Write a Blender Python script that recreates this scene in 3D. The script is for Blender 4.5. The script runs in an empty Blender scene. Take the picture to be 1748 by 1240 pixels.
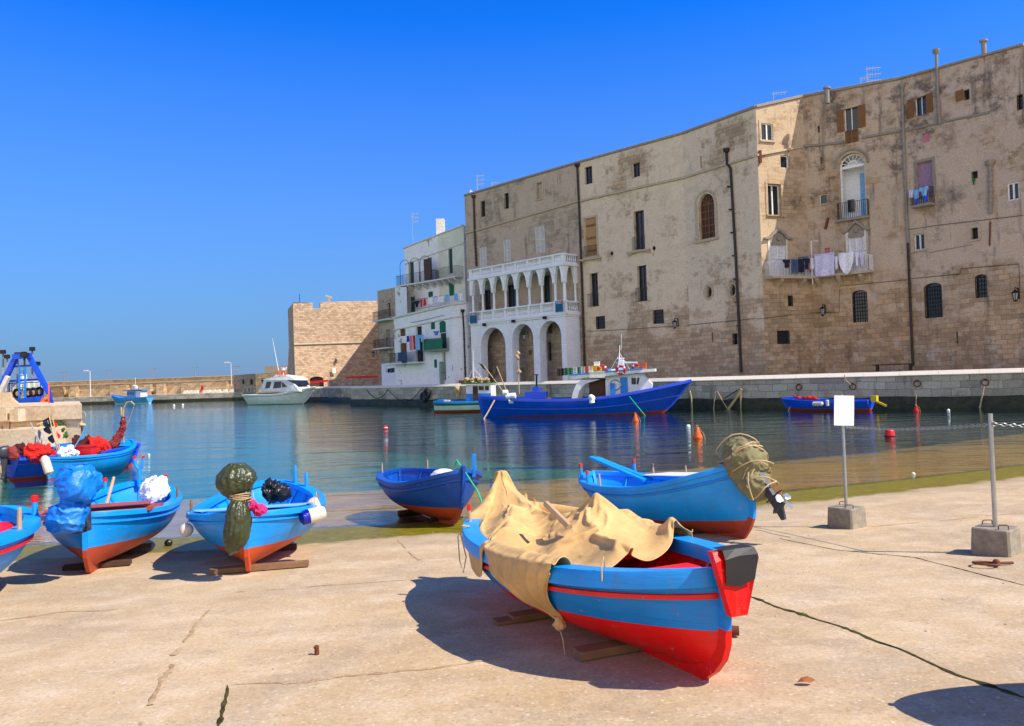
import bpy, math, random
from mathutils import Vector, Matrix, noise
from mathutils.geometry import tessellate_polygon
random.seed(7)
S = bpy.context.scene
COL = S.collection
PI = math.pi
# ------------------------------------------------------------------ camera
F = 1330.0
RHO = math.atan(.033)
PIT = math.atan(25 / F)
EYE = 2.5
cam = bpy.data.cameras.new('camera'); camo = bpy.data.objects.new('camera', cam); COL.objects.link(camo)
cam.sensor_width = 36; cam.lens = 36 * F / 1748; cam.clip_end = 8000; cam.clip_start = .05
cxv = Vector((math.cos(RHO), 0, -math.sin(RHO))); cyv = Vector((math.sin(RHO), 0, math.cos(RHO)))
pm = Matrix.Rotation(PIT, 3, 'X')
cxv = pm @ cxv; cyv = pm @ cyv; czv = cxv.cross(cyv)
camo.matrix_world = Matrix(((cxv.x, cyv.x, czv.x, 0), (cxv.y, cyv.y, czv.y, 0), (cxv.z, cyv.z, czv.z, EYE), (0, 0, 0, 1)))
S.camera = camo
def ray(px, py):
    return (cxv * ((px - 874) / F) - cyv * ((py - 620) / F) - czv)
def at(px, py, d):
    r = ray(px, py); return Vector((0, 0, EYE)) + r * (d / r.y)
def onz(px, py, z=0):
    r = ray(px, py); return Vector((0, 0, EYE)) + r * ((z - EYE) / r.z)
def Yw(X):
    X = max(-25, min(30, X)); return 14.2 + .245 * X + .0102 * X * X
def zg(X, Y):
    v = Yw(X) - Y
    return .064 * v if v > -9 else max(-4.5, -.576 + .25 * (v + 9))
def gp(px, py):
    r = ray(px, py); lo, hi = .5, 200.
    for i in range(50):
        m = (lo + hi) / 2
        if EYE + r.z * m > zg(r.x * m, r.y * m): lo = m
        else: hi = m
    return Vector((0, 0, EYE)) + r * lo
def gz(X, Y, dz=0): return Vector((X, Y, zg(X, Y) + dz))
def nz(x, y=0., z=0.): return noise.noise(Vector((x, y, z)))

# ------------------------------------------------------------------ world / sun
w = bpy.data.worlds.new('World'); S.world = w; w.use_nodes = True
wt = w.node_tree; bg = wt.nodes['Background']
SUNV = Vector((.81, -.38, 1.0)).normalized()
sky = wt.nodes.new('ShaderNodeTexSky'); sky.sky_type = 'NISHITA'; sky.sun_disc = False
sky.sun_elevation = math.asin(SUNV.z); sky.sun_rotation = math.atan2(SUNV.x, SUNV.y)
sky.altitude = 0; sky.air_density = 1.0; sky.dust_density = .6; sky.ozone_density = 3.0
hs = wt.nodes.new('ShaderNodeHueSaturation'); hs.inputs['Saturation'].default_value = 1.35
tn = wt.nodes.new('ShaderNodeMixRGB'); tn.blend_type = 'MULTIPLY'; tn.inputs[0].default_value = 1; tn.inputs[2].default_value = (.09, .50, .98, 1)
wt.links.new(sky.outputs[0], hs.inputs['Color']); wt.links.new(hs.outputs[0], tn.inputs[1])
tc = wt.nodes.new('ShaderNodeTexCoord'); sp = wt.nodes.new('ShaderNodeSeparateXYZ'); wt.links.new(tc.outputs['Generated'], sp.inputs[0])
rp_ = wt.nodes.new('ShaderNodeValToRGB'); wt.links.new(sp.outputs[2], rp_.inputs[0]); rp_.color_ramp.elements[0].position = 0; rp_.color_ramp.elements[0].color = (1, 1, 1, 1); rp_.color_ramp.elements[1].position = .42; rp_.color_ramp.elements[1].color = (0, 0, 0, 1)
hz = wt.nodes.new('ShaderNodeMixRGB'); wt.links.new(rp_.outputs[0], hz.inputs[0]); wt.links.new(tn.outputs[0], hz.inputs[1]); hz.inputs[2].default_value = (.74, 1.20, 2.0, 1)
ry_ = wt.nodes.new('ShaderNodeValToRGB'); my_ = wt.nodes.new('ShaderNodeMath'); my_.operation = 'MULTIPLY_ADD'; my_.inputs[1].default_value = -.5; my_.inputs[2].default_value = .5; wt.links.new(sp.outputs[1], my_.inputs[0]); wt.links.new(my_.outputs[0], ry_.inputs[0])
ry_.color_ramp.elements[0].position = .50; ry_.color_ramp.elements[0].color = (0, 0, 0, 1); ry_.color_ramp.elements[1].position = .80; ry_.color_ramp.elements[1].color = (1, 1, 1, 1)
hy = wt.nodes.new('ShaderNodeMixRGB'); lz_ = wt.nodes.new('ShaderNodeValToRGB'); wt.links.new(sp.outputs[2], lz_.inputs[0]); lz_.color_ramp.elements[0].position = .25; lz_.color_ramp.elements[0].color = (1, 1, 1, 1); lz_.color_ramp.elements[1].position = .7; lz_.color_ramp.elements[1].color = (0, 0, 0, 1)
ml_ = wt.nodes.new('ShaderNodeMixRGB'); ml_.blend_type = 'MULTIPLY'; ml_.inputs[0].default_value = 1; wt.links.new(ry_.outputs[0], ml_.inputs[1]); wt.links.new(lz_.outputs[0], ml_.inputs[2]); wt.links.new(ml_.outputs[0], hy.inputs[0]); wt.links.new(hz.outputs[0], hy.inputs[1]); hy.inputs[2].default_value = (5.5, 5.15, 4.6, 1)   # low sky behind the viewer brightened as added fill for the shaded facades
zd_ = wt.nodes.new('ShaderNodeValToRGB'); wt.links.new(sp.outputs[2], zd_.inputs[0]); zd_.color_ramp.elements[0].position = .5; zd_.color_ramp.elements[0].color = (1, 1, 1, 1); zd_.color_ramp.elements[1].position = .9; zd_.color_ramp.elements[1].color = (.5, .45, .42, 1)   # deep zenith
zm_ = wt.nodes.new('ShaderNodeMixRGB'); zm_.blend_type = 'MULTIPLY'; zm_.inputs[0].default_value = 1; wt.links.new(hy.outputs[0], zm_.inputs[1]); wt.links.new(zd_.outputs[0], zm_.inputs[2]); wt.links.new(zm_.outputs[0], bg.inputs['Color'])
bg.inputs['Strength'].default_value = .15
sl = bpy.data.lights.new('sun', 'SUN'); sl.energy = 3.5; sl.angle = math.radians(.5); sl.color = (1, .91, .76)
so = bpy.data.objects.new('sun', sl); COL.objects.link(so); so.rotation_euler = SUNV.to_track_quat('Z', 'Y').to_euler(); so.location = (30, -10, 40)
S.view_settings.view_transform = 'Standard'; S.view_settings.look = 'None'; S.view_settings.exposure = 0.9; S.view_settings.gamma = 1
S.cycles.use_denoising = True; S.cycles.max_bounces = 8; S.cycles.transparent_max_bounces = 16; S.cycles.caustics_reflective = False; S.cycles.caustics_refractive = False

# ------------------------------------------------------------------ materials
MATS = {}
class NT:
    def __init__(s, name):
        s.m = bpy.data.materials.new(name); s.m.use_nodes = True; s.t = s.m.node_tree; s.n = s.t.nodes; s.b = s.n['Principled BSDF']; s.out = s.n['Material Output']
    def new(s, ty, **k):
        n = s.n.new(ty)
        for a, v in k.items():
            if hasattr(n, a): setattr(n, a, v)
            else: n.inputs[a.replace('_', ' ')].default_value = v
        return n
    def link(s, a, b): s.t.links.new(a, b)
    def co(s, kind='Object', scale=(1, 1, 1), rot=(0, 0, 0)):
        c = s.new('ShaderNodeTexCoord'); mp = s.new('ShaderNodeMapping'); s.link(c.outputs[kind], mp.inputs[0])
        mp.inputs['Scale'].default_value = scale; mp.inputs['Rotation'].default_value = rot; return mp.outputs[0]
    def noise(s, v, scale, detail=5, rough=.55, dist=0):
        n = s.new('ShaderNodeTexNoise'); s.link(v, n.inputs['Vector']); n.inputs['Scale'].default_value = scale; n.inputs['Detail'].default_value = detail
        n.inputs['Roughness'].default_value = rough; n.inputs['Distortion'].default_value = dist; return n.outputs['Fac']
    def ramp(s, f, stops):
        r = s.new('ShaderNodeValToRGB'); s.link(f, r.inputs[0]); e = r.color_ramp.elements
        while len(e) < len(stops): e.new(.5)
        for i, (p, c) in enumerate(stops):
            e[i].position = p; e[i].color = (c, c, c, 1) if isinstance(c, (int, float)) else (*c, 1)
        return r.outputs[0]
    def mix(s, f, a, b, bt='MIX'):
        m = s.new('ShaderNodeMixRGB', blend_type=bt)
        for i, x in ((0, f), (1, a), (2, b)):
            if isinstance(x, (int, float)): m.inputs[i].default_value = x if i == 0 else (x, x, x, 1)
            elif isinstance(x, tuple): m.inputs[i].default_value = (*x, 1)
            else: s.link(x, m.inputs[i])
        return m.outputs[0]
    def math(s, op, a, b=0.):
        m = s.new('ShaderNodeMath', operation=op)
        for i, x in ((0, a), (1, b)):
            if isinstance(x, (int, float)): m.inputs[i].default_value = x
            else: s.link(x, m.inputs[i])
        return m.outputs[0]
    def bump(s, h, strength=.3, dist=.02, prev=None):
        b = s.new('ShaderNodeBump'); b.inputs['Strength'].default_value = strength; b.inputs['Distance'].default_value = dist
        s.link(h, b.inputs['Height'])
        if prev: s.link(prev, b.inputs['Normal'])
        s.link(b.outputs[0], s.b.inputs['Normal']); return b.outputs[0]
    def color(s, c):
        if isinstance(c, tuple): s.b.inputs['Base Color'].default_value = (*c, 1)
        else: s.link(c, s.b.inputs['Base Color'])
    def done(s, rough=.8, metal=0., spec=.5):
        s.b.inputs['Roughness'].default_value = rough; s.b.inputs['Metallic'].default_value = metal; s.b.inputs['Specular IOR Level'].default_value = spec
        MATS[s.m.name] = s.m; return s.m
def mul(c, k): return tuple(min(1, x * k) for x in c)
def simple(name, c, rough=.6, metal=0., var=.18, scale=6., bump=.1, spec=.4, bscale=None):
    t = NT(name); v = t.co(); n = t.noise(v, scale)
    t.color(t.mix(t.ramp(n, [(.3, 0.), (.7, 1.)]), mul(c, 1 - var), mul(c, 1 + var)))
    if bump: t.bump(t.noise(v, bscale or scale * 5, 4), bump, .01)
    return t.done(rough, metal, spec)
def paint(name, c, chip=(.26, .21, .17), amt=.655, rough=.42, var=.14):
    """boat paint: brush mottling, plank seams, chips and scuffs"""
    t = NT(name); v = t.co(); v2 = t.co(scale=(1, 1, 7))
    base = t.mix(t.ramp(t.noise(v, 2.2, 6), [(.3, 0.), (.72, 1.)]), mul(c, 1 - var), mul(c, 1 + var))
    base = t.mix(t.math('MULTIPLY', t.ramp(t.noise(v2, 5, 6), [(.45, 0.), (.75, 1.)]), .22), base, mul(c, .55))
    fade = tuple(x * .8 + .05 for x in c)
    base = t.mix(t.math('MULTIPLY', t.ramp(t.noise(v, 1.3, 7, .65), [(.5, 0.), (.75, 1.)]), .35), base, fade)
    g_ = t.new('ShaderNodeTexCoord'); sz = t.new('ShaderNodeSeparateXYZ'); t.link(g_.outputs['Object'], sz.inputs[0])
    zz = t.math('ADD', t.math('MULTIPLY', sz.outputs[2], 8.5), t.math('MULTIPLY', t.noise(v, .8, 3), .25)); fr_ = t.math('FRACT', zz); seam = t.ramp(fr_, [(.0, 1.), (.035, 0.)]); seam = t.math('MULTIPLY', seam, t.ramp(t.noise(v, 2.1, 4), [(.35, .15), (.6, 1.)]))
    base = t.mix(t.math('MULTIPLY', seam, .38), base, mul(c, .35))
    vr = t.co(scale=(7, 7, .9)); stn = t.ramp(t.noise(vr, 2.2, 6, .7), [(.56, 0.), (.72, 1.)]); base = t.mix(t.math('MULTIPLY', stn, .34), base, (.16, .10, .07))
    m = t.ramp(t.noise(v, 17, 5, .7), [(amt, 0.), (amt + .03, 1.)])
    t.color(t.mix(m, base, chip))
    t.bump(t.math('SUBTRACT', t.noise(v2, 14, 4), seam), .35, .006)
    return t.done(rough, 0, .45)
def wall(name, c1, c2, stone=(.42, .36, .28), bw=.62, bh=.3, mask=(.45, .6), stain=.55, stainc=(.1, .085, .07), lowz=None, bumps=.6, highz=None):
    """plaster over coursed stone: uv in metres"""
    t = NT(name); v = t.co('UV')
    br = t.new('ShaderNodeTexBrick', offset=.5); t.link(v, br.inputs['Vector'])
    wn = t.new('ShaderNodeTexNoise'); t.link(v, wn.inputs['Vector']); wn.inputs['Scale'].default_value = .55; wn.inputs['Detail'].default_value = 4; wa = t.new('ShaderNodeVectorMath', operation='MULTIPLY_ADD'); t.link(wn.outputs['Color'], wa.inputs[0]); wa.inputs[1].default_value = (.5, .3, 0); t.link(v, wa.inputs[2]); t.link(wa.outputs[0], br.inputs['Vector'])
    for k, x in (('Scale', 1.), ('Mortar Size', .014), ('Mortar Smooth', .4), ('Bias', 0.), ('Brick Width', bw), ('Row Height', bh)): br.inputs[k].default_value = x
    br.inputs['Color1'].default_value = (*mul(stone, .66), 1); br.inputs['Color2'].default_value = (*mul(stone, 1.32), 1); br.inputs['Mortar'].default_value = (*mul(stone, .42), 1)
    n1 = t.noise(v, .22, 7, .6); n2 = t.noise(v, .9, 8, .68); n3 = t.noise(v, 9, 5, .6)
    pl = t.mix(t.ramp(n1, [(.35, 0.), (.65, 1.)]), c1, c2)
    pl = t.mix(t.ramp(n2, [(.3, 0.), (.75, 1.)]), pl, mul(c2, 1.28))
    stc = t.mix(t.ramp(n2, [(.3, 0.), (.7, 1.)]), br.outputs['Color'], mul(stone, 1.1)); stc = t.mix(.55, stc, br.outputs['Color'])
    msk = t.math('ADD', t.math('MULTIPLY', n1, .5), t.math('MULTIPLY', n2, .5))
    if lowz is not None:
        sx = t.new('ShaderNodeSeparateXYZ'); t.link(v, sx.inputs[0])
        mr = t.new('ShaderNodeMapRange'); t.link(sx.outputs[1], mr.inputs[0])
        for i, x in enumerate((lowz[0], lowz[1], .14, -.02)): mr.inputs[i + 1].default_value = x
        msk = t.math('ADD', msk, mr.outputs[0])
    ms = t.ramp(msk, [(mask[0], 0.), (mask[1], 1.)])
    c = t.mix(ms, pl, stc)
    vs = t.co('UV', scale=(1.3, .16, 1))
    stain -= .025
    st = t.ramp(t.noise(vs, 1.1, 8, .66), [(stain, 0.), (stain + .13, 1.)])
    st2 = t.ramp(t.noise(v, .33, 8, .7), [(stain + .02, 0.), (stain + .14, 1.)])
    c = t.mix(t.math('MULTIPLY', t.math('MAXIMUM', st, st2), .72), c, stainc)
    if highz:
        sx2 = t.new('ShaderNodeSeparateXYZ'); t.link(v, sx2.inputs[0]); mr2 = t.new('ShaderNodeMapRange'); t.link(sx2.outputs[1], mr2.inputs[0])
        for i, x in enumerate((highz[0], highz[1], 0., .105)): mr2.inputs[i + 1].default_value = x
        hz_ = t.ramp(t.math('ADD', t.noise(v, .42, 9, .74), mr2.outputs[0]), [(.60, 0.), (.68, 1.)]); c = t.mix(t.math('MULTIPLY', hz_, .78), c, (.095, .08, .068))
    if lowz is not None:
        rd = t.ramp(t.math('ADD', t.noise(v, .5, 7, .7), mr.outputs[0]), [(.56, 0.), (.72, 1.)]); c = t.mix(t.math('MULTIPLY', rd, .4), c, (.38, .21, .11))
        wh = t.ramp(t.math('ADD', t.noise(v, 1.1, 8, .75), mr.outputs[0]), [(.66, 0.), (.74, 1.)]); c = t.mix(t.math('MULTIPLY', wh, .5), c, (.62, .55, .46))
    pits = t.ramp(t.noise(v, 5.5, 6, .75), [(.60, 0.), (.70, 1.)])
    c = t.mix(t.math('MULTIPLY', pits, .45), c, mul(stone, .4))
    c = t.mix(.45, c, t.mix(t.ramp(n3, [(.3, 0.), (.7, 1.)]), 0.45, 1.15), 'MULTIPLY')
    t.color(c)
    h = t.math('SUBTRACT', n2, t.math('MULTIPLY', t.math('MULTIPLY', br.outputs['Fac'], ms), .5))
    h = t.math('ADD', h, t.math('MULTIPLY', n3, .35))
    t.bump(h, bumps, .05)
    return t.done(.92, 0, .2)

MISC = dict(
 iron=((.02, .02, .022), .5, .6), rust=((.16, .05, .025), .85, .2), steel=((.42, .45, .44), .38, .8), dark=((.012, .014, .018), .35, 0), black=((.012, .012, .013), .6, 0),
 white=((.78, .78, .76), .5, 0), offwhite=((.66, .64, .58), .7, 0), wood=((.22, .12, .06), .8, 0), wood_light=((.45, .3, .17), .75, 0), wood_dark=((.07, .035, .02), .85, 0),
 board=((.4, .24, .1), .8, 0), green_shutter=((.01, .14, .07), .5, 0), dark_green=((.012, .05, .035), .5, 0), brown_shutter=((.2, .09, .025), .6, 0), brown_dark=((.07, .03, .02), .6, 0),
 gray_shutter=((.42, .43, .38), .6, 0), stone_trim=((.46, .38, .27), .9, 0), stone_gray=((.27, .24, .2), .9, 0), pipe_dark=((.03, .026, .026), .5, .3), pipe_light=((.24, .23, .2), .6, 0),
 curtain=((.3, .2, .3), .9, 0), fender=((.68, .58, .5), .6, 0), orange=((.75, .12, .02), .45, 0), red=((.62, .012, .012), .4, 0), yellow=((.7, .45, .02), .5, 0), green=((.01, .2, .06), .5, 0),
 rope_tan=((.5, .36, .2), .95, 0), rope_green=((.02, .45, .2), .8, 0), net_red=((.55, .015, .01), .9, 0), net_dark=((.06, .012, .012), .95, 0), net_brown=((.22, .03, .03), .95, 0),
 gray=((.3, .31, .32), .6, 0), motor=((.045, .05, .07), .38, .2), rubber=((.02, .018, .018), .55, 0), cloth_white=((.8, .8, .84), .85, 0), cloth_blue=((.05, .2, .65), .85, 0), cloth_dark=((.012, .014, .035), .9, 0),
 cloth_lilac=((.62, .6, .8), .85, 0), cloth_red=((.5, .02, .02), .85, 0), cloth_pink=((.6, .2, .3), .85, 0), cloth_jean=((.04, .08, .18), .9, 0), cloth_sky=((.2, .45, .75), .85, 0), magenta=((.6, .02, .15), .8, 0),
 teal=((.0, .08, .15), .7, 0), pot=((.35, .08, .03), .8, 0), crate=((.72, .72, .66), .6, 0), flag_blue=((.0, .03, .4), .7, 0), plant=((.03, .09, .015), .8, 0), boatwhite=((.72, .76, .78), .3, 0), leafbrown=((.3, .09, .03), .8, 0))
def M(n):
    if n not in MATS:
        c, r, me = MISC[n]; simple(n, c, r, me)
    return MATS[n]
simple('signwhite', (.93, .93, .93), .5, 0, .02, 3, 0)
paint('light_blue', (.0, .30, .86)); paint('mid_blue', (.0, .215, .68)); paint('navy_blue', (.0, .075, .42)); paint('royal_blue', (.0, .06, .62), rough=.3); paint('vivid_blue', (.0, .075, .75))
paint('pale_blue', (.06, .33, .78)); paint('boat_red', (.80, .004, .002)); paint('antifoul', (.44, .06, .022), rough=.6, var=.25); paint('antifoul_orange', (.60, .08, .02), rough=.6, var=.22); paint('dark_red', (.38, .03, .02), rough=.6, var=.25)
paint('boat_green', (.01, .16, .03)); paint('boat_white', (.75, .77, .78), chip=(.5, .45, .4), amt=.7); paint('sky_blue_paint', (.09, .36, .72))
def canvas(name, c, w=.25, rough=.9):
    t = NT(name); v = t.co(); n = t.noise(v, 3.5, 6, .65)
    cc = t.mix(t.ramp(n, [(.35, 0.), (.7, 1.)]), mul(c, 1 - w), mul(c, 1.08))
    cc = t.mix(t.ramp(t.noise(v, 11, 6, .75), [(.66, 0.), (.72, 1.)]), cc, mul(c, .5)); t.color(cc)
    b = t.bump(t.noise(v, 9, 6, .6), .35, .03); t.bump(t.noise(v, 160, 2), .25, .003, b); return t.done(rough, 0, .2)
canvas('tan_canvas', (.66, .42, .18)); canvas('olive_tarp', (.22, .2, .1), .2, .7)
def plastic(name, c, rough=.28):
    t = NT(name); v = t.co(); t.color(t.mix(t.noise(v, 4), mul(c, .75), mul(c, 1.2))); t.bump(t.noise(v, 13, 5, .6, 1.2), .45, .03); return t.done(rough, 0, .5)
plastic('green_bag', (.045, .055, .02), .22); plastic('blue_tarp', (.003, .19, .72), .4); plastic('float_white', (.66, .6, .52), .45); plastic('float_blue', (.004, .01, .32), .2)
# glass (dark room behind)
t = NT('pane'); t.color((.015, .02, .028)); MP = t.done(.12, 0, .6)

# ------------------------------------------------------------------ mesh helper
class MB:
    def __init__(s): s.v = []; s.f = []; s.mi = []; s.T = Matrix.Identity(4); s.cur = 0
    def add(s, vs, fs, mi=None):
        o = len(s.v); s.v += [s.T @ Vector(p) for p in vs]
        s.f += [tuple(i + o for i in f) for f in fs]; s.mi += [s.cur if mi is None else mi] * len(fs)
    def box(s, c, d, rz=0., R=None, taper=1.):
        x, y, z = d[0] / 2, d[1] / 2, d[2] / 2; R = R or Matrix.Rotation(rz, 3, 'Z'); c = Vector(c)
        vs = [c + R @ Vector((a * x * (taper if e > 0 else 1), b * y * (taper if e > 0 else 1), e * z)) for e in (-1, 1) for b in (-1, 1) for a in (-1, 1)]
        s.add(vs, [(0, 2, 3, 1), (4, 5, 7, 6), (0, 1, 5, 4), (2, 6, 7, 3), (0, 4, 6, 2), (1, 3, 7, 5)])
    def bar(s, a, b, wdt, h=None, up=(0, 0, 1)):
        a, b = Vector(a), Vector(b); h = h or wdt; d = (b - a); L = d.length
        if L < 1e-6: return
        z = d / L; u = Vector(up)
        if abs(z.dot(u)) > .98: u = Vector((1, 0, 0))
        x = u.cross(z).normalized(); y = z.cross(x)
        s.box((a + b) / 2, (wdt, h, L), R=Matrix((x, y, z)).transposed())
    def tube(s, pts, r, n=8, close=True, flat=1.):
        pts = [Vector(p) for p in pts]; N = len(pts); rr = r if isinstance(r, (list, tuple)) else [r] * N
        vs = []; px = None
        for i, p in enumerate(pts):
            t = (pts[min(i + 1, N - 1)] - pts[max(i - 1, 0)])
            t = t.normalized() if t.length > 1e-9 else Vector((0, 0, 1))
            if px is None:
                px = Vector((0, 0, 1)).cross(t) if abs(t.z) < .95 else Vector((1, 0, 0)).cross(t)
            px = (px - t * px.dot(t)); px = px.normalized() if px.length > 1e-6 else Vector((1, 0, 0)); py = t.cross(px)
            for k in range(n):
                a = 2 * PI * k / n; vs.append(p + px * (math.cos(a) * rr[i]) + py * (math.sin(a) * rr[i] * flat))
        fs = [(i * n + k, i * n + (k + 1) % n, (i + 1) * n + (k + 1) % n, (i + 1) * n + k) for i in range(N - 1) for k in range(n)]
        if close: fs += [tuple(range(n - 1, -1, -1)), tuple(range((N - 1) * n, N * n))]
        s.add(vs, fs)
    def loft(s, rows, closed=False, mi=None, flip=False):
        n = len(rows[0]); vs = [p for r in rows for p in r]; fs = []
        for i in range(len(rows) - 1):
            for k in range(n if closed else n - 1):
                a = (i * n + k, i * n + (k + 1) % n, (i + 1) * n + (k + 1) % n, (i + 1) * n + k)
                fs.append(a[::-1] if flip else a)
        s.add(vs, fs, mi)
    def poly(s, pts, mi=None): s.add(pts, [tuple(range(len(pts)))], mi)
    def prism(s, pts, vec, mi=None):
        """closed polygon extruded by vec"""
        vec = Vector(vec); n = len(pts); p = [Vector(q) for q in pts]
        s.add(p + [q + vec for q in p], [tuple(range(n - 1, -1, -1)), tuple(range(n, 2 * n))] + [(i, (i + 1) % n, n + (i + 1) % n, n + i) for i in range(n)], mi)
    def sphere(s, c, r, n=12, m=8, sc=(1, 1, 1)):
        c = Vector(c); rows = []
        for i in range(m + 1):
            a = PI * i / m; rows.append([c + Vector((math.sin(a) * math.cos(2 * PI * k / n) * r * sc[0], math.sin(a) * math.sin(2 * PI * k / n) * r * sc[1], -math.cos(a) * r * sc[2])) for k in range(n)])
        s.loft(rows, True)
    def ring(s, c, R_, r, ax=(0, 0, 1), n=20, m=6, arc=(0, 2 * PI)):
        ax = Vector(ax).normalized(); u = ax.orthogonal().normalized(); v = ax.cross(u); c = Vector(c)
        full = abs(arc[1] - arc[0] - 2 * PI) < 1e-6
        s.tube([c + (u * math.cos(arc[0] + (arc[1] - arc[0]) * i / n) + v * math.sin(arc[0] + (arc[1] - arc[0]) * i / n)) * R_ for i in range(n + 1)], r, m, not full)
    def blob(s, path, radii, n=24, amp=.03, fr=4., flat=1., pleat=0., pk=9, seed=0., crease=0.):
        """lumpy closed skin round a path; radii one per path point"""
        path = [Vector(p) for p in path]; N = len(path); M_ = max(18, N * (14 if crease else 7)); P = []; Rr = []
        for i in range(M_ + 1):
            u = i / M_ * (N - 1); k = min(int(u), N - 2); a = u - k
            def cr(A, B, C, D): return .5 * ((2 * B) + (C - A) * a + (2 * A - 5 * B + 4 * C - D) * a * a + (-A + 3 * B - 3 * C + D) * a ** 3)
            g = lambda L, j: L[max(0, min(N - 1, j))]
            P.append(Vector([cr(g(path, k - 1)[j], g(path, k)[j], g(path, k + 1)[j], g(path, k + 2)[j]) for j in range(3)])); Rr.append(max(.002, cr(g(radii, k - 1), g(radii, k), g(radii, k + 1), g(radii, k + 2))))
        rows = []; px = None
        for i, p in enumerate(P):
            tt = (P[min(i + 1, M_)] - P[max(i - 1, 0)]).normalized()
            if px is None: px = tt.orthogonal()
            px = (px - tt * px.dot(tt)).normalized(); py = tt.cross(px); row = []
            for k in range(n):
                a = 2 * PI * k / n; d = px * math.cos(a) + py * math.sin(a) * flat
                q = p + d * Rr[i]
                rr = 1 + pleat * math.cos(pk * a + 2 * nz(i * .15, seed)) * min(1, .5 + abs(nz(i * .11, 3 + seed)) * 2)
                q = p + d * (Rr[i] * rr) + d * (noise.noise(q * fr + Vector((seed, 0, 0))) * amp * 2)
                if crease:
                    e1 = 1 - 2.2 * abs(noise.noise(q * fr * 1.6 + Vector((seed, 4, 1)))); e2 = 1 - 2.2 * abs(noise.noise(q * fr * 3.3 + Vector((2, seed, 7)))); q = q + d * crease * (max(0, e1) ** 3 + .5 * max(0, e2) ** 2 - .3)
                row.append(q)
            rows.append(row)
        rows = [[P[0]] * n] + rows + [[P[-1]] * n]
        s.loft(rows, True)
    def build(s, name, mats, parent=None, smooth=False, origin=None, loc=None):
        if isinstance(mats, (str, bpy.types.Material)): mats = [mats]
        me = bpy.data.meshes.new(name)
        o_ = Vector(origin) if origin is not None else Vector((0, 0, 0))
        me.from_pydata([tuple(p - o_) for p in s.v], [], s.f)
        for m_ in mats: me.materials.append(M(m_) if isinstance(m_, str) else m_)
        for p, k in zip(me.polygons, s.mi): p.material_index = k
        uv = me.uv_layers.new(name='uv')
        for p in me.polygons:
            n_ = p.normal
            if abs(n_.z) < .75:
                L = math.hypot(n_.x, n_.y) or 1; tx, ty = -n_.y / L, n_.x / L
                for li in p.loop_indices:
                    q = s.v[me.loops[li].vertex_index]; uv.data[li].uv = (q.x * tx + q.y * ty, q.z)
            else:
                for li in p.loop_indices:
                    q = s.v[me.loops[li].vertex_index]; uv.data[li].uv = (q.x, q.y)
        if smooth:
            for p in me.polygons: p.use_smooth = True
            try: me.set_sharp_from_angle(angle=math.radians(smooth if smooth is not True else 40))
            except Exception: pass
        ob = bpy.data.objects.new(name, me); COL.objects.link(ob)
        if parent is not None: ob.parent = parent
        if loc is not None: ob.location = loc
        return ob
def tag(o, label=None, cat=None, group=None, kind=None):
    if label: o['label'] = label
    if cat: o['category'] = cat
    if group: o['group'] = group
    if kind: o['kind'] = kind
    return o
def empty(name, loc, label, cat, group=None, rz=0.):
    o = bpy.data.objects.new(name, None); COL.objects.link(o); o.location = loc; o.rotation_euler = (0, 0, rz); o.empty_display_size = .2
    return tag(o, label, cat, group)
def copy_tree(o, parent=None):
    c = o.copy(); COL.objects.link(c); c.parent = parent
    for ch in list(o.children): copy_tree(ch, c)
    return c
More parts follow.
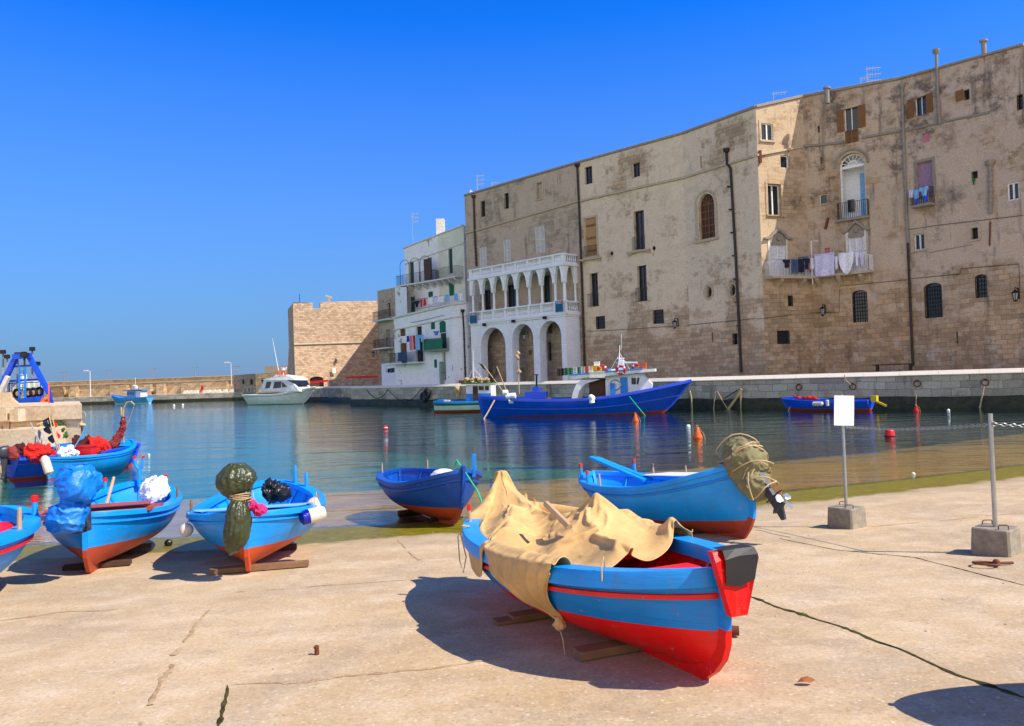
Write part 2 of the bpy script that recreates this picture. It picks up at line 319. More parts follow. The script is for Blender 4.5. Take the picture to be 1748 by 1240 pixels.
# ================================================================== GROUND, WATER
def ground_mat():
    t = NT('concrete_ramp'); v = t.co(); g = t.new('ShaderNodeNewGeometry'); sx = t.new('ShaderNodeSeparateXYZ'); t.link(g.outputs['Position'], sx.inputs[0])
    X, Y, Z = sx.outputs
    big = t.noise(v, .45, 7, .6); mid = t.noise(v, 2.3, 7, .65); fine = t.noise(v, 38, 5, .7)
    c = t.mix(t.ramp(big, [(.34, 0.), (.66, 1.)]), (.52, .365, .20), (.61, .445, .26))
    c = t.mix(t.ramp(mid, [(.45, 0.), (.72, 1.)]), c, (.68, .53, .36))
    c = t.mix(t.math('MULTIPLY', t.ramp(t.noise(v, 1.1, 9, .72), [(.50, 0.), (.64, 1.)]), .5), c, (.36, .27, .18))
    c = t.mix(t.math('MULTIPLY', t.ramp(t.noise(t.co(scale=(1, 1.8, 1), rot=(0, 0, -.3)), .38, 8, .68), [(.50, 0.), (.60, 1.)]), .38), c, (.38, .29, .20))
    c = t.mix(t.math('MULTIPLY', t.ramp(t.noise(t.co(scale=(1, 3.2, 1), rot=(0, 0, .5)), 1.7, 8, .7), [(.55, 0.), (.7, 1.)]), .35), c, (.40, .23, .13))
    vo = t.new('ShaderNodeTexVoronoi'); t.link(v, vo.inputs['Vector']); vo.inputs['Scale'].default_value = 34
    vc = t.new('ShaderNodeSeparateXYZ'); t.link(vo.outputs['Color'], vc.inputs[0])
    peb = t.math('MULTIPLY', t.ramp(vo.outputs['Distance'], [(.25, 1.), (.45, 0.)]), t.ramp(vc.outputs[0], [(.60, 0.), (.66, 1.)]))
    c = t.mix(t.math('MULTIPLY', peb, .5), c, t.mix(vc.outputs[1], (.2, .13, .09), (.85, .78, .66)))
    pits = t.ramp(t.noise(v, 60, 4, .8), [(.66, 0.), (.74, 1.)]); c = t.mix(t.math('MULTIPLY', pits, .6), c, (.17, .11, .07))
    # paint spatters
    for sc, off, col in ((1.9, 3.1, (.05, .16, .42)), (1.6, 8.7, (.5, .12, .08)), (1.2, 5.2, (.12, .26, .12))):
        mp = t.co(scale=(1, 1, 1)); ad = t.new('ShaderNodeVectorMath'); t.link(mp, ad.inputs[0]); ad.inputs[1].default_value = (off * 7, off, 0)
        c = t.mix(t.math('MULTIPLY', t.ramp(t.noise(ad.outputs[0], sc, 9, .8), [(.715, 0.), (.75, 1.)]), .5), c, col)
    c = t.mix(.7, c, t.mix(t.ramp(fine, [(.3, 0.), (.7, 1.)]), .62, 1.12), 'MULTIPLY')
    # wet and weed band at the waterline (height, broken by noise)
    zz = t.math('ADD', Z, t.math('MULTIPLY', t.math('SUBTRACT', t.noise(v, 1.3, 7, .7), .5), .09))
    damp = t.ramp(zz, [(.12, 1.), (.19, 0.)])
    c = t.mix(t.math('MULTIPLY', damp, .45), c, (.30, .22, .12))
    alg = t.ramp(zz, [(.105, 1.), (.125, 0.)])
    ac = t.mix(t.ramp(t.noise(v, 7, 7, .75), [(.35, 0.), (.65, 1.)]), (.07, .065, .002), (.33, .24, .008))
    ac = t.mix(t.ramp(t.noise(v, 2.2, 6, .7), [(.4, 0.), (.6, 1.)]), ac, (.17, .15, .003))
    c = t.mix(alg, c, ac)
    und = t.ramp(Z, [(-.03, 1.), (.0, 0.)]) if False else t.math('LESS_THAN', zz, -.02)
    sand = t.mix(t.ramp(t.noise(v, .7, 7, .7), [(.35, 0.), (.68, 1.)]), (.46, .24, .05), (.70, .42, .12))
    c = t.mix(und, c, sand)
    mr = t.new('ShaderNodeMapRange'); t.link(t.math('ADD', Z, t.math('MULTIPLY', t.math('SUBTRACT', t.noise(v, .25, 6, .65), .5), .5)), mr.inputs[0])
    for i, x in enumerate((-.45, -.8, 0., 1.)): mr.inputs[i + 1].default_value = x
    c = t.mix(mr.outputs[0], c, (.0, .20, .185))
    t.color(c)
    h = t.math('ADD', t.math('MULTIPLY', mid, .6), t.math('MULTIPLY', fine, .18)); h = t.math('SUBTRACT', h, t.math('MULTIPLY', pits, .15))
    t.bump(h, .55, .035)
    rr = t.mix(alg, .93, .45); t.link(rr, t.b.inputs['Roughness']); m = t.done(.9, 0, .3); return m
GM = ground_mat()
xs = sorted(set([round(-30 + i * .6, 3) for i in range(101)] + [-400, -150, -80, -50, 50, 80, 150, 400]))
ys = [-60, -30, -15] + [round(-8 + i * .6, 3) for i in range(84)] + [46, 60, 90, 150, 300, 800, 3000]
b = MB(); rows = []
for y in ys: rows.append([Vector((x, y, zg(x, y))) for x in xs])
b.loft(rows); tag(b.build('ground', GM, smooth=True), kind='structure')

t = NT('sea_water')
v = t.co('Object', scale=(.55, 1.5, 1)); v2 = t.co('Object', scale=(.9, 2.6, 1), rot=(0, 0, .25))
h = t.math('ADD', t.noise(v, .9, 3, .5, .4), t.math('MULTIPLY', t.noise(v2, 3.4, 3, .55, .3), .42))
bp = t.new('ShaderNodeBump'); bp.inputs['Strength'].default_value = .42; bp.inputs['Distance'].default_value = .05; t.link(h, bp.inputs['Height'])
bp2 = t.new('ShaderNodeBump'); bp2.inputs['Strength'].default_value = .32; bp2.inputs['Distance'].default_value = .22; t.link(t.noise(t.co('Object', scale=(.16, .62, 1), rot=(0, 0, -.08)), .9, 3, .5, .5), bp2.inputs['Height']); t.link(bp2.outputs[0], bp.inputs['Normal'])
fr = t.new('ShaderNodeFresnel'); fr.inputs['IOR'].default_value = 1.42; t.link(bp.outputs[0], fr.inputs['Normal'])
gl = t.new('ShaderNodeBsdfGlossy'); gl.inputs['Roughness'].default_value = .02; gl.inputs['Color'].default_value = (.82, .97, 1, 1); t.link(bp.outputs[0], gl.inputs['Normal'])
tr = t.new('ShaderNodeBsdfTransparent'); tr.inputs['Color'].default_value = (.90, .93, .82, 1)
mx = t.new('ShaderNodeMixShader'); t.link(t.math('MINIMUM', t.math('ADD', t.math('MULTIPLY', fr.outputs[0], 1.15), .0), 1.), mx.inputs[0]); t.link(tr.outputs[0], mx.inputs[1]); t.link(gl.outputs[0], mx.inputs[2]); t.link(mx.outputs[0], t.out.inputs['Surface'])
t.n.remove(t.b); MATS['sea_water'] = t.m
b = MB(); b.loft([[Vector((x, y, 0)) for x in (-3000, -60, 0, 60, 3000)] for y in (5, 40, 120, 6000)]); tag(b.build('water', 'sea_water'), kind='structure')

# joints and cracks in the ramp: raised ragged edges with a dark weedy seam
t = NT('seam'); v = t.co(); t.color(t.mix(t.ramp(t.noise(v, 9, 5, .7), [(.4, 0.), (.62, 1.)]), (.035, .028, .015), (.10, .09, .025))); t.bump(t.noise(v, 40), .6, .02); SEAM = t.done(.95, 0, .1)
t = NT('seam_brown'); v = t.co(); t.color(t.mix(t.ramp(t.noise(v, 12, 5, .7), [(.4, 0.), (.62, 1.)]), (.36, .235, .13), (.52, .38, .23))); t.bump(t.noise(v, 40), .8, .02); SEAMB = t.done(.95, 0, .1)
def crack(pix, wd, mat, gap=0., jit=.03, seed=0):
    P = [gp(*q) for q in pix]; b = MB(); pts = []
    for i in range(len(P) - 1):
        n = max(2, int((P[i + 1] - P[i]).length / .045))
        for k in range(n + (i == len(P) - 2)): pts.append(P[i].lerp(P[i + 1], k / n))
    segs = [[]]
    for i, p in enumerate(pts):
        q = Vector((p.x + nz(i * .13, seed) * jit * 2, p.y + nz(i * .13, seed + 9) * jit * 2 + nz(i * .7, seed) * jit * .5, 0))
        w_ = wd * (.35 + 1.3 * abs(nz(i * .31, seed + 4)) * 1.6 + .3 * abs(nz(i * 1.3, seed)))
        if gap and nz(i * .12, seed + 20) < -.25 + (1 - gap) * .3: 
            if segs[-1]: segs.append([])
            continue
        dirv = (pts[min(i + 1, len(pts) - 1)] - pts[max(i - 1, 0)]); nn = Vector((-dirv.y, dirv.x, 0)).normalized()
        segs[-1].append((q, nn, w_ * min(1, (i + 1) / 4, (len(pts) - i) / 4)))
    for sg in segs:
        if len(sg) < 2: continue
        rows = []
        for q, nn, w_ in sg:
            row = []
            for e, dz in ((-1, .003), (-.5, .006), (0, .005), (.5, .006), (1, .003)):
                r = q + nn * w_ * e * .5; row.append(Vector((r.x, r.y, zg(r.x, r.y) + dz + (.001 * nz(r.x * 30, r.y * 30)))))
            rows.append(row)
        b.loft(rows)
    tag(b.build('ground_seam', mat, smooth=True), kind='structure')
crack([(1268, 1016), (1340, 1040), (1470, 1083), (1560, 1120), (1640, 1155), (1760, 1196)], .045, SEAM, jit=.02)
crack([(388, 1170), (382, 1205), (372, 1245)], .035, SEAM, seed=5, jit=.008)
crack([(360, 1040), (335, 1065), (300, 1120), (272, 1170), (240, 1240)], .05, SEAMB, .7, seed=6, jit=.015)
crack([(395, 1170), (500, 1166), (620, 1152), (740, 1142), (870, 1120)], .035, SEAMB, .8, seed=7)
crack([(0, 1060), (90, 1048), (200, 1040)], .06, SEAMB, .9, seed=8)
crack([(400, 1012), (560, 1000), (700, 990)], .03, SEAMB, .6, seed=9)
crack([(676, 918), (700, 945), (725, 965)], .04, SEAMB, .8, seed=10)
crack([(1330, 920), (1430, 940), (1560, 952), (1748, 1000)], .012, SEAM, seed=11, jit=.01)
crack([(1290, 905), (1350, 918)], .05, SEAMB, seed=12)
crack([(1480, 900), (1600, 890), (1748, 875)], .03, SEAMB, .5, seed=13)

# ================================================================== WALL GEOMETRY HELPERS
def hit(A, B, px, py):
    """photo pixel -> (s, z) on the vertical plane through plan points A, B"""
    r = ray(px, py); ax, ay = B[0] - A[0], B[1] - A[1]; L = math.hypot(ax, ay); ux, uy = ax / L, ay / L
    # (r.x k, r.y k) = A + s u
    det = r.x * (-uy) + ux * r.y; k = (A[0] * (-uy) + ux * A[1]) / det
    s_ = (r.x * k - A[0]) * ux + (r.y * k - A[1]) * uy
    return s_, EYE + r.z * k
class Plane:
    def __init__(s, A, B):
        s.A = Vector((A[0], A[1], 0)); s.B = Vector((B[0], B[1], 0)); s.u = (s.B - s.A).normalized(); s.L = (s.B - s.A).length
        n = Vector((s.u.y, -s.u.x, 0)); s.n = n if n.y < 0 or (n.dot(-s.A) > 0) else -n
        if s.n.dot(-(s.A + s.B) / 2) < 0: s.n = -s.n
    def p(s, a, z, out=0.): return s.A + s.u * a + Vector((0, 0, z)) + s.n * out
    def hit(s, px, py): return hit(s.A, s.B, px, py)
    def rect(s, cx, cy, w_, h_):
        s0, _ = s.hit(cx - w_ / 2, cy); s1, _ = s.hit(cx + w_ / 2, cy); _, z1 = s.hit(cx, cy - h_ / 2); _, z0 = s.hit(cx, cy + h_ / 2)
        return min(s0, s1), max(s0, s1), z0, z1
    def box(s, b, s0, s1, z0, z1, o0, o1):
        c = (s.p(s0, z0, o0) + s.p(s1, z1, o1)) / 2
        b.box(c, (abs(s1 - s0), abs(o1 - o0), abs(z1 - z0)), math.atan2(s.u.y, s.u.x))
def outline(s0, s1, z0, z1, arch):
    if arch is None: return [(s0, z0), (s1, z0), (s1, z1), (s0, z1)]
    c = (s0 + s1) / 2; r = (s1 - s0) / 2
    if arch == 'oval': return [(c + r * math.cos(a * PI / 10), (z0 + z1) / 2 + (z1 - z0) / 2 * math.sin(a * PI / 10)) for a in range(20)]
    if arch == 'flat': rise = r * .45
    elif arch == 'point': rise = r * 1.5
    else: rise = r
    rise = min(rise, (z1 - z0) * .6); zs = z1 - rise; pts = [(s0, z0), (s1, z0)]
    N = 9
    for i in range(N + 1):
        if arch == 'point':
            k = i / N
            if k <= .5: a = k * 2; x = 1 - (a ** 1.0) * 1.0; y = math.sqrt(max(0, 1 - (1 - a) ** 2)) ** .9; pts.append((c + r * (1 - a ** 1.55), zs + rise * (a ** .78)))
            else: a = (1 - k) * 2; pts.append((c - r * (1 - a ** 1.55), zs + rise * (a ** .78)))
        else: a = PI * i / N; pts.append((c + r * math.cos(a), zs + rise * math.sin(a)))
    return pts
def holed(b, pl, outer, holes, depth=.3, out=0., reveal=True, mi=0, rmi=0, batter=None):
    """wall face on plane pl: outer outline [(s,z)], holes list of outlines; reveals go inwards"""
    loops = [[Vector((q[0], q[1], 0)) for q in outer]] + [[Vector((q[0], q[1], 0)) for q in h_] for h_ in holes]
    tri = tessellate_polygon(loops); flat = [q for l in loops for q in l]
    off = (lambda z: out) if batter is None else batter
    vs = [pl.p(q.x, q.y, off(q.y)) for q in flat]
    fs = []
    for tr_ in tri:
        a, b_, c = [vs[i] for i in tr_]; n_ = (b_ - a).cross(c - a)
        if n_.length < 1e-9: continue
        fs.append(tuple(tr_) if n_.dot(pl.n) > 0 else tuple(tr_[::-1]))
    b.add(vs, fs, mi)
    if reveal:
        for h_ in holes:
            n = len(h_)
            for i in range(n):
                p, q = h_[i], h_[(i + 1) % n]
                b.poly([pl.p(p[0], p[1], off(p[1])), pl.p(q[0], q[1], off(q[1])), pl.p(q[0], q[1], off(q[1]) - depth), pl.p(p[0], p[1], off(p[1]) - depth)], rmi)
def bars(b, pl, s0, s1, z0, z1, o, step=.14, r=.012, cross=0):
    n = max(1, round((s1 - s0) / step))
    for i in range(n + 1):
        a = s0 + (s1 - s0) * i / n; b.bar(pl.p(a, z0, o), pl.p(a, z1, o), r * 2)
    for k in range(cross + 2):
        z = z0 + (z1 - z0) * k / (cross + 1); b.bar(pl.p(s0, z, o + .004), pl.p(s1, z, o + .004), r * 2.4)
FR = dict(white='white', wood='brown_dark', iron='iron', green='green_shutter')
def window(root, org, pl, o, kind, dp=.3):
    """o = outline extents; the window part holds pane, frame, bars, shutters"""
    s0, s1, z0, z1, arch = o; D = -dp; H = z1 - z0; W = s1 - s0
    ol = outline(s0, s1, z0, z1, arch)
    def B(fn, nm, mat, par, **k):
        b = MB(); fn(b); return b.build(nm, mat, par, origin=org, **k)
    pane = {'board': 'board', 'curtain': 'curtain', 'shut_gray': 'gray_shutter', 'shut_white': 'cloth_lilac', 'green': 'green_shutter', 'brown': 'brown_dark', 'gray': 'stone_gray', 'light': 'stone_trim', 'dark_green': 'dark_green', 'arch_wood': 'brown_dark', 'pink': 'cloth_pink'}.get(kind, MP)
    door = kind in ('board', 'shut_gray', 'shut_white', 'green', 'brown', 'dark_green', 'gray')
    base = B(lambda b: b.poly([pl.p(a, z, D + .01) for a, z in ol]), 'door' if H > 1.9 and door else 'window', pane, root)
    fw = .07 if W > .5 else .045
    if kind in ('white', 'white1', 'shut_white'):
        def fn(b):
            for a, c, d, e in ((s0, s0 + fw, z0, z1), (s1 - fw, s1, z0, z1), (s0 + fw, s1 - fw, z0, z0 + fw), (s0 + fw, s1 - fw, z1 - fw, z1)): pl.box(b, a, c, d, e, D + .02, D + .09)
            if kind != 'white1': m = (s0 + s1) / 2; pl.box(b, m - fw * .7, m + fw * .7, z0 + fw, z1 - fw, D + .02, D + .1)
        B(fn, 'frame', 'white', base)
    if kind in ('shut_gray', 'shut_white', 'green', 'brown', 'board'):
        def fn(b):
            n = max(3, int(H / .11)); m = (s0 + s1) / 2
            for side in ((s0 + fw, m - .02), (m + .02, s1 - fw)):
                if kind == 'board': 
                    for k in range(3): z = z0 + H * (.15 + .33 * k); pl.box(b, side[0], side[1], z - .08, z + .08, D + .02, D + .06)
                    continue
                for k in range(n):
                    z = z0 + fw + (H - 2 * fw) * (k + .5) / n; pl.box(b, side[0] + .02, side[1] - .02, z - .032, z + .02, D + .02, D + .045)
                for a in (side[0], side[1]): pl.box(b, a - .03, a + .03, z0, z1, D + .02, D + .06)
                pl.box(b, side[0], side[1], z0 + H * .48, z0 + H * .52, D + .046, D + .065)
        B(fn, 'shutter', {'shut_gray': 'offwhite', 'shut_white': 'white', 'green': 'green_shutter', 'brown': 'brown_shutter', 'board': 'brown_shutter'}[kind], base)
    if kind in ('dark',):
        def fn(b):
            for a, c, d, e in ((s0, s0 + .05, z0, z1), (s1 - .05, s1, z0, z1), ((s0 + s1) / 2 - .03, (s0 + s1) / 2 + .03, z0, z1), (s0, s1, z1 - .06, z1)): pl.box(b, a, c, d, e, D + .02, D + .06)
        B(fn, 'frame', 'pipe_dark', base)
    if kind in ('grid', 'arch_grid'):
        def fn(b): bars(b, pl, s0 + .01, s1 - .01, z0 + .01, (z1 if arch is None else z1 - W * .2), -.07, .16, .014, max(1, int(H / .3)))
        B(fn, 'grille', 'iron', base)
    if kind == 'arch_wood':
        def fn(b):
            zs = z1 - W / 2; m = (s0 + s1) / 2
            for a in (s0 + .05, m, s1 - .05): pl.box(b, a - .04, a + .04, z0, zs, D + .02, D + .08)
            for a in (m - W * .23, m + W * .23): pl.box(b, a - .02, a + .02, z0, zs, D + .02, D + .06)
            for k in range(6): z = z0 + (zs - z0) * k / 5; pl.box(b, s0, s1, z - .035, z + .035, D + .025, D + .07)
            for k in range(1, 5): a = PI * k / 5; b.bar(pl.p(m, zs, D + .05), pl.p(m + W / 2 * math.cos(a), zs + W / 2 * math.sin(a), D + .05), .05)
        B(fn, 'frame', 'brown_shutter', base)
    if kind == 'open_brown':
        def fn1(b, sg):
            if 1:
                a = s0 - .02 if sg < 0 else s1 + .02; e = a + sg * W * .5
                pl.box(b, a, e, z0, z1, .03, .08)
                for k in range(int(H / .12)): z = z0 + .08 + k * .12; pl.box(b, min(a, e) + .05, max(a, e) - .05, z, z + .03, .081, .1)
        B(lambda b: fn1(b, -1), 'shutter', 'brown_shutter', base); B(lambda b: fn1(b, 1), 'shutter', 'brown_shutter', base)
        B(lambda b: [pl.box(b, a - .03, a + .03, z0, z1, D + .02, D + .07) for a in (s0 + .03, (s0 + s1) / 2, s1 - .03)], 'frame', 'white' if W > .8 else 'brown_dark', base)
    return base
def sill(root, org, pl, o, w_=.1, mat='stone_trim', head=True):
    s0, s1, z0, z1, arch = o; b = MB(); pl.box(b, s0 - .15, s1 + .15, z0 - .12, z0, .003, .12)
    if head:
        pl.box(b, s0 - .18, s0, z0, z1 + .18, .002, .05); pl.box(b, s1, s1 + .18, z0, z1 + .18, .002, .05); pl.box(b, s0, s1, z1, z1 + .18, .002, .05)
    return b.build('window_surround', mat, root, origin=org)
def rail(root, org, pl, s0, s1, z0, h_, o=.12, mat='iron', step=.13, name='railing'):
    b = MB(); bars(b, pl, s0, s1, z0, z0 + h_, o, step, .011, 0)
    for a in (s0, s1): b.bar(pl.p(a, z0 + h_, o), pl.p(a, z0 + h_, 0), .025); b.bar(pl.p(a, z0 + .02, o), pl.p(a, z0 + .02, 0), .025)
    return b.build(name, mat, root, origin=org)
def balcony(root, org, pl, s0, s1, z0, out, h_, mat='iron', slab='stone_trim', step=.14, brackets=0, rmat=None):
    b = MB(); pl.box(b, s0, s1, z0 - .16, z0, .003, out)
    for i in range(brackets):
        a = s0 + (s1 - s0) * (i + .5) / brackets
        b.prism([pl.p(a - .13, z0 - .16, .003), pl.p(a - .13, z0 - .16, out * .8), pl.p(a - .13, z0 - .32, out * .75), pl.p(a - .13, z0 - .75, .003)], pl.u * .26)
    bal = b.build('balcony', slab, root, origin=org); b = MB()
    bars(b, pl, s0 + .04, s1 - .04, z0, z0 + h_, out - .05, step, .012)
    n = max(1, int(out / step))
    for a in (s0 + .04, s1 - .04):
        for k in range(n): b.bar(pl.p(a, z0, (out - .05) * k / n + .01), pl.p(a, z0 + h_, (out - .05) * k / n + .01), .022)
        b.bar(pl.p(a, z0 + h_, 0), pl.p(a, z0 + h_, out - .05), .03)
    b.build('railing', mat, bal, origin=org); return bal
def pipe(root, org, pl, pix, r=.07, out=.1, mat='pipe_dark', funnel=True, nm='drainpipe'):
    b = MB(); P = [pl.p(*pl.hit(*q), out) for q in pix]; b.tube(P, r, 8)
    z = P[0].z
    for i in range(1, 9):
        k = i / 9; tot = P[0].lerp(P[-1], k) if len(P) == 2 else P[min(len(P) - 1, 1)].lerp(P[-1], k)
        b.tube([tot + Vector((0, 0, .04)), tot - Vector((0, 0, .04))], r * 1.3, 8)
    if funnel: b.tube([P[0] + Vector((0, 0, .25)), P[0] + Vector((0, 0, .05)), P[0] - Vector((0, 0, .1))], [r * 2.6, r * 2.4, r], 8)
    return b.build(nm, mat, root, smooth=True, origin=org)
def course(root, org, pl, pts, out=.12, h_=.14, mat='stone_trim', nm='string_course'):
    b = MB()
    for i in range(len(pts) - 1):
        (a, z), (c, y) = pts[i], pts[i + 1]
        P = [pl.p(a, z - h_ / 2, .002), pl.p(a, z - h_ / 2 + .03, out), pl.p(a, z + h_ / 2, out), pl.p(a, z + h_ / 2 + .05, .002)]
        Q = [pl.p(c, y - h_ / 2, .002), pl.p(c, y - h_ / 2 + .03, out), pl.p(c, y + h_ / 2, out), pl.p(c, y + h_ / 2 + .05, .002)]
        b.loft([P, Q], True); b.poly(P); b.poly(Q[::-1])
    return b.build(nm, mat, root, origin=org)
def body(b, front, zt, z0, back, mi=0, tops=None):
    """sides, back and roof of a building whose front runs through plan points `front` (left to right); back = offset vector"""
    bk = Vector((back[0], back[1], 0)); P = [Vector((q[0], q[1], 0)) for q in front]; Z = lambda p, z: Vector((p.x, p.y, z))
    l, r = P[0], P[-1]
    b.poly([Z(l, z0), Z(l, zt[0]), Z(l + bk, zt[0]), Z(l + bk, z0)], mi); b.poly([Z(r, z0), Z(r + bk, z0), Z(r + bk, zt[-1]), Z(r, zt[-1])], mi)
    for i in range(len(P) - 1):
        a, c = P[i], P[i + 1]
        b.poly([Z(a + bk, z0), Z(a + bk, zt[i]), Z(c + bk, zt[i + 1]), Z(c + bk, z0)], mi)
        b.poly([Z(a + bk * .04, zt[i] - .6), Z(c + bk * .04, zt[i + 1] - .6), Z(c + bk, zt[i + 1] - .6), Z(a + bk, zt[i] - .6)], mi)
        b.poly([Z(a, zt[i]), Z(c, zt[i + 1]), Z(c + bk * .04, zt[i + 1]), Z(a + bk * .04, zt[i])], mi); b.poly([Z(a + bk * .04, zt[i]), Z(c + bk * .04, zt[i + 1]), Z(c + bk * .04, zt[i + 1] - .6), Z(a + bk * .04, zt[i] - .6)], mi)
# ================================================================== HARBOUR BUILDINGS
QZ = 2.1
wall('wall_plaster_pale', (.60, .49, .35), (.68, .57, .42), (.46, .35, .23), mask=(.49, .57), stain=.64, lowz=(3, 9))
wall('wall_gray_rough', (.43, .35, .26), (.53, .43, .31), (.40, .32, .23), mask=(.46, .56), stain=.60, lowz=(3, 9))
wall('wall_weathered', (.58, .43, .28), (.46, .38, .30), (.46, .32, .19), mask=(.47, .55), stain=.57, lowz=(4, 10), bw=.6, bh=.33, highz=(13, 20))
wall('wall_weathered_far', (.57, .41, .27), (.50, .42, .34), (.44, .32, .2), mask=(.47, .56), stain=.575, lowz=(3, 9), bw=.62, bh=.31, highz=(14, 20))
wall('wall_lit_face', (.55, .42, .28), (.48, .37, .26), (.46, .33, .2), mask=(.47, .55), stain=.60, lowz=(4, 10), highz=(17, 24))
wall('wall_whitewash', (.74, .79, .83), (.80, .83, .85), (.46, .4, .32), mask=(.58, .61), stain=.72, stainc=(.2, .18, .15), bumps=.25)
wall('wall_cream', (.62, .65, .5), (.66, .68, .55), (.45, .4, .32), mask=(.7, .8), stain=.74, bumps=.2)
wall('wall_loggia', (.78, .83, .86), (.82, .86, .88), (.5, .48, .42), mask=(.78, .85), stain=.80, stainc=(.35, .35, .33), bumps=.15)
wall('wall_beige', (.42, .35, .25), (.46, .39, .29), (.4, .3, .2), mask=(.6, .75), stain=.66, bumps=.3)
wall('wall_tower', (.60, .42, .28), (.53, .37, .25), (.60, .42, .28), bw=.5, bh=.26, mask=(.2, .35), stain=.70, bumps=.9)
wall('wall_breakwater', (.56, .40, .24), (.50, .36, .21), (.54, .38, .22), bw=.8, bh=.4, mask=(.2, .4), stain=.66, bumps=.8)
wall('wall_quay', (.46, .42, .36), (.40, .36, .31), (.46, .41, .34), bw=.95, bh=.42, mask=(.25, .4), stain=.58, stainc=(.07, .075, .03), bumps=.9)
wall('wall_pier', (.58, .44, .29), (.62, .49, .34), (.57, .43, .28), bw=1.6, bh=.55, mask=(.5, .6), stain=.64, stainc=(.2, .14, .08), bumps=.6)
def V(px, py, d): q = at(px, py, d); return Vector((q.x, q.y, q.z))
R1 = V(1748, 78, 47.0); R2 = V(1540, 135, 53.2); R3 = V(1370, 166, 57.8); R4 = V(1290, 184, 56.4); R5 = V(1165, 229, 62.2); R6 = V(985, 279, 69.8); R7 = V(793, 335, 80.8)
R0 = R1 + (R1 - R2).normalized() * 2.6; R0.z = R1.z + 1.2
BACK = (9, 9)
def facade(root, b, A, B_, zA, zB, holes, mi=0, depth=.3, z0=QZ - .3):
    pl = Plane(A, B_); holed(b, pl, [(0, z0), (pl.L, z0), (pl.L, zB), (0, zA)], [outline(*h_) for h_ in holes], depth, mi=mi); return pl
class Bld:
    def __init__(s, name, label, pts, cat='building'):
        s.pts = pts; s.org = Vector((pts[0].x, pts[0].y, QZ)); s.root = empty(name, s.org, label, cat); s.pl = [Plane(pts[i], pts[i + 1]) for i in range(len(pts) - 1)]; s.op = [[] for _ in s.pl]
    def o(s, i, cx, cy, w_, h_, kind=None, arch=None, dp=.3, surr=None, **k):
        s0, s1, z0, z1 = s.pl[i].rect(cx, cy, w_, h_); s0 = max(.03, s0); s1 = min(s.pl[i].L - .03, s1); s.op[i].append(((s0, s1, z0, z1, arch), kind, dp, surr)); return s0, s1, z0, z1
    def finish(s, mats, mis=None, back=BACK, z0=QZ - .3):
        b = MB()
        for i, pl in enumerate(s.pl):
            A, B_ = s.pts[i], s.pts[i + 1]; facade(s.root, b, A, B_, A.z, B_.z, [o[0] for o in s.op[i]], mi=mis[i] if mis else 0, z0=z0, depth=.45)
        body(b, s.pts, [p.z for p in s.pts], z0, back)
        s.wall = b.build('wall', mats, s.root, origin=s.org)
        for i, pl in enumerate(s.pl):
            for o, kind, dp, surr in s.op[i]:
                if kind: 
                    wn = window(s.root, s.org, pl, o, kind, dp)
                    if surr: sill(wn, s.org, pl, o, mat=surr)
        return s
def pediment(root, org, pl, cx, cy, wpx, mat='stone_gray'):
    s0, s1, z0, z1 = pl.rect(cx, cy, wpx, 10); b = MB(); m = (s0 + s1) / 2; W = s1 - s0
    top = [(s0, z0), (s0 + W * .18, z0 + .1), (s0 + W * .32, z0 + .45), (m, z0 + .72), (s1 - W * .32, z0 + .45), (s1 - W * .18, z0 + .1), (s1, z0)]
    low = [(s1, z0 - .14), (s1 - W * .2, z0 - .06), (s1 - W * .34, z0 + .26), (m, z0 + .5), (s0 + W * .34, z0 + .26), (s0 + W * .2, z0 - .06), (s0, z0 - .14)]
    T = [pl.p(a, z, .003) for a, z in top + low]
    for i in range(6):
        b.prism([T[i], T[i + 1], T[12 - i], T[13 - i]], pl.n * .22)
    b.prism([pl.p(s0 + W * .22, z0 - .5, .003), pl.p(s1 - W * .22, z0 - .5, .003), pl.p(s1 - W * .22, z0 - .06, .003), pl.p(m, z0 + .4, .003), pl.p(s0 + W * .22, z0 - .06, .003)], pl.n * .06)
    b.sphere(pl.p(m, z0 - .05, .1), .16, 10, 6)
    return b.build('pediment', mat, root, origin=org)
def lantern(px, py, pl, label, sz=1., side=1):
    a, z = pl.hit(px, py); q = pl.p(a, z, .55 * sz); r = empty('wall_lantern', pl.p(a, z, 0.01), label, 'lantern', 'lanterns on the harbour walls'); o_ = pl.p(a, z, .01)
    b = MB(); b.tube([pl.p(a, z + .1 * sz, .01), pl.p(a, z + .55 * sz, .15 * sz), pl.p(a, z + .62 * sz, .55 * sz), pl.p(a, z + .5 * sz, .56 * sz)], .025 * sz, 6); b.bar(pl.p(a, z - .1 * sz, .02), pl.p(a, z + .6 * sz, .02), .06 * sz); b.bar(pl.p(a, z + .6 * sz, .02), pl.p(a, z + .6 * sz, .5 * sz), .03 * sz); b.build('bracket', 'iron', r, origin=o_)
    b = MB(); c = pl.p(a, z, .56 * sz)
    def rg(zz, rr, n=6): return [c + Vector((math.cos(2 * PI * k / n) * rr, math.sin(2 * PI * k / n) * rr, zz)) * sz for k in range(n)]
    b.loft([rg(.5, .02), rg(.42, .08), rg(.3, .24), rg(.26, .25)], True)
    for k in range(6): b.bar(rg(.27, .2)[k], rg(-.2, .11)[k], .025 * sz)
    b.loft([rg(-.18, .12), rg(-.22, .12), rg(-.3, .03)], True); b.build('lantern_head', 'iron', r, origin=o_)
    b = MB(); b.loft([rg(.26, .17), rg(-.18, .09)], True); b.build('glass', 'gray', r, origin=o_)
    return r
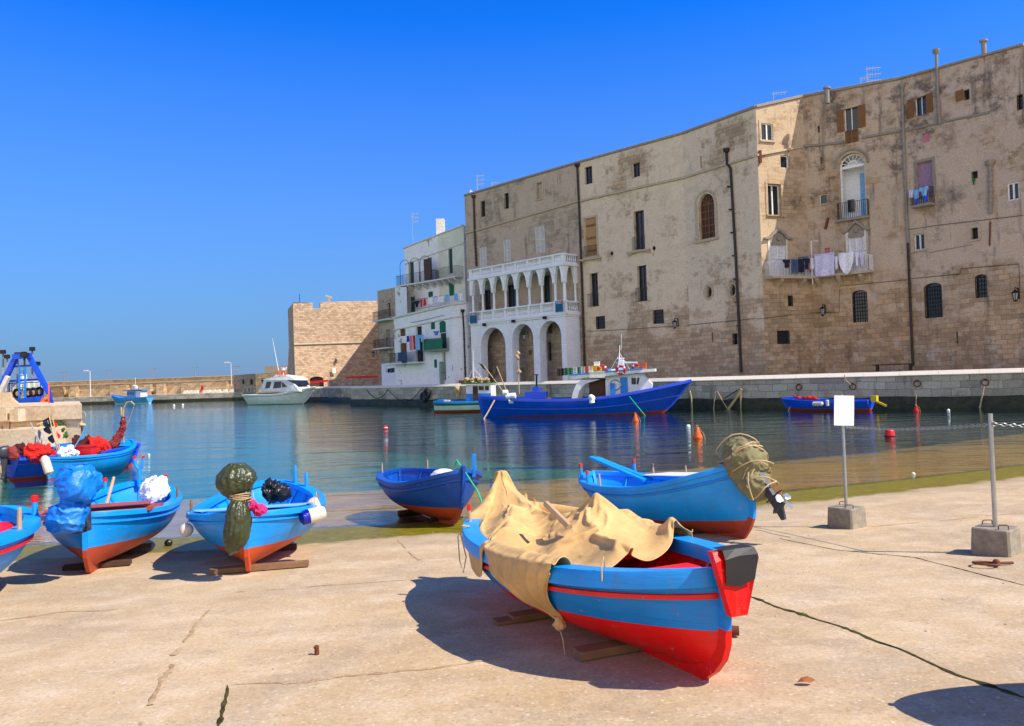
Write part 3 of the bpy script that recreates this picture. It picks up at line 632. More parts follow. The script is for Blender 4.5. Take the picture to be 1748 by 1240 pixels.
# ---- right-hand house
B1 = Bld('stone_house', 'tall weathered house at the right edge with brown shutters and a curtained balcony door', [R2, R1, R0])
B1.o(0, 1571, 181, 21, 32, 'open_brown'); B1.o(0, 1650, 162, 10, 18, 'dark'); B1.o(0, 1741, 175, 11, 26, 'grid'); B1.o(0, 1581, 235, 12, 17, 'pink', dp=.12)
dd = B1.o(0, 1579, 305, 27, 58, 'curtain', dp=.2, surr='stone_gray'); B1.o(0, 1663.5, 299, 11, 13, 'dark'); B1.o(0, 1730, 327, 20, 30, 'white', dp=.15); B1.o(0, 1569, 413, 19, 28, 'white', dp=.25, surr='stone_trim')
B1.o(0, 1664, 399, 12, 20, 'dark', dp=.3, surr='stone_trim'); B1.o(0, 1593, 513, 31, 60, 'arch_grid', 'flat'); B1.o(0, 1674.5, 488.5, 21, 40, 'arch_grid', 'flat'); B1.o(0, 1634, 577, 3, 20, 'gray')
B1.finish(['wall_weathered_far'])
p0 = B1.pl[0]
bx = MB(); a0, a1, z_, _ = p0.rect(1642, 164, 5, 16); p0.box(bx, *p0.rect(1638.5, 163.5, 13, 18), .03, .08); bx.build('shutter', 'brown_shutter', B1.root, origin=B1.org)
s0, _, zz, _ = p0.rect(1580, 350, 34, 0); s1 = p0.hit(1597, 350)[0]; balcony(B1.root, B1.org, p0, s0, s1, zz, .7, 1.05, 'iron', 'stone_gray')
course(B1.root, B1.org, p0, [p0.hit(1548, 224), p0.hit(1620, 207), p0.hit(1690, 193)], .1, .12, 'stone_gray'); course(B1.root, B1.org, p0, [(0, R2.z + .05), (p0.L, R1.z + .05)], .14, .16, 'stone_gray', 'cornice')
pipe(B1.root, B1.org, p0, [(1541, 150), (1546, 300), (1551, 415)], .09, .12, 'pipe_light'); pipe(B1.root, B1.org, p0, [(1551, 415), (1560, 625)], .08, .12, 'pipe_dark', False)
pipe(B1.root, B1.org, p0, [(1600, 92), (1603, 170), (1606, 214)], .09, .14, 'pipe_light', True, 'chimney_pipe'); pipe(B1.root, B1.org, p0, [(1692, 282), (1692, 365)], .12, .14, 'stone_gray', True)
pipe(B1.root, B1.org, p0, [(1691, 378), (1690, 420)], .04, .06, 'rust', False)
b = MB(); a, z = p0.hit(1593, 223); b.tube([p0.p(a, z, 0), p0.p(a, z, .5), p0.p(a - .1, z - .1, .7)], .13, 10); b.build('vent_pipe', 'pipe_light', B1.root, origin=B1.org)
lantern(1740, 508, p0, 'black lantern near the right edge of the picture beside two arched grilled windows', .95)
def wire(root, org, pl, pix, out=.05, r=.018, mat='pipe_dark'):
    b = MB(); b.tube([pl.p(*pl.hit(*q), out) for q in pix], r, 5); return b.build('cable', mat, root, origin=org)
wire(B1.root, B1.org, p0, [(1548, 393), (1600, 385), (1680, 376), (1747, 368)]); wire(B1.root, B1.org, p0, [(1556, 476), (1640, 468), (1641, 459), (1740, 451), (1741, 490)]); wire(B1.root, B1.org, p0, [(1586, 432), (1660, 418)], r=.012)
# ---- middle house
B2 = Bld('stone_house', 'patchy plaster house with a long laundry balcony and a glazed arched niche', [R4, R3, R2])
B2.o(0, 1309, 226, 20, 29, 'white', dp=.12, surr='wall_lit_face'); B2.o(0, 1339.5, 276.5, 14, 22, 'white1', dp=.2); B2.o(0, 1322, 341, 23, 53, 'white', dp=.35, surr='wall_lit_face'); B2.o(0, 1328, 440, 26, 58, 'shut_white', dp=.14, surr='offwhite')
B2.o(0, 1349.5, 514, 9, 18, 'grid'); B2.o(0, 1337.5, 576, 22, 23, 'grid', dp=.2)
B2.o(1, 1397.5, 221, 4, 11, 'gray'); B2.o(1, 1453, 203, 24, 38, 'open_brown', dp=.25); B2.o(1, 1454, 233, 23, 22, 'brown', dp=.1); B2.o(1, 1402, 274, 5, 11, 'gray')
B2.o(1, 1404.5, 340, 14, 18, 'white1', dp=.3); nich = B2.o(1, 1455, 317, 45, 112, None, 'round'); B2.o(1, 1462, 430, 26, 62, 'shut_white', dp=.14, surr='offwhite'); B2.o(1, 1412.5, 430, 9, 13, 'pink', dp=.15)
B2.o(1, 1468, 523, 26, 55, 'arch_grid', 'flat')
B2.finish(['wall_weathered', 'wall_lit_face'], [1, 0])
q0, q1 = B2.pl
# glazed niche: white recess, fanlight, inner door
s0, s1, z0, z1 = nich; b = MB(); dpn = 1.3; r_ = (s1 - s0) / 2
for (a, c) in ((s0 + .02, s0 + .02), (s1 - .02, s1 - .02)): b.poly([q1.p(a, z0, -.45), q1.p(a, z1 - r_, -.45), q1.p(a, z1 - r_, -dpn), q1.p(a, z0, -dpn)])
b.poly([q1.p(s0, z0, -dpn), q1.p(s1, z0, -dpn), q1.p(s1, z1, -dpn), q1.p(s0, z1, -dpn)]); b.poly([q1.p(s0, z0 + .01, -.4), q1.p(s1, z0 + .01, -.4), q1.p(s1, z0 + .01, -dpn), q1.p(s0, z0 + .01, -dpn)]); b.poly([q1.p(s0, z1, -.45), q1.p(s1, z1, -.45), q1.p(s1, z1, -dpn), q1.p(s0, z1, -dpn)])
ni = b.build('niche', 'wall_loggia', B2.root, origin=B2.org)
b = MB(); zs = z1 - r_; m = (s0 + s1) / 2; q1.box(b, s0, s1, zs - .1, zs + .1, -.42, -.28)
b.tube([q1.p(m + (r_ - .05) * math.cos(PI * k / 14), zs + (r_ - .05) * math.sin(PI * k / 14), -.33) for k in range(15)], .07, 6)
for k in range(1, 8): a = PI * k / 8; b.bar(q1.p(m, zs, -.35), q1.p(m + r_ * math.cos(a), zs + r_ * math.sin(a), -.35), .045)
b.tube([q1.p(m + .3 * math.cos(PI * k / 8), zs + .1 + .3 * math.sin(PI * k / 8), -.33) for k in range(9)], .06, 6)
for a in (s0 + .07, s1 - .07): q1.box(b, a - .06, a + .06, z0, zs, -.42, -.3)
b.build('fanlight', 'white', ni, origin=B2.org)
b = MB(); q1.box(b, m + .15, s1 - .3, z0, zs - .4, -dpn + .01, -dpn + .06); b.build('door', 'cloth_sky', ni, origin=B2.org)
b = MB(); q1.box(b, m - .75, m - .3, z0 + .7, z0 + 1.6, -dpn + .02, -dpn + .15); b.build('window', MP, ni, origin=B2.org)
balcony(B2.root, B2.org, q1, s0 - .15, s1 + .2, z0, .35, 1.15, 'iron', 'stone_gray', .13)
b = MB(); b.tube([q1.p(m + (r_ + .25) * math.cos(PI * k / 14), zs + (r_ + .25) * math.sin(PI * k / 14), .02) for k in range(15)], .12, 6, flat=.7); b.build('arch_moulding', 'stone_gray', B2.root, origin=B2.org)
pediment(B2.root, B2.org, q0, 1327, 402, 48, 'stone_gray'); pediment(B2.root, B2.org, q1, 1462, 388, 48, 'stone_gray')
# long balcony over the fold of the front
za = q0.hit(1306, 476)[1]; zb = q1.hit(1492, 460)[1]; zb_ = (za + zb) / 2
s_a = q0.hit(1306, 476)[0]
balcony(B2.root, B2.org, q0, s_a, q0.L, zb_, .85, 1.1, 'white', 'stone_trim', .13, 2, )
s_b = q1.hit(1492, 460)[0]
balcony(B2.root, B2.org, q1, .0, s_b, zb_ + .004, .85, 1.1, 'white', 'stone_trim', .13, 3)
BALZ = zb_
course(B2.root, B2.org, q0, [q0.hit(1291, 266), q0.hit(1368, 252)], .14, .16, 'stone_trim'); course(B2.root, B2.org, q1, [q1.hit(1372, 251), q1.hit(1438, 244)], .14, .16, 'stone_gray'); course(B2.root, B2.org, q1, [q1.hit(1472, 236), q1.hit(1538, 224)], .14, .16, 'stone_gray')
course(B2.root, B2.org, q0, [(0, R4.z + .05), (q0.L, R3.z + .05)], .12, .2, 'stone_gray', 'cornice'); course(B2.root, B2.org, q1, [(0, R3.z + .05), (q1.L, R2.z + .05)], .12, .2, 'stone_gray', 'cornice')
lantern(1409, 534, q1, 'black lantern under the long laundry balcony', .95)
wire(B2.root, B2.org, q0, [(1291, 545), (1352, 538)]); wire(B2.root, B2.org, q1, [(1375, 535), (1433, 533), (1434, 489), (1548, 478)])
b = MB(); a, z = q1.hit(1412, 382); b.bar(q1.p(a - .12, z - .4, .06), q1.p(a + .12, z + .4, .06), .16); b.build('wall_anchor', 'rust', B2.root, origin=B2.org)
b = MB(); a, z = q0.hit(1291.5, 268); b.bar(q0.p(.15, z - .45, .1), q0.p(.15, z + .45, .1), .18); b.build('wall_anchor', 'rust', B2.root, origin=B2.org)
b = MB(); a, z = q1.hit(1393, 450); b.tube([q1.p(a, z - 1.6, .8), q1.p(a, z + 1.6, .8), q1.p(a + .5, z + 1.5, .8)], .04, 6); b.build('clothes_pole', 'white', B2.root, origin=B2.org)
# ---- long pale palace front
B3 = Bld('stone_palace', 'long pale curved stone palace with tall dark windows and an arched brown window', [R6, R5, R4])
B3.o(0, 1004.5, 299.5, 13, 30, 'dark'); B3.o(0, 1086, 290.5, 13, 24, 'dark'); B3.o(0, 1009, 405, 19, 66, 'board', dp=.12, surr='stone_trim'); B3.o(0, 1091, 394, 18, 68, 'dark', dp=.4); B3.o(0, 1014, 495, 14, 57, 'dark', dp=.4); B3.o(0, 1096, 484, 16, 61, 'dark', dp=.4)
B3.o(0, 1025, 551, 16, 22, 'grid', dp=.25); B3.o(0, 1124, 541, 18, 24, 'grid', dp=.25)
B3.o(1, 1196.5, 277, 2.5, 20, 'gray'); B3.o(1, 1206, 369.5, 27, 78, 'arch_wood', 'round', dp=.35); B3.o(1, 1210, 499, 10, 20, 'oc', 'oval', dp=.35); B3.o(1, 1250.5, 495.5, 11, 21, 'oc', 'oval', dp=.35); B3.o(1, 1254.5, 579, 9, 19, 'grid', dp=.3); B3.o(1, 1216, 576, 2.5, 17, 'gray')
B3.finish(['wall_plaster_pale'])
u0, u1 = B3.pl
for cx, yb, wp, h_ in ((1009, 438, 22, .95), (1091, 428, 20, 1.15), (1014, 523, 18, 1.1), (1096, 514.5, 19, 1.1)):
    s0, s1, z0, _ = u0.rect(cx, yb, wp, 0); rail(B3.root, B3.org, u0, s0, s1, z0, h_, .1, 'pipe_dark', .13)
for cx, cy in ((1008, 449), (1092, 436)):
    s0, s1, z0, _ = u0.rect(cx, cy, 38, 0); b = MB(); u0.box(b, s0, s1, z0 + .25, z0 + .4, .003, .3)
    b.tube([u0.p(s0 + (s1 - s0) * k / 8, z0 + .1 + .28 * math.sin(PI * k / 8), .12) for k in range(9)], .1, 6); b.build('window_pediment', 'stone_trim', B3.root, origin=B3.org)
for cx, cy, pl in ((1210, 499, u1), (1250.5, 495.5, u1)):
    s0, s1, z0, z1 = pl.rect(cx, cy, 12, 22); b = MB(); c = ((s0 + s1) / 2, (z0 + z1) / 2)
    b.tube([pl.p(c[0] + (s1 - s0) * .6 * math.cos(PI * k / 10), c[1] + (z1 - z0) * .55 * math.sin(PI * k / 10), .01) for k in range(21)], .1, 6, False); b.build('oculus_ring', 'stone_trim', B3.root, origin=B3.org)
s0, s1, z0, z1 = u1.rect(1206, 369.5, 27, 78); b = MB(); m = (s0 + s1) / 2; r_ = (s1 - s0) / 2; zs = z1 - r_
b.tube([u1.p(m + (r_ + .2) * math.cos(PI * k / 12), zs + (r_ + .2) * math.sin(PI * k / 12), .0) for k in range(13)], .14, 6, flat=.6)
u1.box(b, s0 - .32, s0 - .08, z0, zs, .003, .07); u1.box(b, s1 + .08, s1 + .32, z0, zs, .003, .07); u1.box(b, s0 - .4, s1 + .4, z0 - .2, z0, .003, .18); b.build('window_surround', 'stone_trim', B3.root, origin=B3.org)
course(B3.root, B3.org, u0, [u0.hit(986, 345), u0.hit(1100, 319), (u0.L, u0.hit(1160, 306)[1])], .14, .18, 'stone_trim'); course(B3.root, B3.org, u1, [(0, u0.hit(1160, 306)[1]), u1.hit(1225, 286), u1.hit(1289, 267)], .14, .18, 'stone_trim')
course(B3.root, B3.org, u0, [(0, R6.z + .05), (u0.L, R5.z + .05)], .12, .2, 'stone_gray', 'cornice'); course(B3.root, B3.org, u1, [(0, R5.z + .05), (u1.L, R4.z + .05)], .12, .2, 'stone_gray', 'cornice')
pipe(B3.root, B3.org, u0, [(987, 285), (990, 350), (995, 480), (1000, 640)], .1, .14); pipe(B3.root, B3.org, u1, [(1242, 260), (1243, 280), (1249, 288), (1258, 440), (1267, 636)], .1, .14)
for cx, cy in ((1045, 433), (1117, 424)):
    a, z = u0.hit(cx, cy); b = MB(); b.prism([u0.p(a - .16, z, .003), u0.p(a, z - .2, .003), u0.p(a + .16, z, .003), u0.p(a, z + .2, .003)], u0.n * .06); b.build('wall_anchor', 'iron', B3.root, origin=B3.org)
wire(B3.root, B3.org, u0, [(1003, 566), (1080, 562), (1162, 556)]); wire(B3.root, B3.org, u1, [(1168, 556), (1240, 549), (1290, 544)])
lantern(1158, 556, u0, 'black lantern on the pale palace wall above the blue trawler bow', .95)
# ---- house behind the loggia
B4 = Bld('stone_house', 'grey stone house behind the white loggia with closed grey shutters', [R7, R6])
B4.o(0, 824, 357, 8, 27, 'dark'); B4.o(0, 864.5, 343.5, 8, 27, 'dark'); B4.o(0, 921, 326, 9, 28, 'light', dp=.25, surr='stone_trim'); B4.o(0, 824.5, 441, 13, 39, 'shut_gray', dp=.06); B4.o(0, 865.5, 428, 13, 39, 'shut_gray', dp=.06); B4.o(0, 922, 409, 17, 47, 'shut_gray', dp=.06)
B4.o(0, 832, 516, 12, 42, 'dark', surr='stone_gray'); B4.o(0, 873, 508, 15, 44, 'dark', surr='stone_gray'); B4.o(0, 933, 495, 13, 50, 'dark', surr='stone_gray'); B4.o(0, 938, 600, 6, 32, 'dark'); B4.o(0, 939, 562, 8, 15, 'brown', dp=.1)
B4.o(0, 905, 602, 5, 8, 'brown', dp=.08)
B4.finish(['wall_gray_rough']); y0 = B4.pl[0]
course(B4.root, B4.org, y0, [(0.02, y0.hit(794, 399.5)[1]), (y0.L - .02, y0.hit(984, 345)[1])], .14, .18, 'stone_trim'); course(B4.root, B4.org, y0, [(0, R7.z + .05), (y0.L, R6.z + .05)], .12, .2, 'stone_gray', 'cornice')
pipe(B4.root, B4.org, y0, [(810, 338), (812, 400), (815, 455)], .1, .14, 'brown_dark')
# ---- white loggia in front of it
LO = 1.9; off = y0.n * LO
Lr = y0.A + y0.u * (y0.L - .35) + off
s_l = y0.hit(803, 560)[0]
LA = y0.A + off; LB = Lr; lp = Plane(LA, LB)
lorg = Vector((LB.x, LB.y, QZ)); lg = empty('white_loggia', lorg, 'white Venetian style loggia with pointed arches and balustrades over three round arches', 'loggia')
sL = lp.hit(803.5, 560)[0]; sR = lp.L
zf = lp.hit(886, 545)[1]; zf = (lp.hit(803, 553)[1] + lp.hit(968, 533)[1]) / 2
zr = (lp.hit(803, 534)[1] + lp.hit(968, 512)[1]) / 2
zsp = (lp.hit(840, 501)[1] + lp.hit(945, 482)[1]) / 2
ztop = (lp.hit(860, 470)[1] + lp.hit(955, 448)[1]) / 2
zp0 = (lp.hit(804, 479)[1] + lp.hit(968, 444)[1]) / 2
zp1 = (lp.hit(804, 464)[1] + lp.hit(968, 427)[1]) / 2
TH = .5
holes = []
for x0, x1, yt in ((821, 863, 559), (875, 911, 553), (921.5, 959, 547.5)):
    a0 = lp.hit(x0, 600)[0]; a1 = lp.hit(x1, 600)[0]; holes.append((a0, a1, QZ - .3, lp.hit((x0 + x1) / 2, yt)[1], 'round'))
b = MB(); holed(b, lp, [(sL, QZ - .3), (sR, QZ - .3), (sR, zf - .1), (sL, zf - .1)], [outline(h_[0], h_[1], QZ - .25, h_[3], 'round') for h_ in holes], .9)
rp = Plane((LB.x, LB.y), (LB.x - y0.n.x * LO, LB.y - y0.n.y * LO))
b.poly([Vector((LB.x, LB.y, QZ - .3)), Vector((LB.x, LB.y, zf - .1)), LB - off + Vector((0, 0, zf - .1)), LB - off + Vector((0, 0, QZ - .3))])
LLp = LA + y0.u * sL; b.poly([LLp + Vector((0, 0, QZ - .3)), LLp + Vector((0, 0, zf - .1)), LLp - off + Vector((0, 0, zf - .1)), LLp - off + Vector((0, 0, QZ - .3))])
b.build('arcade', 'wall_loggia', lg, origin=lorg)
b = MB(); lp.box(b, sL - .1, sR + .18, zf - .14, zf + .08, -LO + .01, .18); lp.box(b, sL - .04, sR + .1, zf - .3, zf - .142, -LO + .02, .08); b.build('floor_slab', 'wall_loggia', lg, origin=lorg)
b = MB(); lp.box(b, sL - .1, sR + .18, zp0 - .22, zp0, -LO + .01, .16); b.build('roof_slab', 'wall_loggia', lg, origin=lorg)
# column spacing from the photograph
cols = [lp.hit(x, 500)[0] for x in (804.8, 821.5, 840.6, 860.5, 880.4, 901.4, 923, 945.6)] + [sR - .16]
def balus(b, A_, B_, z0, z1, n):
    A_, B_ = Vector(A_), Vector(B_)
    for i in range(n):
        q = A_.lerp(B_, (i + .5) / n); H = z1 - z0; pr = [(.0, .07), (.08, .07), (.1, .04), (.3, .085), (.5, .06), (.8, .035), (.9, .06), (1, .06)]
        b.tube([Vector((q.x, q.y, z0 + H * k)) for k, _ in pr], [r for _, r in pr], 7)
zcorn = zp0 - .22
for i in range(9):
    b = MB(); q = lp.p(cols[i], 0, -.2); H = zsp - zr; big = i == 8
    r = .12 if not big else .15
    pr = [(0, r * 1.7), (.04, r * 1.7), (.06, r * 1.15), (.1, r), (.5, r * 1.05), (.93, r * .85), (.95, r * 1.2), (.97, r * 1.1), (1.0, r * 1.9)]
    b.tube([Vector((q.x, q.y, zr + H * k)) for k, _ in pr], [r_ for _, r_ in pr], 12); b.build('column', 'wall_loggia', lg, smooth=True, origin=lorg)
b = MB()
q = rp.p(rp.L - .2, 0, -.2); H = zsp - zr; pr = [(0, .2), (.05, .2), (.08, .12), (.93, .1), (.96, .14), (1, .2)]
b.tube([Vector((q.x, q.y, zr + H * k)) for k, _ in pr], [r_ for _, r_ in pr], 12); b.build('column', 'wall_loggia', lg, smooth=True, origin=lorg)
b = MB()
def ptarch(a0, a1, zs, zt, N=7):
    c = (a0 + a1) / 2; r = (a1 - a0) / 2; H = zt - zs; L_ = []
    for k in range(N + 1): u = k / N; L_.append((a1 - r * (1 - math.cos(u * PI / 2)) * 1.0, zs + H * (math.sin(u * PI / 2) * .82 + .18 * u)))
    R_ = [(2 * c - x, z) for x, z in L_[:-1]][::-1]; return L_ + R_
def archband(b, pl, s_start, s_end, arcs, zs, zt, zc, th):
    """spandrel wall between springing and cornice with pointed openings, open below"""
    out = [(s_end, zs), (s_end, zc), (s_start, zc), (s_start, zs)]
    for (a0, a1) in arcs: out += [(p, z) for p, z in ptarch(a0, a1, zs, zt)[::-1]]
    loops = [[Vector((p, z, 0)) for p, z in out]]; tri = tessellate_polygon(loops)
    for o_ in (0, -th):
        vs = [pl.p(p, z, o_) for p, z in out]; fs = []
        for t_ in tri:
            a, c, d = [vs[i] for i in t_]; n_ = (c - a).cross(d - a)
            if n_.length > 1e-9: fs.append(tuple(t_) if (n_.dot(pl.n) > 0) == (o_ == 0) else tuple(t_[::-1]))
        b.add(vs, fs)
    n = len(out)
    for i in range(n):
        p, q = out[i], out[(i + 1) % n]; b.poly([pl.p(*p, 0), pl.p(*q, 0), pl.p(*q, -th), pl.p(*p, -th)])
archband(b, lp, sL, sR, [(cols[i] + .12, cols[i + 1] - .12) for i in range(8)], zsp, ztop, zcorn, .34)
archband(b, rp, .345, rp.L - .01, [(.36, rp.L - .36)], zsp, ztop, zcorn, .3)
for i in range(8):
    cc = (cols[i], cols[i + 1]); pts = ptarch(cc[0] + .1, cc[1] - .1, zsp, ztop + .05)
    b.tube([lp.p(p, z, .02) for p, z in pts], .05, 5)
    if i: b.ring(lp.p(cols[i], zsp + (zcorn - zsp) * .72, .01), .26, .05, lp.n, 14, 5)
b.build('arches', 'wall_loggia', lg, origin=lorg)
for (z0_, z1_, nm) in ((zf + .08, zr, 'lower'), (zp0, zp1, 'upper')):
    b = MB(); lp.box(b, sL - .05, sR + .12, z1_ - .13, z1_, -.36, .1); lp.box(b, sL - .02, sR + .06, z0_ + .002, z0_ + .14, -.34, .05)
    e0 = lp.p(sR - .1, 0, -.12); e1 = e0 - y0.n * (LO - .16)
    b.bar(e0 - y0.n * .25 + Vector((0, 0, z1_ - .068)), e1 + Vector((0, 0, z1_ - .068)), .32, .126); b.bar(e0 - y0.n * .25 + Vector((0, 0, z0_ + .07)), e1 + Vector((0, 0, z0_ + .07)), .3, .13)
    for i in range(9):
        a = cols[i]; lp.box(b, a - .13 if i else sL, a + .13 if i < 8 else sR + .03, z0_ + .14, z1_ - .13, -.32, .03)
        if i < 8: balus(b, lp.p(a + .16, 0, -.13), lp.p(cols[i + 1] - .16, 0, -.13), z0_ + .14, z1_ - .13, 8)
    balus(b, e0 - y0.n * .4, e1, z0_ + .14, z1_ - .13, 5); b.build('balustrade', 'wall_loggia', lg, smooth=25, origin=lorg)
wire(lg, lorg, lp, [(804, 557), (860, 551), (920, 545), (970, 536)], .06, .02)
for cx, cy in ((829.5, 555), (879, 549), (932.5, 543)):
    a, z = lp.hit(cx, cy); b = MB(); lp.box(b, a - .14, a + .14, z - .12, z + .14, .1, .36); lp.box(b, a - .04, a + .04, z - .05, z + .05, .0, .12); tag(b.build('floodlight', 'iron', loc=lp.p(a, z, 0), origin=lp.p(a, z, 0)), {829.5: 'small black floodlight above the leftmost round arch of the loggia', 879: 'small black floodlight above the middle round arch of the loggia', 932.5: 'small black floodlight above the right round arch of the loggia'}[cx], 'floodlight', 'floodlights on the loggia')
lantern(902, 577, lp, 'black lantern between the middle and right arches of the white loggia', 1.0)
# banners reading FAI
def text_mesh(b_name, body_, size, mat, parent, M4):
    cu = bpy.data.curves.new('t', 'FONT'); cu.body = body_; cu.size = size; cu.extrude = .004; cu.align_x = 'LEFT'
    to = bpy.data.objects.new('t', cu); COL.objects.link(to); dg = bpy.context.evaluated_depsgraph_get(); me = bpy.data.meshes.new_from_object(to.evaluated_get(dg)); bpy.data.objects.remove(to)
    me.materials.clear(); me.materials.append(M(mat)); me.transform(M4); ob = bpy.data.objects.new(b_name, me); COL.objects.link(ob); ob.parent = parent; return ob
plastic('banner_teal', (.0, .10, .19), .6)
for cx, cy, wp, hp, lb in ((811, 543.5, 13.5, 20, 'blue banner reading FAI at the left end of the loggia balustrade'), (957.5, 523.5, 14.5, 21, 'blue banner reading FAI near the corner of the loggia balustrade')):
    s0, s1, z0, z1 = lp.rect(cx, cy, wp, hp); s0 = max(s0, sL + .02); o_ = lp.p(s0, z0, .2); r = empty('banner', o_, lb, 'banner', 'FAI banners on the loggia'); W = s1 - s0; H = z1 - z0
    b = MB(); lp.box(b, s0, s1, z0, z1, .21, .225); b.build('border', 'cloth_lilac', r, origin=o_)
    b = MB(); lp.box(b, s0 + .06, s1 - .06, z0 + .06, z1 - .06, .226, .24); b.build('cloth', 'banner_teal', r, origin=o_)
    R3_ = Matrix((lp.u, Vector((0, 0, 1)), lp.n)).transposed().to_4x4()
    text_mesh('lettering', 'FAI', W * .42, 'white', r, Matrix.Translation(lp.p(s0 + .12, z1 - H * .3, .245) - o_) @ R3_)
    b = MB(); c = lp.p(s1 - .22, z1 - H * .2, .243); b.tube([c, c + lp.n * .01], W * .11, 14); b.build('emblem', 'orange', r, origin=o_)
# ---- white houses
D0 = V(672, 543, 84.); D1 = V(770, 520, 77.5); D2 = V(795, 516, 78.2)
B5 = Bld('white_house', 'whitewashed house front with peeling plaster, green shutters and laundry balconies', [D0, D1, D2])
B5.o(0, 687.5, 568, 9, 12, 'brown', dp=.1); B5.o(0, 689, 603, 11, 34, 'brown', dp=.15); B5.o(0, 715, 565, 10, 15, 'dark'); B5.o(0, 716, 597, 12, 43, 'dark', dp=.3); B5.o(0, 739, 556.5, 7, 12, 'green', dp=.06); B5.o(0, 755.5, 558, 11, 20, 'green', 'flat', dp=.08); B5.o(0, 757, 582, 10, 26, 'dark_green', dp=.1)
B5.o(0, 758, 626, 6, 48, 'gray', dp=.3); B5.o(0, 743.5, 621, 5, 14, 'green', dp=.08)
B5.finish(['wall_whitewash'], back=(6, 7), z0=QZ - .3); w0, w1 = B5.pl
course(B5.root, B5.org, w0, [(0, D0.z - .02), (w0.L, D1.z - .02)], .2, .2, 'offwhite', 'cornice'); course(B5.root, B5.org, w1, [(0, D1.z - .02), (w1.L, D2.z - .02)], .2, .2, 'offwhite', 'cornice'); course(B5.root, B5.org, w0, [(0, D0.z - 1.35), (w0.L, D1.z - 1.35)], .14, .12, 'offwhite'); course(B5.root, B5.org, w1, [(0, D1.z - 1.35), (w1.L, D2.z - 1.35)], .14, .12, 'offwhite')
s0 = w0.hit(672, 621)[0]; s1 = w0.hit(725, 616)[0]; zz = w0.hit(700, 619)[1]; balcony(B5.root, B5.org, w0, max(s0, .1), s1, zz, .9, 1.05, 'iron', 'offwhite')
s0 = w0.hit(735, 597)[0]; s1 = w0.hit(767, 594)[0]; zz = w0.hit(750, 597)[1]; balcony(B5.root, B5.org, w0, s0, s1, zz, .9, 1.1, 'iron', 'stone_gray')
b = MB(); w0.box(b, s0, s1, zz, zz + 1.05, .9, .915); b.build('balcony_screen', 'green_shutter', B5.root, origin=B5.org)
b = MB(); bars(b, w0, w0.hit(752, 640)[0], w0.hit(759, 640)[0], QZ + .02, QZ + 2.2, .1, .12, .02, 1); b.build('gate', 'green_shutter', B5.root, origin=B5.org)
pipe(B5.root, B5.org, w1, [(789, 533), (791, 560), (794, 648)], .08, .12, 'pipe_dark')
wire(B5.root, B5.org, w0, [(702, 551), (720, 548), (760, 538)], .1, .02)
E0 = V(690, 424, 90.); E1 = V(747, 402, 86.); E2 = V(791, 385, 83.)
B6 = Bld('white_house', 'upper white and pale green house with a railed roof terrace balcony and dark doors', [E0, E1, E2])
B6.o(0, 703, 466, 7, 36, 'dark_green', dp=.15); B6.o(0, 734, 461, 7, 42, 'dark_green', dp=.15); B6.o(0, 705, 522, 7, 30, 'green', dp=.06); B6.o(0, 735, 505, 8, 14, 'green', dp=.06)
B6.o(1, 769, 446, 7, 42, 'dark_green', dp=.15); B6.o(1, 771, 494, 9, 22, 'green', dp=.06)
B6.finish(['wall_whitewash', 'wall_cream'], [0, 1], back=(6, 7), z0=D1.z - 3); e0, e1 = B6.pl
balcony(B6.root, B6.org, e0, -.4, e0.L, e0.hit(715, 485)[1], 1.1, 1.1, 'iron', 'offwhite', .15, 5); balcony(B6.root, B6.org, e1, 0, e1.L - .25, e0.hit(715, 485)[1] + .004, 1.1, 1.1, 'iron', 'offwhite', .15, 4)
b = MB(); e0.box(b, e0.L - 1.2, e0.L - .1, e0.hit(715, 485)[1] + .05, e0.hit(715, 485)[1] + 2.4, 1.08, 1.12); b.build('balcony_screen', 'brown_dark', B6.root, origin=B6.org)
b = MB(); zb5 = e0.hit(715, 485)[1]
for k in range(3):
    c = e0.L * (.2 + .3 * k); b.tube([e0.p(c - .8, zb5, 1.0)] + [e0.p(c + .8 * math.cos(PI - PI * j / 8), zb5 + 2.2 + .6 * math.sin(PI * j / 8), 1.0) for j in range(9)] + [e0.p(c + .8, zb5, 1.0)], .03, 5)
b.build('arched_trellis', 'iron', B6.root, origin=B6.org)
for pl, a, c in ((e0, E0.z, E1.z), (e1, E1.z, E2.z)):
    course(B6.root, B6.org, pl, [(0, a), (pl.L, c)], .15, .15, 'offwhite', 'cornice'); course(B6.root, B6.org, pl, [(0, a - 1.9), (pl.L, c - 1.9)], .1, .12, 'offwhite')
b = MB(); q = at(752, 390, 87); b.box(q, (.9, .9, 2.0)); b.build('chimney', 'offwhite', B6.root, origin=B6.org)
G0 = V(644, 497, 92.5); G1 = V(674, 491, 88.5); G2 = V(694, 490, 86.5)
B7 = Bld('narrow_house', 'narrow worn stone house between the bastion and the white houses', [G0, G1, G2])
B7.o(0, 664, 529, 5, 23, 'dark'); B7.o(0, 663, 580, 8, 34, 'gray', dp=.2)
B7.finish(['wall_gray_rough', 'wall_whitewash'], [0, 1], back=(-4.2, 30)); g0 = B7.pl[0]  # hidden rear added far back to throw the slanting shade on the bastion
for yy in (546, 594):
    s0, s1, z0, _ = g0.rect(659, yy, 26, 0); balcony(B7.root, B7.org, g0, max(0, s0), min(g0.L, s1), z0, .8, 1.0, 'iron', 'offwhite')
H0_ = V(651, 622, 88.); H1_ = V(676, 618, 85.3)
B8 = Bld('white_annex', 'low whitewashed annex with one dark window at the foot of the narrow house', [H0_, H1_]); B8.o(0, 666, 630, 15, 13, 'dark'); B8.finish(['wall_whitewash'], back=(3, 3.4))
lantern(644, 606, g0, 'black lantern at the corner of the narrow house', .9)

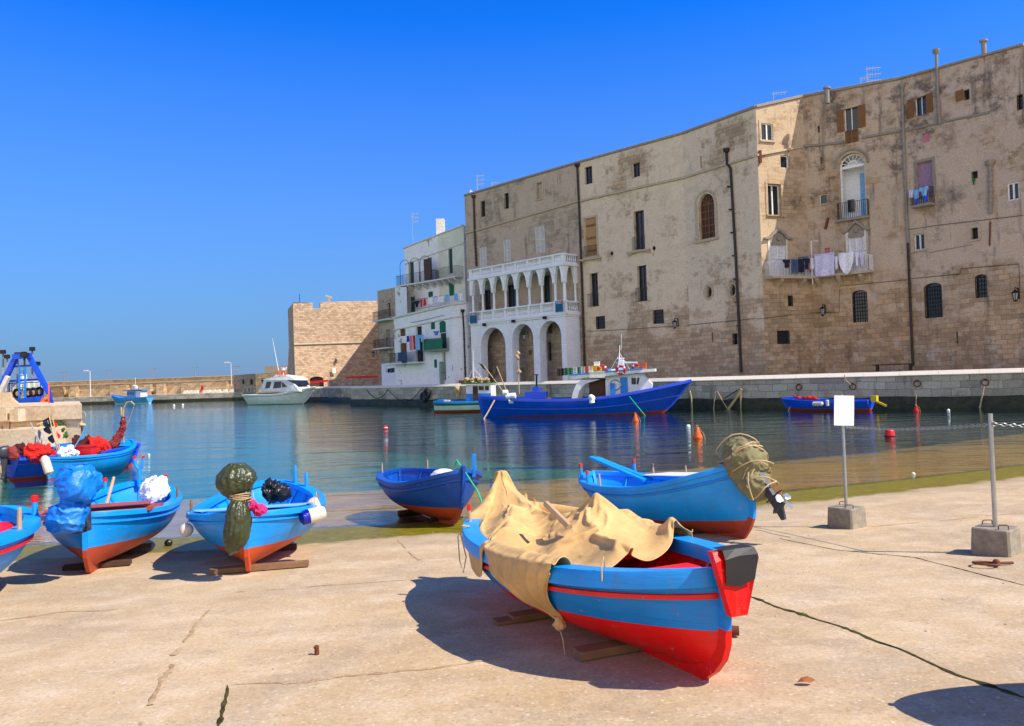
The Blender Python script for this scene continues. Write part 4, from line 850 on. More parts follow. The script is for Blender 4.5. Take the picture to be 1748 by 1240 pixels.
# ---- bastion tower
T0 = V(500, 520, 117); T1 = V(652, 512, 122)
tw = Plane(T0, T1); torg = Vector((T0.x, T0.y, QZ - 1)); tr_ = empty('bastion_tower', torg, 'sunlit honey stone bastion tower at the harbour mouth', 'tower')
zc = tw.hit(550, 588)[1]; ztp = tw.hit(570, 516)[1]
def bat(z): return 0. if z > zc else (zc - z) * .09
b = MB()
oa = outline(*tw.rect(540, 652, 24, 18)[:2], tw.hit(540, 664)[1], tw.hit(540, 643)[1], 'flat'); ob_ = outline(*tw.rect(621, 650, 22, 16)[:2], tw.hit(621, 664)[1], tw.hit(621, 641)[1], 'flat')
holed(b, tw, [(0, 0), (tw.L, 0), (tw.L, zc), (0, zc)], [oa, ob_], 1.0, batter=bat)
n1 = tw.hit(534, 530)[0]; n2 = tw.hit(547, 530)[0]; zn = tw.hit(540, 527)[1]
out_ = [(0, zc), (tw.L, zc), (tw.L, ztp + .3), (n2, ztp), (n2, zn), (n1, zn), (n1, ztp - .1), (0, ztp - .2)]
holed(b, tw, out_, [], batter=bat)
left = Plane(T0 + Vector((-3.5, 7.5, 0)), T0); 
for (za_, zb_2) in ((0, zc), (zc, ztp - .2)):
    k0, k1 = bat(za_), bat(zb_2); A_ = T0 + Vector((-3.5, 9.5, 0))
    b.poly([tw.p(0, za_, k0), tw.p(0, zb_2, k1), Vector((A_.x - k1, A_.y, zb_2)), Vector((A_.x - k0, A_.y, za_))])
A_ = T0 + Vector((-3.5, 9.5, 0)); C_ = T1 + Vector((-3, 9, 0)); b.poly([Vector((A_.x, A_.y, ztp - 1)), tw.p(0, ztp - 1), tw.p(tw.L, ztp - 1), Vector((C_.x, C_.y, ztp - 1))])
for q in ((0, n1), (n2, tw.L)):
    P_ = [tw.p(q[0], zn, -.9), tw.p(q[1], zn, -.9), tw.p(q[1], ztp - .1, -.9), tw.p(q[0], ztp - .1, -.9)]; b.poly(P_); b.poly([P_[3], P_[2], tw.p(q[1], ztp - .1), tw.p(q[0], ztp - .1)]); b.poly([P_[1], P_[2], tw.p(q[1], ztp - .1), tw.p(q[1], zn)]); b.poly([P_[0], P_[3], tw.p(q[0], ztp - .1), tw.p(q[0], zn)])
b.build('wall', 'wall_tower', tr_, origin=torg)
b = MB(); b.tube([tw.p(0, zc, .05), tw.p(tw.L, zc + .25, .05)], .14, 8); b.build('string_course', 'stone_trim', tr_, origin=torg)
b = MB(); a, z = tw.hit(562, 510); b.bar(tw.p(a, z - .9, -.5), tw.p(a + .1, z + .4, -.5), .3); b.bar(tw.p(a - .5, z + .5, -.5), tw.p(a + .5, z + .2, -.5), .25); b.build('bell_cote', 'stone_trim', tr_, origin=torg)
for cx in (540, 621): 
    b = MB(); s0, s1, z0, z1 = tw.rect(cx, 655, 22, 20); b.poly([tw.p(s0 - .3, z0 - 1, -.05), tw.p(s1 + .3, z0 - 1, -.05), tw.p(s1 + .3, z1 + .3, -.05), tw.p(s0 - .3, z1 + .3, -.05)]); b.build('doorway', 'wood_dark', tr_, origin=torg)
b = MB(); a, z = tw.hit(512, 512); b.tube([tw.p(a, z - .8, -.4), tw.p(a, z + .9, -.4)], .05, 6); tag(b.build('flag_pole', 'flag_blue', loc=tw.p(a, z - .8, -.4), origin=tw.p(a, z - .8, -.4)), 'short dark blue pole on the bastion parapet', 'pole')
lantern(573, 618, tw, 'black lantern on the sunlit face of the bastion', .9)
b = MB(); s0, s1, z0, z1 = tw.rect(569, 633, 6, 9); tw.box(b, s0, s1, z0, z1, .75, .8); tag(b.build('notice_board', 'white', loc=tw.p(s0, z0, .7), origin=tw.p(s0, z0, .7)), 'white notice board fixed to the foot of the bastion', 'sign')
# low wall and red barrier by the bastion
P0 = V(561, 648, 108.); P1 = V(650, 645, 105.)
lw = Plane(P0, P1); b = MB(); lw.box(b, 0, lw.L, QZ - .6, (P0.z + P1.z) / 2, -.4, 0); tag(b.build('low_wall', 'wall_gray_rough', loc=P0, origin=P0), 'low rendered wall at the foot of the bastion', 'wall')
for a0_, a1_, lb in ((529, 560, 'red and white barrier across the bastion doorway'), (590, 645, 'long red barrier above the low wall by the bastion')):
    A_ = at(a0_, 653 if a0_ < 540 else 645, 112); C_ = at(a1_, 650 if a0_ < 540 else 643, 112); b = MB(); b.bar(A_, C_, .06, .3); 
    for q in (A_, C_): b.bar((q.x, q.y, 1.7), q, .07)
    tag(b.build('barrier', 'red', loc=A_, origin=A_), lb, 'barrier')
# ================================================================== QUAY, BREAKWATER, PIER
def K(px, py): q = onz(px, py, 0); return Vector((q.x, q.y, 0))
k0 = K(600, 692); k1 = K(1160, 698); k2 = K(1748, 697); k3 = k2 + (k2 - k1).normalized() * 6
kb = Vector((-20.4, 99, 0)); kc = Vector((-27.6, 111.5, 0)); kd = Vector((-32.2, 114, 0)); ke = Vector((-36, 143, 0))
edge = [ke, kd, kc, kb, k0, k1, k2, k3]
b = MB()
for i in range(len(edge) - 1):
    a, c = edge[i], edge[i + 1]; n = max(1, int((c - a).length / 4)); rows = []
    for k in range(n + 1):
        q = a.lerp(c, k / n); rows.append([Vector((q.x, q.y, QZ - .2)), Vector((q.x, q.y, -3))])
    b.loft(rows)
qw = tag(b.build('quay_wall', 'wall_quay', loc=k1, origin=k1), 'long dark weathered block quay wall below the harbour houses', 'quay')
t = NT('weed_band'); v = t.co('UV'); t.color(t.mix(t.ramp(t.noise(v, 2, 6, .7), [(.4, 0.), (.6, 1.)]), (.012, .012, .008), (.04, .04, .015))); t.bump(t.noise(v, 12), .8, .04); t.done(.6, 0, .4)
b = MB(); rows = []
for i in range(len(edge) - 1):
    a, c = edge[i], edge[i + 1]; n = max(2, int((c - a).length / .8)); u = (c - a).normalized(); nn = Vector((u.y, -u.x, 0))
    rows = []
    for k in range(n + 1):
        q = a.lerp(c, k / n) + nn * .05; zt = .62 + .12 * nz(k * .4, i * 7) + .05 * nz(k * 1.9, i); rows.append([q - nn * .06 + Vector((0, 0, zt + .04)), q + Vector((0, 0, zt)), q + nn * .08 + Vector((0, 0, .25)), q + nn * .1 + Vector((0, 0, -1))])
    b.loft(rows)
b.build('weed_band', 'weed_band', qw, origin=k1)
t = NT('coping_stone'); v = t.co(); t.color(t.mix(t.noise(v, 1.2, 6, .7), (.66, .58, .48), (.82, .76, .66))); t.bump(t.noise(v, 9), .5, .02); t.done(.9)
b = MB()
for i in range(1, len(edge) - 1):
    a, c = edge[i], edge[i + 1]; u = (c - a).normalized(); nn = Vector((u.y, -u.x, 0)); L = (c - a).length; n = int(L / 1.8)
    for k in range(n):
        q = a + u * (L * (k + .5) / n) - nn * (.32 + .02 * nz(k * 3.3)); hw_ = u * ((L / n - .015) / 2); zz_ = QZ + .012 * nz(k * 5.1); c0_ = [q - hw_ + nn * .42 + Vector((0, 0, zz_ - .24)), q - hw_ + nn * .42 + Vector((0, 0, zz_ - .2)), q - hw_ + nn * .2 + Vector((0, 0, zz_ + .02)), q - hw_ - nn * .4 + Vector((0, 0, zz_ + .02)), q - hw_ - nn * .4 + Vector((0, 0, zz_ - .24))]; b.prism(c0_, hw_ * 2)
b.build('coping', 'coping_stone', qw, origin=k1)
simple('quay_paving', (.52, .45, .36), .9, 0, .2, .8, .3)
b = MB(); ins = [Vector((p.x, p.y + .35, QZ - .03)) for p in edge]; far = [Vector((60, 45, QZ - .03)), Vector((60, 150, QZ - .03)), Vector((-34, 150, QZ - .03))]
loops = [ins + far]; tri = tessellate_polygon([[Vector((p.x, p.y, 0)) for p in loops[0]]]); fs = []
for t_ in tri:
    a, c, d = [loops[0][i] for i in t_]; fs.append(tuple(t_) if (c - a).cross(d - a).z > 0 else tuple(t_[::-1]))
b.add(loops[0], fs); tag(b.build('quay_pavement', 'quay_paving'), kind='structure')
# breakwater
BQ = [Vector((-34, 143.4, 0)), at(500, 686, 144).xy.to_3d(), at(250, 686, 147).xy.to_3d(), at(95, 688, 150).xy.to_3d(), Vector((-190, 162, 0))]
def offp(P, o):
    out = []
    for i, p in enumerate(P):
        u = (P[min(i + 1, len(P) - 1)] - P[max(i - 1, 0)]).normalized(); out.append(p + Vector((-u.y, u.x, 0)) * (-o))
    return out
bw0 = Vector((-80, 170, 0)); bwr = empty('breakwater', bw0, 'long sunlit stone breakwater wall closing the harbour with a parapet walk', 'breakwater')
def strip(prof, name, mat, par):
    b = MB(); P = [(offp(BQ, o), z) for o, z in prof]
    for j in range(len(P) - 1):
        for i in range(len(BQ) - 1):
            a, c = P[j][0][i], P[j][0][i + 1]; d, e = P[j + 1][0][i], P[j + 1][0][i + 1]; n = max(1, int((c - a).length / 10))
            b.loft([[a.lerp(c, k / n) + Vector((0, 0, P[j][1])), d.lerp(e, k / n) + Vector((0, 0, P[j + 1][1]))] for k in range(n + 1)])
    return b.build(name, mat, par, origin=bw0)
BT = lambda i: None
strip([(0, -3), (0, 1.5)], 'landing', 'wall_quay', bwr)
strip([(-.1, .55), (-.16, -.5)], 'weed_band', 'weed_band', bwr)
strip([(0, 1.5), (7, 1.5)], 'landing_top', 'quay_paving', bwr)
strip([(7, 1.4), (7, 3.85)], 'wall', 'wall_breakwater', bwr); strip([(6.8, 3.8), (6.8, 4.0), (9.5, 4.0)], 'ledge', 'stone_trim', bwr); strip([(9.5, 3.98), (9.5, 4.65)], 'parapet', 'wall_breakwater', bwr); strip([(9.3, 4.65), (9.3, 4.8), (11.5, 4.8), (11.5, 0)], 'parapet_cap', 'stone_trim', bwr)
W6 = offp(BQ, 7)
def wline(px):
    for i in range(len(W6) - 1):
        pl = Plane(W6[i + 1], W6[i]); s_, z_ = pl.hit(px, 660)
        if -.01 <= s_ <= pl.L + .01: return pl, s_
    return Plane(W6[-1], W6[-2]), 1
for x0, x1 in ((96, 113), (122, 183), (193, 222), (230, 262), (271, 304), (313, 391)):
    pl, a = wline(x0 + .5); pl2, c = wline(x1 - .5)
    if pl.A != pl2.A: c = pl.L - .1
    b = MB(); pl.box(b, a, c, 1.3, 3.6, -.2, 1.0); b.build('buttress_panel', 'wall_breakwater', bwr, origin=bw0)
pl, a = wline(122); pl2, c = wline(151)
b = MB(); b.prism([pl.p(a, 3.95, 1.02), pl.p(a + .9, 3.95, 1.02), pl.p(c + .4, 1.5, 1.02), pl.p(c - .6, 1.5, 1.02)], pl.n * 2.0); b.build('stair', 'coping_stone', bwr, origin=bw0)
TP = offp(BQ, 10)
def lamp(px, ytop, ybase, d, kind, label):
    q = at(px, ybase, d); tp = at(px, ytop, d); tp = Vector((q.x, q.y, tp.z)); r = empty('lamp_post', q, label, 'lamp post', 'lamp posts on the breakwater')
    b = MB(); b.tube([q, tp], [.10, .06], 6); b.build('pole', 'pipe_light' if kind == 2 else 'offwhite', r, origin=q); b = MB()
    if kind == 2: b.bar(tp - Vector((.6, 0, 0)), tp + Vector((.6, 0, 0)), .07); b.box(tp + Vector((-.6, 0, .04)), (.4, .2, .1)); b.box(tp + Vector((.6, 0, .04)), (.4, .2, .1))
    else: b.bar(tp, tp + Vector((-.6, 0, .15)), .1); b.box(tp + Vector((-.8, 0, .14)), (.8, .3, .18))
    b.build('lamp_head', 'pipe_light' if kind == 2 else 'offwhite', r, origin=q); return r
lamp(110, 636, 652, 166, 2, 'far double lamp post on the breakwater next to the trawler frame'); lamp(187, 633, 649, 162, 2, 'double lamp post on the breakwater between the tall single lamp and the small blue boat'); lamp(261, 630, 645, 159, 2, 'double lamp post on the breakwater just right of the small moored blue boat')
lamp(333, 628, 642, 156, 2, 'double lamp post on the middle of the bare breakwater stretch'); lamp(404, 626, 637, 153, 2, 'double lamp post behind the tall single lamp by the low stone store')
lamp(154.5, 634, 677, 154, 1, 'tall single lamp post on the landing beside the diagonal stair'); lamp(395.5, 620, 671, 147, 1, 'tall single lamp post on the landing beside the low stone store')
# low store between breakwater and bastion
S0, S1, S2 = V(398, 641, 148), V(436, 638, 141.), V(508, 636, 139.)
st = Bld('stone_store', 'low stone store with small windows behind the white motor yacht', [S0, S1, S2]); st.o(0, 415, 652, 4, 8, 'dark'); st.o(0, 429, 652, 5, 9, 'dark'); st.o(1, 450, 652, 9, 11, 'brown'); st.finish(['wall_gray_rough', 'wall_breakwater'], [0, 1], back=(4, 6), z0=1.2)
q = V(475, 634, 143); b = MB(); b.box(q + Vector((0, 1.5, .2)), (5.5, 1.5, 1.6)); b.build('roof_parapet', 'stone_gray', st.root, origin=st.org)
for i, px in enumerate((318, 326, 332, 336, 352, 357, 366, 374, 385, 397)):
    q = at(px, 671 - (px - 318) * .012, 147.5 - (px - 318) * .02); q.z = 1.5; b = MB(); b.prism([(-.5, -.4, 0), (.5, -.4, 0), (.2, -.4, .6), (-.3, -.4, .6)], (0, .6, 0))
    tag(b.build('concrete_block', 'coping_stone', loc=q), 'pale wedge shaped concrete block in the row on the far landing', 'block', 'concrete blocks on the far landing')
b = MB(); q = at(340, 664, 147); q.z = 1.5; b.prism([(0, 0, 0), (.5, 0, 1.6), (.9, 0, .9)], (0, .1, 0)); tag(b.build('flag', 'cloth_red', loc=q), 'small dark red flag on the far landing', 'flag')

# left pier (stepped blocks)
pz = 2.07
pa = Vector((-16.05, 27.8, 0)); pe = K(137, 792); pe = Vector((onz(137, 690.5, pz).x, onz(137, 690.5, pz).y, 0))
porg = Vector((pe.x, pe.y, 0)); pr = empty('stone_pier', porg, 'stepped pale stone pier head at the left edge behind the moored fishing boats', 'pier')
pk_ = Vector((pe.x * 1.36 - .15, pe.y * 1.36, 0)); b = MB(); b.prism([pe, pe + Vector((-40, -2.5, 0)), pe + Vector((-40, 14, 0)), pk_], (0, 0, pz - .35)); b.T = Matrix.Identity(4)
b.build('pier_body', 'wall_pier', pr, origin=porg)
b = MB(); rows = []
b.prism([pe + Vector((.12, -.12, pz - .5)), pe + Vector((-40, -2.62, pz - .5)), pe + Vector((-40, 14, pz - .5)), pk_ + Vector((.1, 0, pz - .5))], (0, 0, .5)); b.build('pier_cap', 'wall_pier', pr, origin=porg)
b = MB(); q = onz(52, 740, 1.2)
b.prism([Vector((onz(52, 728, 1.45).x, pe.y - 1.8, 0)), Vector((-40, pe.y - 3.4, 0)), Vector((-40, pe.y, 0)), Vector((onz(52, 728, 1.45).x, pe.y, 0))], (0, 0, 1.35)); b.build('lower_step', 'wall_pier', pr, origin=porg)
xl = at(16, 665, 28.2); b = MB(); b.prism([(xl.x, 28.2, pz + .003), (xl.x + .38, 28.2, pz + .003), (xl.x + .05, 28.2, pz + .3), (xl.x, 28.2, pz + .5), (xl.x - 12, 28.2, pz + .5), (xl.x - 12, 28.2, pz + .003)], (-.25, .5, 0)); b.build('parapet_block', 'wall_pier', pr, origin=porg)
for k, (cx, cy) in enumerate(((10, 707), (30, 709))):
    q = at(cx, cy, pe.y - .9); b = MB(); b.box(q, (.28, .4, .42)); b.build('tie_block', 'wall_pier', pr, origin=porg)

# ================================================================== BOATS
def hull_fn(P):
    L, B, D = P['L'], P['B'], P['D']; sb, ss = P.get('sb', .28), P.get('ss', .12); pe_, qe = P.get('pe', 2.3), P.get('qe', .72); tr_w = P.get('transom', 0.)
    def zs(t): return D + sb * max(0, 2 * t - 1) ** 2.2 + ss * max(0, 1 - 2 * t) ** 2.2
    def zk(t): return P.get('kb', .12) * max(0, (t - .75) / .25) ** 2 + P.get('ks', .04) * max(0, (.25 - t) / .25) ** 2
    def bb(t):
        e = abs(2 * t - 1)
        if t < .5 and tr_w: return B / 2 * (1 - (1 - tr_w) * e ** 2.2)
        return B / 2 * max(0, 1 - e ** pe_) ** qe
    def pt(t, zn, side=1, ins=0.):
        zn = max(0., min(1., zn)); t = max(0., min(1., t))
        e = abs(2 * t - 1); full = max(0, 1 - e ** P.get('vf', 1.8)); U = (1 - (1 - zn) ** 2.3) ** .62; Vv = zn ** .95
        y = bb(t) * (Vv + (U - Vv) * full); y = max(0, y - ins)
        z = zk(t) + (zs(t) - zk(t)) * zn
        rk = P.get('rb', .16) * max(0, 2 * t - 1) ** 3 * (zn - .2) - P.get('rs', .03) * max(0, 1 - 2 * t) ** 3 * (zn - .2)
        bow_curve = -P.get('cut', .22) * max(0, 2 * t - 1) ** 6 * (1 - min(1, zn * 2.2)) ** 2 - 0
        st_curve = P.get('cuts', .12) * max(0, 1 - 2 * t) ** 6 * (1 - min(1, zn * 2.5)) ** 2
        return Vector((t * L + rk + bow_curve + st_curve, side * y, z))
    return zs, zk, bb, pt
def make_boat(name, label, cat, P, group=None):
    """open wooden boat; x runs stern (0) to bow (L), keel at z=0"""
    root = empty(name, (0, 0, 0), label, cat, group)
    zs, zk, bb, pt = hull_fn(P); L, D = P['L'], P['D']; N = 34; ts = [.5 - .5 * math.cos(PI * i / N) for i in range(N + 1)]
    c_top, c_bot, c_in = P['top'], P['bot'], P.get('inn', P['top'])
    wl = P.get('wl', .36 * D); wl_r = P.get('wlr', .10)
    def wz(t): return wl + wl_r * (2 * t - 1) ** 2 * (1 if t > .5 else P.get('wls', .6))
    b = MB()
    for side in (1, -1):
        lo, hi = [], []
        for t_ in ts:
            zn0 = min(.95, (wz(t_) - zk(t_)) / (zs(t_) - zk(t_)))
            lo.append([pt(t_, zn0 * k / 6, side) for k in range(7)]); hi.append([pt(t_, zn0 + (1 - zn0) * k / 7, side) for k in range(8)])
        b.loft(lo, mi=1, flip=side < 0); b.loft(hi, mi=0, flip=side < 0)
        if P.get('band'): # painted stripe
            rows = []
            for t_ in ts:
                zn0 = (wz(t_) - zk(t_)) / (zs(t_) - zk(t_)); a0, a1 = zn0 + .002, zn0 + P['band'][0]
                rows.append([pt(t_, a0 + (a1 - a0) * k / 3, side) + Vector((0, side * .006, 0)) for k in range(4)])
            b.loft(rows, mi=2, flip=side < 0)
    if P.get('transom'):
        l_ = [pt(0, k / 13, 1) for k in range(14)]; r_ = [pt(0, k / 13, -1) for k in range(14)]; zn0 = (wz(0) - zk(0)) / (zs(0) - zk(0)); kk = round(zn0 * 13)
        b.loft([l_[:kk + 1], r_[:kk + 1]], mi=1); b.loft([l_[kk:], r_[kk:]], mi=0)
    mats = [c_top, c_bot] + ([P['band'][1]] if P.get('band') else [])
    b.build('hull', mats, root, smooth=50)
    # inside skin and floor
    b = MB(); zf = P.get('floor', .3 * D); 
    fl = {1: [], -1: []}
    for side in (1, -1):
        rows = []
        for t_ in ts[1:-1]:
            zn0 = max(.05, (zf - zk(t_)) / (zs(t_) - zk(t_))); r = [pt(t_, zn0 + (1 - zn0) * k / 6, side, .045) for k in range(7)]; rows.append(r); fl[side].append(r[0])
        b.loft(rows, flip=side > 0)
    b.loft([[p, q] for p, q in zip(fl[1], fl[-1])])
    ins_ = b.build('inner_skin', c_in, root, smooth=50)
    if P.get('ribs', True):
        for i in range(int(L / .3)):
            t_ = .1 + .8 * i / max(1, int(L / .3) - 1)
            for side in (1, -1):
                zn0 = (zf - zk(t_)) / (zs(t_) - zk(t_)); pp = [pt(t_, zn0 + (.97 - zn0) * k / 5, side, .06) for k in range(6)]; b = MB()
                b.loft([[p + Vector((dx, -side * dy, 0)) for dx, dy in ((-.017, -.01), (.017, -.01), (.017, .02), (-.017, .02))] for p in pp], True); b.build('rib', P.get('rib', c_in), ins_)
    # gunwale
    gw, gh = P.get('gw', .1), P.get('gh', .045)
    b = MB()
    for side in (1, -1):
        rows = []
        for t_ in ts:
            p = pt(t_, 1, side); o_ = .035; y_out = p.y + side * o_; y_in = side * max(0., abs(p.y) - gw)
            rows.append([Vector((p.x, y_out, p.z - gh)), Vector((p.x, y_out, p.z + .012)), Vector((p.x, y_out - side * .01, p.z + gh * .5)), Vector((p.x, y_in, p.z + gh * .5)), Vector((p.x, y_in, p.z - gh))])
        b.loft(rows, True, flip=side > 0)
    if P.get('transom'): p, q = pt(0, 1, 1), pt(0, 1, -1); b.bar(p + Vector((.02, 0, 0)), q + Vector((.02, 0, 0)), gw, gh * 1.5)
    b.build('gunwale', P.get('gun', c_top), root, smooth=30)
    for (zn_, w_, cc) in P.get('strakes', [(.82, .03, c_top)]):
        b = MB()
        for side in (1, -1):
            rows = []
            for t_ in ts:
                p = pt(t_, zn_, side); o_ = .028; rows.append([Vector((p.x, p.y - side * .01, p.z - w_)), Vector((p.x, p.y + side * o_, p.z - w_ * .7)), Vector((p.x, p.y + side * o_, p.z + w_ * .5)), Vector((p.x, p.y - side * .01, p.z + w_))])
            b.loft(rows, True, flip=side > 0)
        b.build('rubbing_strake', cc, root, smooth=35)
    # keel with stem and stern posts
    b = MB(); kw = P.get('kw', .055); kd = P.get('kd', .07); cpts = []
    if not P.get('transom'): cpts += [(pt(0, 1 - k / 8), Vector((-1, 0, 0))) for k in range(8)]
    else: cpts += [(pt(0, 0), Vector((-1, 0, 0)))]
    cpts += [(pt(t_, 0), Vector((0, 0, -1))) for t_ in ts]
    cpts += [(pt(1, k / 8), Vector((1, 0, 0))) for k in range(1, 9)]
    se = P.get('stem', .1)
    if se: p, _ = cpts[-1]; d = (cpts[-1][0] - cpts[-2][0]).normalized(); cpts.append((p + d * se, Vector((1, 0, 0))))
    ste = P.get('sternpost', .06)
    if ste and not P.get('transom'): cpts.insert(0, (cpts[0][0] + Vector((0, 0, ste)), Vector((-1, 0, 0))))
    nrm = []
    for i in range(len(cpts)):
        a = cpts[max(i - 1, 0)][0]; c = cpts[min(i + 1, len(cpts) - 1)][0]; d = (c - a); d = d.normalized() if d.length > 1e-6 else Vector((1, 0, 0)); nrm.append(Vector((d.z, 0, -d.x)))
    rows = []
    kcol = []
    for (p, _), n_ in zip(cpts, nrm):
        p = Vector((p.x, 0, p.z)); q = p + n_ * kd; rows.append([p - n_ * .05 + Vector((0, kw / 2, 0)), q + Vector((0, kw / 2 * .8, 0)), q + Vector((0, -kw / 2 * .8, 0)), p - n_ * .05 + Vector((0, -kw / 2, 0))]); kcol.append(p.z)
    for i in range(len(rows) - 1): 
        tt = 0 if i < 9 else 1
        b.loft(rows[i:i + 2], True, mi=0 if (kcol[i] + kcol[i + 1]) / 2 > wz(0 if cpts[i][0].x < L / 2 else 1) else 1)
    b.poly(rows[0]); b.poly(rows[-1][::-1]); b.build('keel', [c_top, c_bot], root)
    # decks and thwarts
    for (ta, tb, cc, dz) in P.get('decks', []):
        b = MB(); rows = []
        for k in range(13):
            t_ = ta + (tb - ta) * k / 12; p = pt(t_, 1); yy = max(0, p.y - .04); rows.append([Vector((p.x, yy * s_, p.z + dz + .03 * (1 - s_ * s_))) for s_ in (-1, -.5, 0, .5, 1)])
        b.loft(rows, flip=True)
        te = tb if tb < .6 else ta; p = pt(te, 1); yy = max(0, p.y - .04); b.poly([Vector((p.x, -yy, p.z + dz)), Vector((p.x, yy, p.z + dz)), Vector((p.x, yy * .8, p.z + dz - .14)), Vector((p.x, -yy * .8, p.z + dz - .14))]); b.build('deck', cc, root)
    for (t_, cc, w_) in P.get('thwarts', []):
        p = pt(t_, .78); b = MB(); b.box((p.x, 0, p.z), (w_, 2 * abs(p.y) - .1, .03)); b.build('thwart', cc, root)
    for (t_, side, h_, c1, c2, r_) in P.get('pins', []):
        p = pt(t_, 1, side, .03); b = MB(); q = p + Vector((0, side * .01 * h_ * 10 * 0, h_)); b.tube([p, p.lerp(q, .72)], [r_, r_ * .95], 8); 
        pn = b.build('thole_pin', c1, root)
        if c2: b = MB(); b.tube([p.lerp(q, .70), p.lerp(q, .96), q], [r_ * 1.12, r_ * 1.1, r_ * .8], 8); b.build('pin_tip', c2, pn)
        else: b = MB(); b.tube([p.lerp(q, .7), q], [r_ * .95, r_ * .7], 8); b.build('pin_tip', c1, pn)
    root['L'] = L
    return root, pt, zs
def place(root, S_, B_, roll=0.):
    """put keel stern at S_ and keel bow at B_"""
    S_, B_ = Vector(S_), Vector(B_); x = (B_ - S_).normalized(); y = Vector((0, 0, 1)).cross(x).normalized(); z = x.cross(y)
    M_ = Matrix((x, y, z)).transposed().to_4x4() @ Matrix.Rotation(roll, 4, 'X'); M_.translation = S_; root.matrix_world = M_; root.location = S_; root.rotation_euler = M_.to_euler(); return M_
def blocks(Mx, xs, zt=-.05, wid=.9, mat='wood_dark', near='under the boat', h_=None):
    for x_, y_, n_ in xs:
        c = Mx @ Vector((x_, y_, 0)); g_ = zg(c.x, c.y); top = (Mx @ Vector((x_, 0, zt))).z; H = max(.06, (top - g_))
        ang = math.atan2(Mx[1][0], Mx[0][0]) + PI / 2; b = MB(); hh = H / n_
        for k in range(n_): b.box((.03 * k, .02 * nz(k), hh * (k + .5)), (wid * (1 - .25 * k), .13, hh - .004), .04 * k)
        o = b.build('timber_block', mat, loc=Vector((c.x, c.y, g_ + .014))); o.rotation_euler = (0, 0, ang); tag(o, near, 'timber')

BOATS = {}
# --- A big blue and red boat with the canvas
PA = dict(L=3.62, B=1.5, D=.56, sb=.12, ss=.08, pe=2.6, qe=.66, top='mid_blue', bot='boat_red', inn='boat_red', gun='light_blue', wl=.27, wlr=.05, floor=.2, strakes=[(.80, .022, 'boat_red')], stem=.25, sternpost=-.02, kb=.05, ks=.0, cuts=.22, rs=.06, vf=2.2, gw=.13, gh=.07,
    decks=[], thwarts=[(.24, 'boat_red', .22), (.5, 'boat_red', .22)], pins=[(.86, 1, .2, 'wood_light', 'boat_red', .018)], kd=.055)
A, ptA, zsA = make_boat('rowing_boat', 'large blue and red wooden boat in front, draped with a tan canvas', 'boat', PA)
SA = gz(1.19, 4.62, .035); BA = gz(-.14, 7.95, .08)
MA = place(A, SA, BA, 0)
# engine bracket board on the sternpost with rubber pad
b = MB(); b.prism([(-.10, .13, .79), (-.10, -.14, .79), (-.145, -.155, .74), (-.13, -.06, .42), (-.13, .05, .42), (-.145, .145, .74)], (-.05, 0, 0)); br = b.build('engine_board', 'boat_red', A)
b = MB(); b.loft([[(-.205, .09, .61), (-.207, 0, .59), (-.205, -.11, .62)], [(-.21, .09, .75), (-.215, 0, .765), (-.21, -.14, .76)], [(-.19, .09, .80), (-.19, 0, .803), (-.19, -.13, .80)], [(-.07, .08, .80), (-.07, 0, .802), (-.07, -.13, .80)]]); b.build('rubber_pad', 'rubber', br)
b = MB(); b.tube([(-.1, .0, .62), (-.02, .0, .60)], .03, 8); b.build('bracket_pin', 'rust', br)
b = MB(); b.box((.62, 0, .50), (.55, .78, .025)); b.box((.35, 0, .44), (.02, .6, .16)); b.build('stern_locker', 'boat_red', A)
blocks(MA, [(.95, -.0, 1)], wid=1.0, near='short squared timber under the stern of the canvas covered boat', mat='wood'); blocks(MA, [(2.15, .0, 2)], wid=1.3, near='stacked old timbers under the middle of the canvas covered boat', mat='wood')
# --- B navy boat
PB = dict(L=3.3, B=1.55, D=.62, sb=.32, ss=.0, pe=2.6, qe=.66, top='navy_blue', bot='antifoul_orange', wl=.26, wlr=.05, stem=.08, sternpost=.02, thwarts=[(.3, 'mid_blue', .22), (.6, 'mid_blue', .22)], decks=[(.8, .97, 'navy_blue', -.05)], pins=[(.12, -1, .2, 'wood_light', None, .015), (.12, 1, .2, 'wood_light', None, .015)])
Bo, ptB, _ = make_boat('rowing_boat', 'navy blue boat with orange red bottom at the water edge, green rope on its stem', 'boat', PB)
MBm = place(Bo, Vector((-2.35, 15.8, .10)), Vector((-1.0, 13.0, .08)))
b = MB(); b.box((3.2, .3, .98), (.3, .05, .36), -.5, taper=.9); b.build('rudder_blade', 'mid_blue', Bo)
b = MB(); b.sphere((1.6, 0, .72), .3, 12, 8, (1.4, .8, .55)); tag(b.build('cushion', 'cloth_white', loc=MBm @ Vector((1.0, 0, 0)), origin=(.0, 0, 0)), 'white padded bundle resting inside the navy boat', 'bundle').rotation_euler = Bo.rotation_euler
blocks(MBm, [(2.2, .1, 2)], wid=.7, near='dark timber prop standing under the navy boat'); blocks(MBm, [(1.0, 0, 1)], wid=.7, near='low timber under the stern half of the navy boat')
